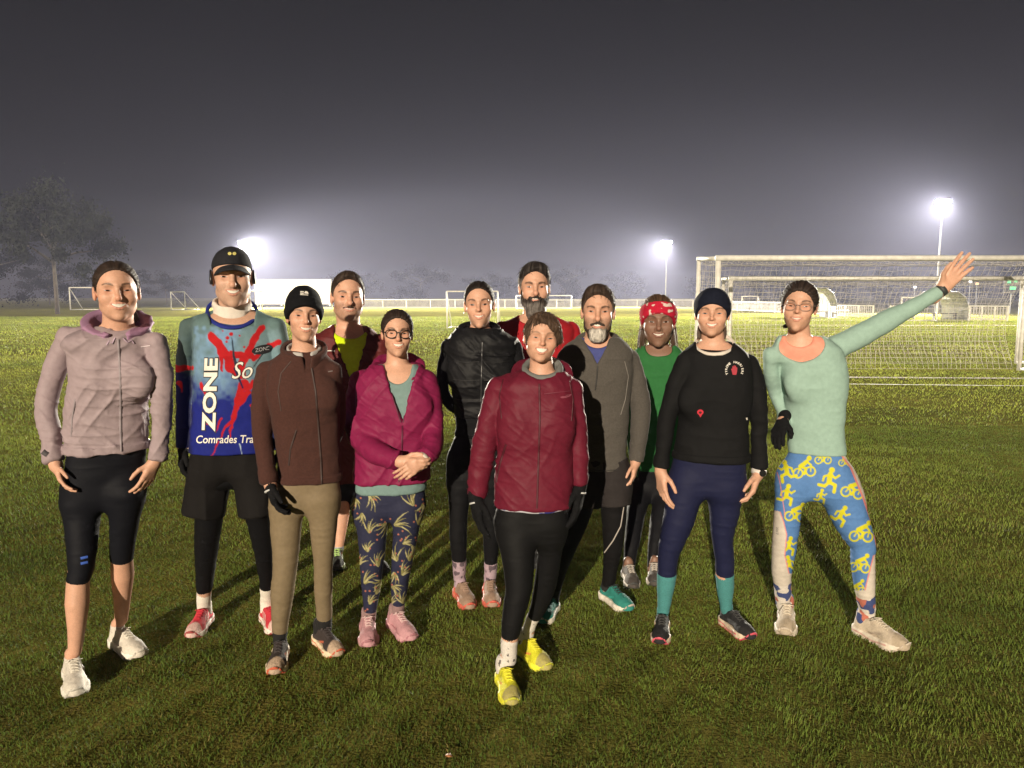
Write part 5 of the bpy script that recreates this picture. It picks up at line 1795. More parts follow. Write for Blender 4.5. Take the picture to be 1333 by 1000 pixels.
# 8 ---------------------------------------------------------------- front woman
def runner_front():
    maroon = (0.115, 0.010, 0.024)
    sp = dict(label='short haired woman nearest the camera in a maroon jacket and neon yellow shoes', seed=8.0,
        feet=[(655, 887), (668, 920), (682, 851), (708, 874)],
        head=dict(taper=-0.01, lower=0.98, nose=0.97, cheek=1.06, lean=0.05, eye=(707, 440), top=411, chin=474.5, yaw=4, roll=5, pitch=2, w=1.03, jaw=1.04, smile=0.0105, hair='bob', hcol=(0.055, 0.033, 0.021), hairt=0.016, hh=0.228, brow=(0.10, 0.06, 0.04), browa=0.7, iris=(0.08, 0.07, 0.05), open=0.75, hamp=0.003, stray=40),
        neck=(706, 492), nr=0.05,
        torso=[(484, 676, 736), (494, 655, 744), (520, 648, 748), (560, 649, 746), (610, 645, 745), (640, 643, 745), (666, 642, 745)],
        armA=[(650, 505, 15), (638, 545, 15.5), (629, 590, 15), (620, 645, 12)],
        armB=[(743, 508, 14), (750, 545, 12), (753, 585, 11.5), (755, 630, 10)],
        hands=[dict(w=(619, 648, -0.02), t=(626, 702, -0.08), palm=(1, 0.3, 0), thumb=(0.3, -1, 0), glove=True, cuff=True), dict(w=(755, 634, 0), t=(748, 688, -0.03), palm=(-1, .3, 0), thumb=(0, -1, 0), glove=True, cuff=True)],
        hips=[(640, 646, 742), (680, 645, 741), (712, 648, 735)],
        legA=[(680, 643, 693), (720, 650, 698), (762, 656, 695), (800, 652, 685), (835, 651, 675), (858, 651, 673)],
        legB=[(680, 692, 740), (720, 698, 733), (760, 694, 726), (790, 689, 713), (812, 682, 699), (830, 677, 695)],
        legwear=dict(hem=(835, 811), col=(0.0060, 0.0060, 0.0066), step=0.0045),
        socks=dict(top=(832, 809), paint=lambda v: np.where((vn(v * np.array([90, 90, 70])) > 0.55)[:, None], np.array([[0.08, 0.07, 0.07]]), np.array([[0.60, 0.56, 0.52]]))),
        shoes=dict(main=(0.72, 0.70, 0.03), toe=(0.40, 0.35, 0.12), stripe=(0.50, 0.46, 0.07), mark=(0.75, 0.28, 0.08), sole=(0.78, 0.76, 0.05), lace=(0.75, 0.7, 0.05), lace_name='yellow', tread=(0.5, 0.5, 0.05)),
        bust=[(676, 556, 0.066, 0.082), (722, 556, 0.066, 0.082)],
        rings=[D(JERSEY, name='snood', rx=0.063, ry=0.067, h=0.055, t=0.010, flare=0.1, tilt=0.4, dz=-0.008, col=(0.15, 0.155, 0.15), famp=1.3),
               D(SHELL, name='hood', rx=0.093, ry=0.09, h=0.05, t=0.011, flare=0.2, tilt=0.5, gap=0.035, dz=-0.032, col=maroon, famp=0.8, dy=0.004)],
        tops=[D(JERSEY, name='under_shirt', grow=-0.011, sleeves=False, hem=668, paint=lambda v: np.where((vn(v * 40) > 0.1)[:, None], np.array([[0.03, 0.04, 0.2]]), np.array([[0.45, 0.45, 0.5]]))),
              D(SHELL, name='jacket', grow=0.006, col=maroon, hem=664, cuff=True, famp=0.85, neckcut=(704, 480, 24, 13))])
    R = person(sp)
    bv = front_bvh(R['jacket_m']); j = R['jacket']
    z = M_('zip_maroon', (0.06, 0.005, 0.012))
    line_on(R, bv, [(702, 500), (703, 540), (701, 600), (699, 662)], 0.008, 'zip', z, j)
    line_on(R, bv, [(659, 578), (652, 600), (646, 628)], 0.010, 'pocket_zip', z, j, 0.003)
    line_on(R, bv, [(655, 494), (650, 515), (653, 545)], 0.005, 'shoulder_seam', z, j)
    line_on(R, bv, [(741, 496), (746, 520), (744, 548)], 0.005, 'shoulder_seam', z, j)
    print_on(bv, [[(729, 517), (732, 515.5), (735, 516), (738, 513.5), (744, 513), (742, 516), (737, 518), (731, 518.5)]], 'chest_mark', M_('mark_rose', (0.22, 0.05, 0.08)), j)
    line_on(R, bv, [(708, 513), (742, 509)], 0.004, 'chest_seam', M_('mark_rose2', (0.15, 0.02, 0.04)), j)

# 9 ---------------------------------------------------------------- grey fleece man
def runner_grey():
    sp = dict(label='man with a grey goatee in a charcoal zip neck fleece and teal shoes', seed=9.0,
        feet=[(721, 792), (706, 816), (784, 776), (821, 801)],
        head=dict(lower=1.08, taper=0.04, nose=1.1, cheek=0.95, eye=(778.5, 405.5), top=375, chin=444, yaw=0, pitch=1, roll=1, male=1.0, w=0.99, jaw=1.0, smile=0.0055, hh=0.25, curve=0.004, hair='short', hcol=(0.055, 0.034, 0.024), hairt=0.009, hl=0.004, quiff=-0.012, grey=((0.16, 0.13, 0.11), 0.5), brow=(0.03, 0.02, 0.015), browt=0.0042, browz=0.018,
            stubble=((0.12, 0.09, 0.075), 0.55), beard=dict(kind='full', len=0.0045, drop=0.03, col=(0.050, 0.036, 0.028), col2=(0.42, 0.39, 0.35), split=0.073, splitw=0.042, rough=0.7)),
        neck=(778, 452), nr=0.058,
        torso=[(440, 752, 808), (450, 735, 820), (475, 728, 826), (520, 738, 821), (570, 742, 817), (617, 745, 816)],
        armA=[(738, 468, 14), (733, 500, 13), (734, 540, 12), (738, 575, 11), (744, 605, 10)],
        armB=[(819, 468, 14), (829, 500, 14), (834, 535, 13), (832, 570, 12), (828, 600, 10)],
        hands=[None, dict(w=(827, 602, -0.01), t=(822, 638, -0.05), palm=(-1, .3, 0), thumb=(-0.2, -1, 0), curl=30)],
        hips=[(600, 752, 818), (630, 750, 818), (655, 752, 816)],
        legA=[(640, 738, 780), (680, 726, 766), (720, 716, 748), (750, 712, 736), (778, 710, 728)],
        legB=[(640, 778, 819), (680, 782, 816), (710, 784, 812), (735, 784, 806), (764, 783, 800), (772, 783, 799)],
        legwear=dict(name='tights', hem=(778, 764), col=(0.0066, 0.0060, 0.0066), step=0.005),
        shorts=dict(waist=[(596, 750, 818), (615, 748, 819), (640, 750, 820)], legs=[[(620, 748, 784), (657, 740, 784)], [(620, 780, 819), (657, 781, 821)]], col=(0.026, 0.022, 0.022)),
        socks=dict(top=(776, 763), col=(0.012, 0.012, 0.013)),
        shoes=dict(main=(0.022, 0.20, 0.17), mark=(0.03, 0.30, 0.25), sole=(0.70, 0.64, 0.56), lace=(0.02, 0.03, 0.03), lace_name='ink', tread=(0.4, 0.35, 0.3)),
        tops=[D(JERSEY, name='blue_shirt', grow=-0.011, sleeves=False, col=(0.055, 0.065, 0.20), neckcut=(778, 440, 20, 14)),
              D(FLEECE, name='zip_fleece', grow=0.003, col=(0.078, 0.070, 0.062), hem=615, vopen=(778, 438, 20, 778, 476, 0.05),
                collar=dict(h=0.06, gap=0.055, rx=0.082, ry=0.082, t=0.008, flare=0.25, tilt=0.42, dz=-0.03))])
    R = person(sp)
    bv = front_bvh(R['zip_fleece_m'])
    line_on(R, bv, [(778, 476), (777, 492), (775, 508)], 0.007, 'zip', M_('zip_dark', (0.02, 0.018, 0.017)), R['zip_fleece'])
    line_on(R, bv, [(813, 470), (818, 490), (814, 520), (808, 540)], 0.0035, 'side_seam', M_('seam_grey', (0.16, 0.145, 0.13)), R['zip_fleece'])
    line_on(R, bv, [(743, 611), (780, 613), (815, 611)], 0.004, 'hem_seam', M_('zip_dark', (0.02, 0.018, 0.017)), R['zip_fleece'])
    bl = front_bvh(R['legwear_m'])
    line_on(R, bl, [(812, 660), (808, 685), (798, 704), (785, 722)], 0.006, 'reflective_piping', M_('piping', (0.4, 0.36, 0.33), rough=0.4), R['legwear'])

# 10 --------------------------------------------------------------- red headband
def band_print(lv, c):
    n = vn(lv * np.array([60, 60, 75]))
    m = np.clip((n - 0.42) / 0.08, 0, 1)[:, None]
    return c * (1 - m) + np.array((0.6, 0.5, 0.45)) * m

def runner_green():
    sp = dict(label='woman in a red patterned headband and green top, second row on the right', seed=10.0,
        feet=[(816, 750), (826, 769), (852, 747), (851, 766)], Y=4.4, skin=(0.20, 0.11, 0.075),  # skin and green top darkened, shade on her put into their colour
        head=dict(taper=0.04, nose=1.05, cheek=1.04, eye=(857.5, 419), top=388, chin=454, yaw=2, pitch=0, roll=0, w=0.98, smile=0.004, hh=0.235, hair='tied', hcol=(0.10, 0.055, 0.03), hairt=0.012, hamp=0.004, stray=70,
            hat=dict(kind='band', name='headband', col=(0.42, 0.012, 0.035), z0=-0.022, tilt=0.66, top=0.090, tl2=0.40, t=0.013, paint=band_print)),
        neck=(858, 464), nr=0.05,
        torso=[(450, 832, 882), (460, 822, 892), (485, 820, 896), (540, 825, 890), (590, 822, 890), (625, 822, 890)],
        armA=[(826, 474, 12), (822, 510, 11), (822, 550, 10), (826, 590, 9), (830, 620, 8)],
        armB=[(888, 474, 12), (893, 510, 11), (893, 550, 10), (890, 590, 9), (886, 620, 8)],
        hands=[None, None],
        hips=[(610, 824, 888), (640, 822, 888), (656, 824, 886)],
        legA=[(640, 818, 850), (670, 814, 841), (700, 812, 835), (725, 811, 829), (745, 811, 827)],
        legB=[(640, 852, 884), (670, 846, 876), (700, 843, 866), (722, 842, 858), (742, 842, 856)],
        legwear=dict(hem=(744, 740), col=(0.0050, 0.0050, 0.0066), step=0.006),
        shoes=dict(main=(0.10, 0.085, 0.075), mark=(0.45, 0.4, 0.34), toe=(0.06, 0.05, 0.045), sole=(0.55, 0.5, 0.45), lace=(0.5, 0.45, 0.4), lace_name='bone'),
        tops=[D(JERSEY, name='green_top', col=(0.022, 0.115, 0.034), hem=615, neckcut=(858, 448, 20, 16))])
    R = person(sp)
    h = sp['head']
    for sx in (-1, 1):
        hair_tail(R['fr'], [(sx * 0.06, -0.05, -0.02), (sx * 0.07, -0.03, -0.08), (sx * 0.075, 0.0, -0.125)], 0.018, h, R['root'], 'loose_hair')

# 11 --------------------------------------------------------------- navy headband
def runner_navy():
    sp = dict(label='smiling woman in a wide navy headband, black sweatshirt, navy leggings and teal socks', seed=11.0,
        feet=[(862, 816), (860, 842), (944, 812), (975, 835)],
        head=dict(taper=0.0, lower=0.98, nose=0.95, cheek=1.08, eye=(927, 408), top=378, chin=437, yaw=0, pitch=1, roll=0, w=1.05, jaw=1.0, smile=0.006, hh=0.228, hair='tied', hcol=(0.10, 0.055, 0.032), hairt=0.006, open=0.85, iris=(0.08, 0.09, 0.09), brow=(0.09, 0.05, 0.03), browt=0.004,
            hat=dict(kind='band', name='headband', col=(0.008, 0.010, 0.020), z0=-0.030, tilt=0.86, top=0.16, tl2=0.3, t=0.013)),
        neck=(929, 451), nr=0.052,
        torso=[(446, 902, 956), (457, 888, 972), (480, 883, 980), (530, 882, 977), (570, 876, 977), (604, 874, 977)],
        armA=[(892, 472, 13.5), (880, 505, 14), (869, 545, 13), (864, 580, 11), (860, 610, 9.5)],
        armB=[(974, 474, 14), (984, 505, 13.5), (987, 545, 12.5), (988, 580, 12), (989, 610, 11)],
        hands=[dict(w=(860, 613, -0.01), t=(865, 663, -0.06), palm=(1, 0.3, 0), thumb=(0.5, -1, 0), curl=22), dict(w=(987, 616, -0.01), t=(972, 664, -0.06), palm=(-1, .3, 0), thumb=(-0.5, -1, 0), curl=34)],
        hips=[(592, 874, 975), (625, 869, 972), (652, 868, 969)],
        legA=[(630, 868, 917), (665, 863, 910), (700, 857, 895), (725, 855, 884), (750, 854.5, 881), (775, 855, 876), (797, 856, 871)],
        legB=[(630, 918, 971), (665, 921, 965), (700, 925, 956), (725, 929, 957), (750, 930, 957), (775, 934, 955), (795, 938, 953)],
        legwear=dict(hem=(750, 749), col=(0.011, 0.013, 0.042), step=0.0045),
        socks=dict(top=(748, 747), col=(0.055, 0.22, 0.225)),
        shoes=dict(main=(0.014, 0.013, 0.015), collar=(0.01, 0.01, 0.01), mark=(0.06, 0.06, 0.07), sole=(0.62, 0.50, 0.38), sole2=(0.62, 0.10, 0.14), toecap2=True, lace=(0.02, 0.02, 0.02), lace_name='black', tread=(0.55, 0.08, 0.12)),
        bust=[(906, 520, 0.07, 0.085), (950, 520, 0.07, 0.085)],
        tops=[D(JERSEY, name='sweatshirt', col=(0.0072, 0.0072, 0.0077), hem=602, cuff=True, famp=1.2, hemband=True,
                collar=dict(name='neckband', h=0.011, low=0.001, rx=0.083, ry=0.099, t=0.0055, flare=0, tilt=0.38, dz=0.006, dy=-0.012, cut=True, col=(0.62, 0.56, 0.5)))])
    R = person(sp)
    bv = front_bvh(R['sweatshirt_m']); g = R['sweatshirt']
    w = M_('print_white', (0.72, 0.68, 0.62)); red = M_('emblem_red', (0.34, 0.012, 0.03)); red2 = M_('emblem_red2', (0.5, 0.02, 0.04))
    # club lettering round a red open hand
    cx, cy, r = 955.8, 482.0, 9.2
    txt = 'TYRONE HARRIERS'
    for i, ch in enumerate(txt):
        if ch == ' ':
            continue
        a = rad(-205 + 230 * i / (len(txt) - 1))
        ca, sa = math.cos(a), math.sin(a)
        k = 4.0
        pl = lambda x, y, ca=ca, sa=sa: (cx + (r + y * k) * ca - (x - 0.32) * k * sa, cy + (r + y * k) * sa + (x - 0.32) * k * ca)
        lettering(bv, ch, pl, 0.002, 0.02).obj('club_letter', w, g)
    hand = [(-2.4, 6), (-3.4, 2), (-4.4, -1.5), (-3.6, -2.0), (-2.9, -0.4), (-2.8, -5), (-1.7, -5.2), (-1.4, -1.6), (-1.1, -6.2), (0.1, -6.3), (0.3, -1.7), (0.8, -5.8), (1.9, -5.6), (1.7, -1.2), (2.6, -3.8), (3.5, -3.4), (3.2, 2), (2.2, 6)]
    print_on(bv, [[(956 + x, 482 + y) for x, y in hand]], 'hand_emblem', red, g, 0.0022)
    q = [(911.5 + 4.2 * math.cos(a), 536.5 + 3.6 * math.sin(a)) for a in np.linspace(0, 2 * math.pi, 16, False)]
    print_on(bv, [q, [(908.5, 538), (914.5, 538), (911.8, 543.5)]], 'heart_mark', red2, g, 0.002)
    q = [(911.3 + 1.9 * math.cos(a), 536.8 + 1.6 * math.sin(a)) for a in np.linspace(0, 2 * math.pi, 12, False)]
    print_on(bv, [q], 'heart_mark_centre', M_('emblem_dark', (0.06, 0.005, 0.01)), g, 0.004)
    print_on(bv, [[(970.5, 544), (972.5, 543.5), (973, 546.5), (971.5, 547)]], 'pale_fleck', w, g)
    bl = front_bvh(R['legwear_m'])
    # watch on the image-right wrist, pale cuff under the sleeve
    a, b = P(988.5, 611, R['Y0'] - 0.01), P(987, 617, R['Y0'] - 0.01)
    mb = MB(); mb.tube([a, b], 0.034, 18); mb.obj('inner_cuff', M_('cuff_white', (0.6, 0.56, 0.52)), R['root'], True)
    mb = MB(); c = P(992, 616, R['Y0'] - 0.038)
    mb.tube([c + np.array([0, 0.008, 0.0]), c + np.array([0.002, -0.006, 0.0])], 0.016, 14); mb.obj('watch', M_('watch_black', (0.012, 0.012, 0.014), rough=0.25), R['root'])
    h = sp['head']
    for sx in (-1, 1):
        hair_tail(R['fr'], [(sx * 0.05, -0.07, -0.04), (sx * 0.062, -0.05, -0.09), (sx * 0.06, -0.04, -0.13)], 0.010, h, R['root'], 'loose_hair')

# 12 --------------------------------------------------------------- waving woman
def cycle_paint(v):
    q = px(v)
    blue, yel, cream, pink = (0.085, 0.19, 0.42), (0.55, 0.52, 0.02), (0.56, 0.50, 0.44), (0.65, 0.22, 0.20)
    K = Inks(v, blue, (985, 590), 5.265)
    K.u = (q[:, 0] - 985) * 5.265; K.v = (q[:, 1] - 590) * 5.265
    def rider(x, y, k=1.0, f=1, rot=0.0):
        c_, s_ = math.cos(rot), math.sin(rot)
        T = lambda q: (x + k * (f * q[0] * c_ - q[1] * s_), y + k * (f * q[0] * s_ + q[1] * c_))
        S = lambda pts, w: K.stroke([T(q) for q in pts], w * k, yel)
        for wx in (-46, 46):
            K.ring(T((wx, 12)), 33 * k, 12 * k, yel)
        S([(-22, -34), (30, -62)], 30); S([(30, -60), (56, -32)], 14); S([(-20, -32), (16, -14), (-2, 22)], 20); S([(-20, -32), (-46, 12)], 9); S([(56, -30), (46, 12)], 9)
        K.dot(T((50, -84)), 18 * k, yel)
    def runner(x, y, k=1.0, f=1, rot=0.0):
        c_, s_ = math.cos(rot), math.sin(rot)
        T = lambda q: (x + k * (f * q[0] * c_ - q[1] * s_), y + k * (f * q[0] * s_ + q[1] * c_))
        S = lambda pts, w: K.stroke([T(q) for q in pts], w * k, yel)
        K.dot(T((16, -74)), 20 * k, yel)
        S([(6, -46), (-4, 8)], 36); S([(4, -44), (-38, -30), (-46, -2)], 15); S([(10, -44), (38, -18), (66, -36)], 15)
        S([(-6, 10), (-34, 36), (-74, 26)], 22); S([(0, 10), (38, 30), (30, 76)], 24)
    runner(500, 190, 1.0); rider(325, 120, 0.95, 1, -0.15); rider(655, 262, 0.95, 1, 0.2); runner(575, 432, 0.85, 1, 0.3); rider(716, 560, 1.0, 1, 0.05); rider(705, 775, 0.9, 1, 0.1); rider(690, 935, 0.7)
    runner(205, 130, 0.9, -1); runner(205, 290, 0.85); rider(265, 425, 0.9, 1, 0.1); runner(222, 640, 0.75); runner(225, 765, 0.7, -1); rider(455, 40, 0.7); runner(440, 300, 0.6); rider(610, 60, 0.6)
    u, w = K.u, K.v
    left = u < 370
    # cream side panels with pink piping
    xl = np.interp(w, [390, 400, 470, 560, 700, 825, 830], [100, 160, 185, 207, 193, 222, 500])
    e = np.where(left & (w > 392), xl - u, -99)
    K.mix(pink, (e + 5) / 4); K.mix(cream, (e - 2) / 4)
    xr = np.interp(w, [690, 700, 940, 946], [830, 802, 742, 300])
    e = np.where(~left & (w > 690), u - xr, -99)
    K.mix(pink, (e + 6) / 4); K.mix(cream, (e - 2) / 4)
    xp = np.interp(w, [0, 20, 100, 300, 500, 640, 700], [570, 580, 640, 722, 792, 818, 840])
    e = np.where(~left & (w < 690), u - xp, -99)
    K.mix(pink, (e + 3) / 4); K.mix(cream, (e - 10) / 4)
    xq = np.interp(w, [130, 200, 400], [140, 160, 190])
    K.mix(pink, np.where(left & (w > 130) & (w < 440), (4 - np.abs(u - xq)) / 3, 0))
    return K.c

def sock_paint(v):
    n = vn(v * np.array([30, 30, 38])); m = vn(v * np.array([34, 34, 30]) + 11)
    c = np.tile(np.array((0.6, 0.55, 0.5)), (len(v), 1))
    c[n > 0.18] = (0.04, 0.06, 0.18); c[m > 0.28] = (0.42, 0.13, 0.09)
    return c

def runner_waving():
    mint = (0.27, 0.395, 0.345)
    sp = dict(label='woman in mint top and blue and yellow cyclist print leggings waving one arm', seed=12.0,
        feet=[(1023, 804), (1024, 830), (1119, 824), (1174, 850)], shoe_size=0.28,
        head=dict(taper=0.10, lower=1.02, nose=0.9, cheek=0.97, lean=0.02, eye=(1039, 398.5), top=368, chin=432.5, yaw=-3, pitch=3, roll=3, w=1.0, jaw=0.94, smile=0.0032, curve=0.008, hh=0.235, hair='tied', hcol=(0.040, 0.026, 0.020), hairt=0.012, hl=0.012, hamp=0.003, stray=60, part=-0.015, open=0.72, brow=(0.04, 0.025, 0.018),
            glasses=dict(name='clear', col=(0.20, 0.14, 0.13), rx=0.025, rz=0.018, r=0.0011)),
        neck=(1042, 452), nr=0.048,
        torso=[(438, 1012, 1075), (449, 1004, 1092), (470, 1008, 1102), (505, 1016, 1103), (550, 1021, 1101), (597, 1025, 1102)],
        armA=[(1004, 463, 11), (1004, 485, 11, 0.03), (1010, 512, 10.5, 0.08), (1018, 535, 9.5, 0.05), (1021, 552, 9, -0.02)],
        armB=[(1088, 452, 18), (1120, 437, 17), (1150, 420, 15), (1188, 400, 11.5), (1222, 380, 9.5)],
        hands=[dict(w=(1019, 549, -0.03), t=(1008, 577, -0.13), palm=(0.8, 0.8, 0), thumb=(1, -1, 0.2), curl=20, glove=True), dict(w=(1226, 377, 0), t=(1262, 334, -0.03), palm=(0, -1, 0), thumb=(-1, 0, 0.6), curl=7, spread=2.4)],
        hips=[(585, 1026, 1101), (615, 1012, 1112), (640, 1008, 1124), (655, 1010, 1126)],
        legA=[(625, 1008, 1058), (650, 1007, 1048), (690, 1004, 1042), (720, 1003, 1037), (745, 1003, 1032), (765, 1007, 1031), (788, 1010, 1030)],
        legB=[(625, 1058, 1118), (660, 1072, 1130), (690, 1090, 1138), (708, 1104, 1142), (730, 1105, 1141), (768, 1111, 1141), (800, 1119, 1140)],
        knee=-0.05,
        legwear=dict(hem=(764, 775), paint=cycle_paint, step=0.0032, mat='legging_print'),
        socks=dict(top=(762, 773), paint=sock_paint),
        shoes=dict(main=(0.55, 0.46, 0.36), toe=(0.42, 0.34, 0.25), mark=(0.36, 0.29, 0.23), sole=(0.68, 0.60, 0.5), sole2=(0.55, 0.28, 0.26), lace=(0.62, 0.55, 0.45), lace_name='sand', tread=(0.5, 0.42, 0.34)),
        bust=[(1040, 500, 0.058, 0.075), (1080, 500, 0.058, 0.075)],
        tops=[D(JERSEY, name='peach_vest', grow=-0.011, sleeves=False, col=(0.72, 0.29, 0.21), neckcut=(1042, 437, 20, 16)),
              D(JERSEY, name='long_sleeve_top', grow=0.002, col=mint, hem=594, neckcut=(1042, 443, 31, 29), famp=1.0)])
    R = person(sp)
    hair_tail(R['fr'], [(0.02, -0.09, 0.05), (0.03, -0.13, 0.03), (0.03, -0.13, -0.03), (-0.06, -0.06, -0.1)], 0.014, sp['head'], R['root'])
    bl = front_bvh(R['legwear_m'])
    lettering(bl, '2017', lambda x, y: (1010.5 + y * 4.2, 686 + x * 5.0), 0.0016).obj('leg_lettering', M_('print_ink', (0.05, 0.05, 0.06)), R['legwear'])
    wr = P(1219, 382, R['Y0'])
    mb = MB(); d = P(1226, 377, R['Y0']) - wr; d /= np.linalg.norm(d)
    mb.tube([wr + d * 0.012, wr + d * 0.034], 0.030, 16); mb.obj('wrist_band', M_('band_dark', (0.03, 0.035, 0.035)), R['root'], True)

PEOPLE = [runner_lilac, runner_cap, runner_beanie, runner_moustache, runner_glasses, runner_black, runner_red, runner_front, runner_grey, runner_green, runner_navy, runner_waving]
# ------------------------------------------------------------------ the playing field
SC = bpy.context.scene

def build_ground():
    m, nt, b = nodes('field_grass')
    N, L = nt.nodes, nt.links
    tc = N.new('ShaderNodeTexCoord')
    def noise(sc, det=5, stretch=None, dist=0.0):
        vec = tc.outputs['Object']
        if stretch:
            mp = N.new('ShaderNodeMapping'); mp.inputs['Scale'].default_value = stretch
            L.new(vec, mp.inputs['Vector']); vec = mp.outputs['Vector']
        n = N.new('ShaderNodeTexNoise'); n.inputs['Scale'].default_value = sc; n.inputs['Detail'].default_value = det
        n.inputs['Distortion'].default_value = dist
        L.new(vec, n.inputs['Vector'])
        return n.outputs['Fac']
    def ramp(f, stops):
        r = N.new('ShaderNodeValToRGB'); e = r.color_ramp.elements
        e[0].position, e[0].color = stops[0][0], (*stops[0][1], 1)
        e[1].position, e[1].color = stops[-1][0], (*stops[-1][1], 1)
        for p, c in stops[1:-1]:
            q = e.new(p); q.color = (*c, 1)
        L.new(f, r.inputs['Fac']); return r.outputs['Color']
    def mixc(a, c, f, mode='MIX'):
        x = N.new('ShaderNodeMix'); x.data_type = 'RGBA'; x.blend_type = mode
        if isinstance(f, float): x.inputs['Factor'].default_value = f
        else: L.new(f, x.inputs['Factor'])
        L.new(a, x.inputs['A']); L.new(c, x.inputs['B']); return x.outputs['Result']
    fine = ramp(noise(260, 3), [(0.3, (0.042, 0.048, 0.011)), (0.55, (0.105, 0.108, 0.026)), (0.75, (0.18, 0.155, 0.048))])
    mid = ramp(noise(9, 6, None, 0.6), [(0.32, (0.06, 0.066, 0.016)), (0.5, (0.112, 0.112, 0.030)), (0.7, (0.18, 0.150, 0.052))])
    big = ramp(noise(0.35, 5, (1, 2.2, 1), 0.8), [(0.35, (1.3, 1.3, 1.1)), (0.55, (1.9, 1.8, 1.5)), (0.72, (2.6, 2.2, 1.8))])
    c = mixc(fine, mid, 0.55)
    c = mixc(c, big, 0.75, 'MULTIPLY')
    L.new(c, b.inputs['Base Color'])
    b.inputs['Roughness'].default_value = 0.85
    b.inputs['Specular IOR Level'].default_value = 0.0
    bp = N.new('ShaderNodeBump'); bp.inputs['Strength'].default_value = 1.0; bp.inputs['Distance'].default_value = 0.05
    L.new(noise(70, 6), bp.inputs['Height']); L.new(bp.outputs['Normal'], b.inputs['Normal'])
    v, f = [], []
    xs = [-900, -300, -120, -60] + list(np.arange(-40, 41, 2.0)) + [60, 120, 300, 900]
    ys = [-60, -20] + list(np.arange(-6, 80, 2.0)) + [100, 140, 200, 400, 1200]
    for y in ys:
        for x in xs:
            z = 0.0 if y < 1 else 0.012 * math.sin(x * 0.9 + y * 0.7) * math.sin(y * 0.55) * min(1, (y - 1) / 8)
            v.append((x, y, z - 0.006 * 0))
    n = len(xs)
    for j in range(len(ys) - 1):
        for i in range(n - 1):
            a = j * n + i
            f.append((a, a + 1, a + n + 1, a + n))
    o = obj('field', v, f, m); o['kind'] = 'structure'

def build_grass():
    rng = np.random.default_rng(7)
    zones = [(1.5, 4.5, 8200, 0.0026, 0.022, 0.80), (4.5, 9, 3000, 0.0040, 0.026, 0.80), (9, 20, 480, 0.0085, 0.036, 0.85), (20, 60, 90, 0.022, 0.05, 0.92)]
    VV, CC = [], []
    for (y0, y1, den, wd, ht, sp) in zones:
        area = sp * (y1 ** 2 - y0 ** 2) + 2 * 0.6 * (y1 - y0)
        n = int(area * den)
        y = np.sqrt(rng.random(n) * (y1 ** 2 - y0 ** 2) + y0 ** 2)
        x = (rng.random(n) * 2 - 1) * (sp * y + 0.6)
        p = np.stack([x, y, 0 * x], 1)
        clump = vn(p * 4.5); patch_ = vn(p * 0.8 + 40); tuft = vn(p * 16)
        h = ht * (0.62 + 0.38 * rng.random(n)) * (1 + 0.35 * clump + 0.25 * tuft)
        keep = rng.random(n) < np.clip(0.95 + 0.5 * tuft, 0.25, 1)
        a = rng.random(n) * 2 * math.pi
        lean = h * (0.25 + 0.55 * rng.random(n))
        la = a * 0.65 + 2.5 * clump + 1.5
        w = wd * (0.6 + 0.7 * rng.random(n))
        dx, dy = np.cos(a) * w / 2, np.sin(a) * w / 2
        lx, ly = np.cos(la) * lean, np.sin(la) * lean
        z0 = -0.003
        P0 = np.stack([x - dx, y - dy, z0 + 0 * x], 1); P1 = np.stack([x + dx, y + dy, z0 + 0 * x], 1)
        P2 = np.stack([x + dx * 0.8 + lx * 0.35, y + dy * 0.8 + ly * 0.35, h * 0.6], 1); P3 = np.stack([x - dx * 0.8 + lx * 0.35, y - dy * 0.8 + ly * 0.35, h * 0.6], 1)
        P4 = np.stack([x + lx, y + ly, h * 0.95], 1)
        V = np.stack([P0, P1, P2, P3, P4], 1)[keep]
        r = rng.random(n)
        wear = vn(p * 0.33 + 80)
        t = np.clip(0.45 + 0.45 * patch_ + 0.25 * clump + 0.30 * wear + 0.5 * (r - 0.5), 0, 1)[:, None]
        c = (1 - t) * np.array([[0.074, 0.118, 0.021]]) + t * np.array([[0.172, 0.225, 0.040]])
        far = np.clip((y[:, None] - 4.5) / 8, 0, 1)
        c = c * (1 + far * np.array([[1.25, 0.92, 0.85]]))  # distant blades lightened and yellowed, standing in for stronger light out there
        dry = (rng.random(n) < 0.04 + 0.14 * np.clip(patch_ + wear - 0.2, 0, 1))[:, None]
        c = np.where(dry, np.array([[0.20, 0.165, 0.055]]) * (0.6 + 0.6 * r[:, None]), c)
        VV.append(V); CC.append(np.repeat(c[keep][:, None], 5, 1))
    V = np.concatenate(VV); C = np.concatenate(CC)
    n = len(V)
    base = (np.arange(n) * 5)[:, None]
    tri = np.concatenate([base + np.array([[0, 1, 2]]), base + np.array([[0, 2, 3]]), base + np.array([[3, 2, 4]])], 1).reshape(-1, 3)
    m = mat('grass_blade', attr=True, rough=0.5, var=0.1, scale=3.0, spec=0.04)
    nt = m.node_tree; b = nt.nodes['Principled BSDF']
    tr = nt.nodes.new('ShaderNodeBsdfTranslucent'); ms = nt.nodes.new('ShaderNodeMixShader'); ms.inputs['Fac'].default_value = 0.15
    src = b.inputs['Base Color'].links[0].from_socket
    nt.links.new(src, tr.inputs['Color']); nt.links.new(b.outputs['BSDF'], ms.inputs[1]); nt.links.new(tr.outputs['BSDF'], ms.inputs[2])
    nt.links.new(ms.outputs['Shader'], nt.nodes['Material Output'].inputs['Surface'])
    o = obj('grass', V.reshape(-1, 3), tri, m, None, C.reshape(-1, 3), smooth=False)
    o['kind'] = 'stuff'
    print('blades', n)

def gp(u, v):
    return G(u, v)

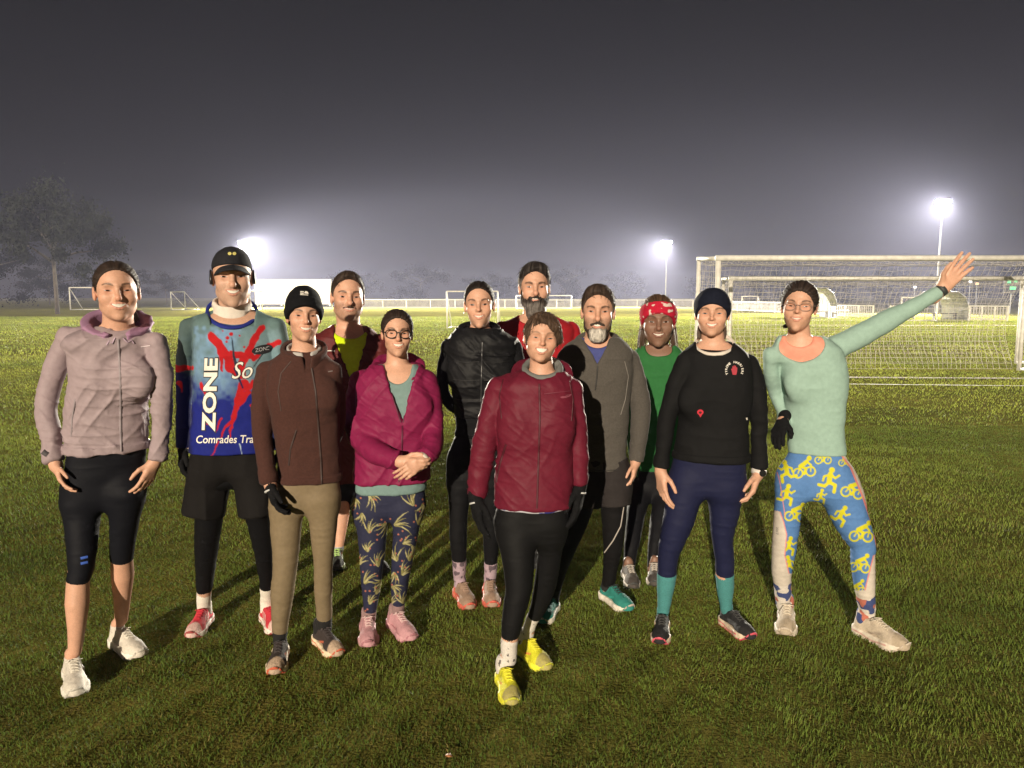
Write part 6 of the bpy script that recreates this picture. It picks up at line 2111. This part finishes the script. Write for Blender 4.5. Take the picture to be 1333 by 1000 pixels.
def mat_set():
    return dict(white=M_('painted_white', (0.62, 0.60, 0.55), rough=0.55, var=0.14, scale=9),
                net=M_('net_cord', (0.46, 0.43, 0.38), rough=0.9), steel=M_('galvanised', (0.30, 0.31, 0.33), rough=0.5, metal=0.3),
                pale=M_('pale_infill', (0.40, 0.38, 0.36), rough=0.8, var=0.2, scale=2), dark=M_('dark_frame', (0.05, 0.05, 0.055)))

def net_mesh(surf, nu, nv, r, mtl, name, parent, seed):
    """strands following surf(s, t)"""
    mb = MB(); rnd = random.Random(seed)
    for i in range(nu + 1):
        j0 = rnd.uniform(-0.3, 0.3) / nu
        mb.tube([surf(min(max(i / nu + j0 * math.sin(k * 1.7), 0), 1), k / 14) for k in range(15)], r, 3, False)
    for k in range(nv + 1):
        mb.tube([surf(i / 20, k / nv) for i in range(21)], r, 3, False)
    return mb.obj(name, mtl, parent)

def build_goals(M):
    # large box goal, front frame nearest the camera
    def bx_goal(label, xl, xr, yn, yf, zn, zf, rn, dx, seed, cat='goal'):
        g = thing('football_goal', label, cat, ((xl + xr) / 2, (yn + yf) / 2, 0))
        for nm, y, z, r, ox in (('front', yn, zn, rn, 0), ('rear', yf, zf, rn * 0.8, dx)):
            for x in (xl + ox, xr + ox):
                mb = MB(); mb.tube([(x, y, 0), (x, y, z - r)], r, 12); mb.obj('post', M['white'], g, True)
            mb = MB(); mb.tube([(xl + ox - r, y, z), (xr + ox + r, y, z)], r, 12); mb.obj('crossbar', M['white'], g, True)
        for x in (xl, xr):
            mb = MB(); mb.tube([(x, yn + rn, zn), (x + dx, yf - rn, zf)], rn * 0.7, 10); mb.obj('side_bar', M['white'], g, True)
            mb = MB(); mb.tube([(x, yn + rn, 0.05), (x + dx, yf - rn, 0.05)], rn * 0.6, 10); mb.obj('ground_bar', M['white'], g, True)
        def back(s, t):
            sag = 0.10 * math.sin(s * 9 * math.pi) ** 2 * math.sin(t * math.pi)
            return (xl + dx + (xr - xl) * s + 0.05 * math.sin(t * 6 + s * 20), yf + 0.25 * t + sag + 0.35 * math.sin(t * math.pi), zf * (1 - t) + 0.02 - 0.05 * math.sin(s * 9 * math.pi) ** 2 * (1 - t))
        net_mesh(back, 60, 20, 0.0034, M['net'], 'net', g, seed)
        def roof(s, t):
            return (xl + dx * t + (xr - xl) * s, yn + (yf - yn) * t, zn + (zf - zn) * t - 0.14 * math.sin(t * math.pi) - 0.03 * math.sin(s * 40) ** 2)
        net_mesh(roof, 60, 8, 0.0030, M['net'], 'roof_net', g, seed + 1)
        for k, x in enumerate((xl, xr)):
            def side(s, t, x=x):
                return (x + dx * s, yn + (yf - yn) * s, (zn + (zf - zn) * s) * (1 - t))
            net_mesh(side, 9, 18, 0.0030, M['net'], 'side_net', g, seed + 2 + k)
        return g
    bx_goal('full size white football goal with a net, taller of the pair right of the group', 4.05, 10.98, 14.8, 15.9, 2.33, 2.37, 0.055, -0.11, 3)
    bx_goal('lower white football goal with a net standing inside the full size goal', 4.95, 11.95, 17.0, 17.6, 1.99, 1.99, 0.05, 0.0, 9)

    # training goals further off: crossbar, two posts, slanting stays
    def small(label, uL, uR, vt, Y, depth, r, side=0, back=True):
        a, c = P(uL, vt, Y), P(uR, vt, Y)
        z = a[2]
        g = thing('training_goal', label, 'goal', ((a[0] + c[0]) / 2, Y, 0), 'training goals around the pitch')
        for x in (a[0], c[0]):
            mb = MB(); mb.tube([(x, Y, 0), (x, Y, z)], r, 8); mb.obj('post', M['white'], g, True)
            if back:
                mb = MB(); mb.tube([(x, Y, z), (x + side, Y + depth, 0.03)], r * 0.7, 8); mb.obj('stay', M['white'], g, True)
                mb = MB(); mb.tube([(x, Y, 0.03), (x + side, Y + depth, 0.03)], r * 0.7, 8); mb.obj('ground_bar', M['white'], g, True)
        mb = MB(); mb.tube([(a[0], Y, z), (c[0], Y, z)], r, 8); mb.obj('crossbar', M['white'], g, True)
        if back:
            mb = MB(); mb.tube([(a[0] + side, Y + depth, 0.03), (c[0] + side, Y + depth, 0.03)], r * 0.7, 8); mb.obj('rear_bar', M['white'], g, True)
    small('small white goal far off at the left edge, left of the woman in lilac', 90, 150, 374.5, 92, 1.6, 0.07, 0.6)
    small('small white goal with slanting stays between the lilac jacket and the cap man', 222, 240, 380, 92, 1.6, 0.06, 1.2)
    small('small white goal just right of the cap man, in front of the pale screen', 325, 341, 379, 92, 1.4, 0.06, -0.9)
    small('mid distance white goal behind the young woman in black', 581.5, 648, 379.5, 37.5, 1.5, 0.035, 0.1)
    small('far white goal in front of the fence, right of the bearded man', 672, 744, 385, 100, 1.6, 0.06, 0.2)
    small('far white goal seen through the big nets beside the navy headband', 966, 987, 386, 84, 1.3, 0.05, 0.9)
    small('low white mini goal on the grass seen through the net', 1056, 1104.5, 404.5, 55, 0.9, 0.03, -0.6)
    small('white goal in front of the right hand dugout, seen through the net', 1174.5, 1221.5, 387.5, 48.5, 1.5, 0.045, 0.7)

def build_fences(M):
    def run(label, u0, v0, u1, v1, h, n):
        a, c = G(u0, v0), G(u1, v1)
        f = thing('spectator_fence', label, 'fence', tuple((a + c) / 2), 'white fence runs around the pitch')
        d = c - a; L = np.linalg.norm(d); d /= L
        nrm = np.array([-d[1], d[0], 0])
        for i in range(n + 1):
            p = a + d * L * i / n
            mb = MB(); mb.tube([p, p + np.array([0, 0, h + 0.04])], 0.06, 6); mb.obj('fence_post', M['white'], f)
        for z in (h, 0.12):
            mb = MB(); mb.tube([a + np.array([0, 0, z]), c + np.array([0, 0, z])], 0.045, 6); mb.obj('rail', M['white'], f)
        mb = MB(); k = int(L / 0.16)
        for i in range(k):
            p = a + d * L * (i + 0.5) / k
            w = 0.035
            q0, q1 = p - d * w, p + d * w
            mb.quad(q0 + np.array([0, 0, 0.13]), q1 + np.array([0, 0, 0.13]), q1 + np.array([0, 0, h - 0.04]), q0 + np.array([0, 0, h - 0.04]))
            e = nrm * 0.02
            mb.quad(q1 + e + np.array([0, 0, 0.13]), q0 + e + np.array([0, 0, 0.13]), q0 + e + np.array([0, 0, h - 0.04]), q1 + e + np.array([0, 0, h - 0.04]))
        mb.obj('pickets', M['pale'], f)
    run('long white picket fence across the far side of the field behind the group', 468, 401, 902, 402.5, 1.2, 13)
    run('white fence run behind the heads of the navy headband and waving women', 940, 404, 1072, 410.5, 1.05, 5)
    run('short white fence panel over the waving arm, left of its gap', 1082, 412.5, 1136, 414, 0.92, 3)
    run('short white fence panel just under the waving forearm', 1158, 414.8, 1190, 415.5, 0.92, 2)
    run('short white fence panel with one inner post, right of the dugout', 1261, 417.5, 1311, 418.5, 0.98, 3)

def build_dugout(label, u0, u1, vt, Y, M):
    a, c = P(u0, vt, Y), P(u1, vt, Y)
    h = max(a[2], 1.9); w = c[0] - a[0]
    g = thing('dugout', label, 'dugout', ((a[0] + c[0]) / 2, Y, 0), 'team dugouts by the fence')
    pr = [(-0.5 + 0.0, 0), (-0.5, 0.55), (-0.42, 0.85), (-0.2, 1.0), (0.12, 1.0), (0.36, 0.82), (0.48, 0.5), (0.5, 0)]
    dep = 3.2
    mb = MB()
    for i in range(1, len(pr) - 1):
        (x0, z0), (x1, z1) = pr[i], pr[i + 1]
        X0, X1 = (a[0] + c[0]) / 2 + x0 * w, (a[0] + c[0]) / 2 + x1 * w
        mb.quad((X0, Y, z0 * h), (X1, Y, z1 * h), (X1, Y + dep, z1 * h), (X0, Y + dep, z0 * h))
        mb.quad((X0, Y, z0 * h - 0.04), (X0, Y + dep, z0 * h - 0.04), (X1, Y + dep, z1 * h - 0.04), (X1, Y, z1 * h - 0.04))
    mb.obj('roof_sheet', M['sheet'], g, True)
    for y in (Y, Y + dep / 2, Y + dep):
        mb = MB(); mb.tube([((a[0] + c[0]) / 2 + x * w, y, z * h + 0.02) for x, z in pr], 0.035, 6); mb.obj('hoop', M['steel'], g, True)
    mb = MB()
    X0, X1 = a[0] + w * 0.15, c[0] - w * 0.15
    mb.box((X0, Y + 0.8, 0.42), (X1, Y + 1.2, 0.47)); mb.box((X0, Y + 0.85, 0), (X0 + 0.05, Y + 1.15, 0.42)); mb.box((X1 - 0.05, Y + 0.85, 0), (X1, Y + 1.15, 0.42))
    mb.obj('bench', M['dark'], g)

def build_screen(M):
    a, c = P(331, 363.5, 112), P(431, 363.5, 112)
    h = a[2]
    g = thing('sight_screen', 'large pale rectangular sight screen glowing in the fog behind the cap man', 'screen', ((a[0] + c[0]) / 2, 112, 0))
    n = 12
    mb = MB()
    for i in range(n):
        z0 = 0.5 + (h - 0.5) * i / n
        mb.box((a[0], 112, z0), (c[0], 112.05, z0 + (h - 0.5) / n - 0.02))
    mb.obj('slat_panel', M['screen'], g)
    for x in np.linspace(a[0] + 0.3, c[0] - 0.3, 4):
        mb = MB(); mb.tube([(x, 112.15, 0.25), (x, 112.15, h)], 0.07, 6); mb.tube([(x, 112.15, h * 0.7), (x, 113.6, 0.1)], 0.05, 6); mb.obj('support', M['steel'], g)

def build_mast(label, u, v, Y, M, power, heads=4, col=(1.0, 0.92, 0.76)):
    p = P(u, v, Y)
    m = thing('floodlight_mast', label, 'floodlight', (p[0], Y, 0), 'lit floodlight masts')
    mb = MB(); mb.tube([(p[0], Y, 0), (p[0], Y, p[2] * 0.5), (p[0], Y, p[2])], [0.12, 0.10, 0.07], 10); mb.obj('pole', M['steel'], m, True)
    mb = MB(); mb.tube([(p[0] - 0.75, Y, p[2] - 0.05), (p[0] + 0.75, Y, p[2] - 0.05)], 0.05, 8); mb.obj('crossarm', M['steel'], m, True)
    for i in range(heads):
        x = p[0] + (-0.6 + 1.2 * i / (heads - 1))
        z = p[2] + 0.22
        ax = np.array([-(x) * 0.004, -1, -0.42]); ax = ax / np.linalg.norm(ax)
        side = np.array([1, 0, 0.0]); up = np.cross(side, ax); up = up if up[2] > 0 else -up
        c = np.array([x, Y - 0.1, z])
        mb = MB()
        A = [c + side * sx * 0.17 + up * sz * 0.2 for sx, sz in ((-1, -1), (1, -1), (1, 1), (-1, 1))]
        Bk = [c - ax * 0.2 + side * sx * 0.09 + up * sz * 0.1 for sx, sz in ((-1, -1), (1, -1), (1, 1), (-1, 1))]
        for k in range(4):
            mb.quad(A[k], A[(k + 1) % 4], Bk[(k + 1) % 4], Bk[k])
        mb.quad(*Bk)
        hd = mb.obj('lamp_head', M['dark'], m); sub(hd, m)
        mb = MB(); mb.quad(*[q + ax * 0.01 for q in A]); mb.obj('lamp_glass', M['lamp'], hd)
    # two lamps of the head: one thrown wide, one trained down on to the pitch
    for nm, en, size, blend, ty in (('wide_beam', power, 165, 0.9, 15), ('pitch_beam', power * PITCH_BEAM, 84, 0.75, Y - 17)):
        l = bpy.data.lights.new(nm, 'SPOT'); l.energy = en; l.color = col
        l.spot_size = rad(size); l.spot_blend = blend; l.shadow_soft_size = 0.5
        lo = bpy.data.objects.new(nm, l); COL.objects.link(lo)
        d = Vector((-p[0] * 0.4, ty - Y, -p[2]))
        lo.rotation_euler = d.to_track_quat('-Z', 'Y').to_euler()
        lo.parent = m; lo.location = (0, -0.7, p[2] + 0.1)
    return m

def leaf_cloud(rng, clumps, n_per, size, droop):
    """many small leaf faces scattered through ellipsoidal clumps"""
    V, C = [], []
    for (c, r, k) in clumps:
        n = int(n_per * k)
        d = rng.normal(size=(n, 3)); d /= np.linalg.norm(d, axis=1, keepdims=True)
        q = np.asarray(c) + d * (np.abs(rng.normal(0, 0.55, n)) + 0.05)[:, None] * np.asarray(r)
        a = rng.normal(size=(n, 3)); a[:, 2] -= droop; a /= np.linalg.norm(a, axis=1, keepdims=True)
        b = np.cross(a, rng.normal(size=(n, 3))); b /= np.linalg.norm(b, axis=1, keepdims=True)
        s = size * (0.6 + 0.8 * rng.random(n))[:, None]
        V.append(np.stack([q - b * s * 0.28, q + a * s * 0.5, q + b * s * 0.28, q - a * s * 0.5], 1))
        base = rng.random(n)[:, None] * 0.6 + 0.7
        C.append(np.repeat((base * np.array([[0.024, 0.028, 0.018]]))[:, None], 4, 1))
    V = np.concatenate(V); C = np.concatenate(C)
    f = np.arange(len(V) * 4).reshape(-1, 4)
    return V.reshape(-1, 3), f, C.reshape(-1, 3)

def build_tree(label, x, Y, h, w, seed, kind, n=2600):
    rng = np.random.default_rng(seed); rnd = random.Random(seed)
    t = thing('tree' if kind != 'gum' else 'gum_tree', label, 'tree', (x, Y, 0), None if kind == 'gum' else 'dark trees beyond the fence')
    mb = MB(); clumps = []
    bend = rnd.uniform(-0.06, 0.06) * h
    top = np.array([x + bend, Y, h * 0.62])
    trunk = [np.array([x, Y, 0]), np.array([x + bend * 0.2, Y, h * 0.2]), np.array([x + bend * 0.7, Y, h * 0.42]), top]
    mb.tube(trunk, [h * 0.015, h * 0.013, h * 0.010, h * 0.004], 8)
    nb = 9 if kind == 'gum' else 7
    for i in range(nb):
        t0 = rnd.uniform(0.3, 0.95); p = trunk[1] + (top - trunk[1]) * t0
        a = 2 * math.pi * i / nb + rnd.uniform(-.4, .4); L = w * rnd.uniform(0.28, 0.5)
        e = p + np.array([math.cos(a) * L, math.sin(a) * L * 0.7, h * rnd.uniform(0.06, 0.24)])
        m_ = (p + e) / 2 + np.array([0, 0, h * 0.02])
        mb.tube([p, m_, e], [h * 0.010, h * 0.007, h * 0.003], 6)
        clumps.append((e, (w * 0.17, w * 0.15, h * 0.11), 1.0))
        for k in range(3 if kind == 'gum' else 2):
            o = np.array([rnd.uniform(-.2, .2) * w, rnd.uniform(-.15, .15) * w, rnd.uniform(-0.14, 0.12) * h])
            clumps.append((e + o, (w * rnd.uniform(.07, .13), w * .1, h * rnd.uniform(.05, .10)), 0.55))
    clumps.append((top + np.array([0, 0, h * 0.2]), (w * 0.2, w * 0.18, h * 0.15), 1.1))
    clumps.append((top + np.array([w * 0.1, 0, h * 0.08]), (w * 0.24, w * 0.2, h * 0.13), 1.1))
    if kind != 'gum':
        for k in range(6):
            clumps.append((np.array([x + rnd.uniform(-.4, .4) * w, Y + rnd.uniform(-.3, .3) * w, h * rnd.uniform(0.12, 0.45)]), (w * 0.2, w * 0.16, h * 0.13), 0.9))
    mb.obj('trunk', MATS_BARK[kind], t, True)
    if kind == 'gum':
        clumps = [(p_, tuple(0.8 * q_ for q_ in r_), k_ * 0.8) for p_, r_, k_ in clumps]
    v, f, c = leaf_cloud(rng, clumps, n / 14, 0.021 * h if kind == 'gum' else 0.032 * h, 1.4 if kind == 'gum' else 0.1)
    if kind != 'gum':
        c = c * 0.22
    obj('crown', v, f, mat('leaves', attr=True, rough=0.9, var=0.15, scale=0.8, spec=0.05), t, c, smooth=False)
    return t

def build_lamps_far(M):
    # lit green sign and two small lamps behind the goals
    p = P(1318, 371, 72)
    g = thing('lit_sign', 'small green lit sign behind the goal near the right edge', 'sign', (p[0], 72, 0))
    mb = MB(); mb.tube([(p[0], 72.1, 0), (p[0], 72.1, p[2])], 0.05, 6); mb.obj('pole', M['steel'], g)
    mb = MB(); mb.box((p[0] - 0.75, 72, p[2] - 0.8), (p[0] + 0.75, 72.15, p[2] + 0.8)); mb.obj('sign_case', M['dark'], g)
    for dx, dz, w, h in ((-0.35, 0.3, 0.36, 0.26), (0.3, 0.35, 0.34, 0.2), (0.05, -0.3, 0.6, 0.3)):
        mb = MB(); x, z = p[0] + dx, p[2] + dz
        mb.quad((x - w / 2, 71.98, z - h / 2), (x + w / 2, 71.98, z - h / 2), (x + w / 2, 71.98, z + h / 2), (x - w / 2, 71.98, z + h / 2)); mb.obj('lit_panel', M['green'], g)
    for (u, v, c, lab) in ((1263, 367, 'lampw', 'tiny white lamp in the dark behind the waving hand'), (1272, 369.5, 'lampo', 'tiny orange lamp in the dark behind the waving hand'), (1191, 374, 'lampw', 'tiny white lamp in the dark above the waving forearm')):
        p = P(u, v, 95)
        g = thing('path_lamp', lab, 'lamp', (p[0], 95, 0))
        mb = MB(); mb.tube([(p[0], 95, 0), (p[0], 95, p[2])], 0.05, 6); mb.obj('pole', M['steel'], g)
        mb = MB(); mb.box((p[0] - 0.13, 94.85, p[2] - 0.1), (p[0] + 0.13, 95.1, p[2] + 0.12)); mb.obj('lamp_glass', M[c], g)

def build_lines():
    m = M_('line_paint', (0.62, 0.60, 0.52), rough=0.9, var=0.35, scale=14)
    def band(pts, w, name, mm, z=0.016, kind='structure'):
        mb = MB()
        P3 = [G(u, v) for u, v in pts]
        prev = None
        for i in range(len(P3) - 1):
            n = 14
            for k in range(n):
                a = P3[i] + (P3[i + 1] - P3[i]) * k / n; c = P3[i] + (P3[i + 1] - P3[i]) * (k + 1) / n
                wa = w * (0.85 + 0.3 * math.sin(a[0] * 3.1) * math.sin(a[0] * 1.3)); wc = w * (0.85 + 0.3 * math.sin(c[0] * 3.1) * math.sin(c[0] * 1.3))
                mb.quad((a[0], a[1] - wa / 2, z), (c[0], c[1] - wc / 2, z), (c[0], c[1] + wc / 2, z), (a[0], a[1] + wa / 2, z))
        o = mb.obj(name, mm); o['kind'] = 'structure'
    band([(880, 500), (1100, 501), (1480, 505)], 0.10, 'goal_line', m)
    band([(930, 491.5), (1100, 492), (1440, 494)], 0.26, 'worn_earth', M_('worn_earth', (0.16, 0.105, 0.06), rough=0.95, var=0.4, scale=6), 0.013)
    band([(1030, 423), (1100, 425), (1250, 424), (1420, 424)], 0.5, 'worn_track', M_('worn_earth', (0.16, 0.105, 0.06), rough=0.95, var=0.4, scale=6), 0.013)

def build_leaf():
    p = G(584, 995)
    v = [(p[0] - 0.012, p[1] + 0.004, 0.030), (p[0], p[1] - 0.009, 0.033), (p[0] + 0.015, p[1], 0.029), (p[0] + 0.004, p[1] + 0.012, 0.034), (p[0] - 0.008, p[1] + 0.010, 0.031)]
    vv = v + [(a, b, c - 0.002) for a, b, c in v]
    f = [tuple(range(5)), tuple(range(9, 4, -1))] + [(i, i + 5, (i + 1) % 5 + 5, (i + 1) % 5) for i in range(5)]
    o = obj('fallen_leaf', vv, f, M_('dry_leaf', (0.35, 0.14, 0.05)), origin=(p[0], p[1], 0.04))
    tag(o, 'small dry orange leaf on the grass at the bottom edge', 'leaf')

def build_light():
    w = bpy.data.worlds.new('World'); SC.world = w; w.use_nodes = True
    nt = w.node_tree; N, L = nt.nodes, nt.links
    bg = N['Background']
    sky = N.new('ShaderNodeTexSky'); sky.sky_type = 'NISHITA'; sky.sun_disc = False
    sky.sun_elevation = SUN_EL; sky.sun_rotation = math.pi + SUN_AZ
    tc = N.new('ShaderNodeTexCoord')
    sp = N.new('ShaderNodeSeparateXYZ'); L.new(tc.outputs['Generated'], sp.inputs['Vector'])
    rp = N.new('ShaderNodeValToRGB'); e = rp.color_ramp.elements
    e[0].position, e[0].color = 0.0, (0.040, 0.035, 0.052, 1)
    e[1].position, e[1].color = 0.55, (0.0185, 0.0150, 0.0200, 1)
    q = e.new(0.2); q.color = (0.029, 0.025, 0.036, 1)
    L.new(sp.outputs['Z'], rp.inputs['Fac'])
    nz = N.new('ShaderNodeTexNoise'); nz.inputs['Scale'].default_value = 2.2; nz.inputs['Detail'].default_value = 6
    L.new(tc.outputs['Generated'], nz.inputs['Vector'])
    mr = N.new('ShaderNodeMapRange'); mr.inputs['From Min'].default_value = 0.3; mr.inputs['From Max'].default_value = 0.7
    mr.inputs['To Min'].default_value = 0.9; mr.inputs['To Max'].default_value = 1.12
    L.new(nz.outputs['Fac'], mr.inputs['Value'])
    vm = N.new('ShaderNodeVectorMath'); vm.operation = 'SCALE'
    L.new(rp.outputs['Color'], vm.inputs[0]); L.new(mr.outputs['Result'], vm.inputs['Scale'])
    sk = N.new('ShaderNodeVectorMath'); sk.operation = 'SCALE'; sk.inputs['Scale'].default_value = 0.0004
    L.new(sky.outputs['Color'], sk.inputs[0])
    ad = N.new('ShaderNodeVectorMath'); ad.operation = 'ADD'
    L.new(vm.outputs['Vector'], ad.inputs[0]); L.new(sk.outputs['Vector'], ad.inputs[1])
    L.new(ad.outputs['Vector'], bg.inputs['Color']); bg.inputs['Strength'].default_value = SKY_STRENGTH
    l = bpy.data.lights.new('key_floodlight', 'SUN'); l.energy = SUN_E; l.angle = rad(0.5); l.color = (1.0, 0.86, 0.66)
    o = bpy.data.objects.new('sun', l); COL.objects.link(o)
    d = Vector((math.sin(SUN_AZ) * math.cos(SUN_EL), math.cos(SUN_AZ) * math.cos(SUN_EL), -math.sin(SUN_EL)))
    o.rotation_euler = d.to_track_quat('-Z', 'Y').to_euler(); o.location = (-10, -10, 6)

def build_haze():
    mb = MB(); mb.box((-400, -30, -1.0), (400, 420, 14.6))
    m = bpy.data.materials.new('haze_air'); m.use_nodes = True
    nt = m.node_tree
    for n in list(nt.nodes):
        if n.type != 'OUTPUT_MATERIAL':
            nt.nodes.remove(n)
    v = nt.nodes.new('ShaderNodeVolumePrincipled')
    v.inputs['Color'].default_value = (0.66, 0.69, 1.0, 1); v.inputs['Density'].default_value = HAZE
    v.inputs['Anisotropy'].default_value = HAZE_G
    nt.links.new(v.outputs['Volume'], nt.nodes['Material Output'].inputs['Volume'])
    o = mb.obj('haze', m); o['kind'] = 'stuff'; o.display_type = 'WIRE'

def build_camera():
    c = bpy.data.cameras.new('camera'); o = bpy.data.objects.new('camera', c); COL.objects.link(o)
    c.sensor_fit = 'HORIZONTAL'; c.sensor_width = 36.0; c.lens = 36.0 * FOC / 1333.0
    c.clip_start = 0.05; c.clip_end = 3000
    o.location = CAM; o.rotation_euler = (rad(90) - PITCH, 0, 0)
    SC.camera = o

SUN_AZ, SUN_EL, SUN_E, SKY_STRENGTH = rad(14), rad(15), 4.2, 0.06
HAZE, HAZE_G = 0.00072, 0.0
LAMP_P = 29000
PITCH_BEAM = 20.0

def build_place():
    global MATS_BARK
    build_ground(); build_grass(); build_lines(); build_leaf()
    M = mat_set()
    M['lamp'] = emit('lamp_lit', (1.0, 0.95, 0.85), 400)
    M['green'] = emit('sign_green', (0.10, 0.7, 0.3), 0.6); M['lampw'] = emit('lamp_white', (1, 0.95, 0.9), 3); M['lampo'] = emit('lamp_orange', (1, 0.6, 0.3), 2)
    M['screen'] = M_('screen_white', (0.72, 0.70, 0.66), rough=0.7, var=0.06, scale=1)
    M['sheet'] = M_('dugout_sheet', (0.42, 0.42, 0.42), rough=0.6, var=0.12, scale=2)
    MATS_BARK = {'gum': M_('bark_pale', (0.10, 0.085, 0.07), rough=0.9, var=0.35, scale=3), 'dark': M_('bark_dark', (0.06, 0.05, 0.04), rough=0.9, var=0.3, scale=3)}
    build_goals(M); build_fences(M); build_screen(M)
    build_dugout('curved pale dugout beside the head of the waving woman', 1050, 1091, 375, 57, M)
    build_dugout('curved pale dugout right of the waving forearm', 1222, 1263, 384, 51, M)
    build_mast('lit floodlight mast above the peaked cap, brightest glow', 317, 318, 118, M, LAMP_P * 1.6)
    build_mast('lit floodlight mast in the middle, left of the big goal', 868, 317, 125, M, LAMP_P)
    build_mast('nearest lit floodlight mast at the right, above the waving hand', 1227, 266, 76, M, LAMP_P * 0.7)
    build_lamps_far(M)
    build_tree('tall pale gum tree with drooping clumps at the far left', -42.5, 70, 13.5, 11.0, 11, 'gum', 19000)
    rnd = random.Random(5)
    for i, (u, vt, Y) in enumerate(((-30, 300, 110), (60, 330, 150), (215, 350, 165), (455, 348, 170), (545, 340, 165), (640, 352, 175), (735, 344, 165), (815, 352, 175), (930, 350, 160), (1010, 345, 120), (1085, 350, 115), (1165, 344, 120), (1250, 348, 112), (1335, 340, 110), (1420, 320, 110))):
        top = P(u, vt, Y)
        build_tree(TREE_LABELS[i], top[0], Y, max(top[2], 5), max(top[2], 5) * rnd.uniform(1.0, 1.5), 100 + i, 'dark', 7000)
    build_light(); build_haze(); build_camera()

TREE_LABELS = ['dim tree at the left edge behind the gum tree', 'dim rounded tree behind the head of the woman in lilac', 'dim tree between the lilac jacket and the cap man', 'dim tree behind the moustache man',
               'dim tree left of the young woman in black', 'dim tree behind the young woman in black', 'dim tree right of the bearded man', 'dim tree left of the middle floodlight mast', 'dark tree behind the left post of the big goal',
               'dark tree behind the head of the waving woman', 'dark tree over the left dugout seen through the net', 'dark tree above the waving forearm', 'dark tree behind the waving hand and right dugout', 'dark tree behind the green sign', 'dark tree beyond the right edge of the goal']
build_place()
for make in PEOPLE:
    make()
SC.view_settings.view_transform = 'Standard'
SC.view_settings.look = 'None'
SC.view_settings.exposure = 0.45
SC.view_settings.gamma = 1.0
SC.cycles.use_denoising = True
SC.cycles.volume_bounces = 1
SC.cycles.max_bounces = 6
SC.cycles.transparent_max_bounces = 8
SC.cycles.sample_clamp_indirect = 4.0
for o_ in list(SC.objects):
    if 'tmp' in o_:
        del o_['tmp']
print('BUILD', CLOCK, time.time() - T_START)
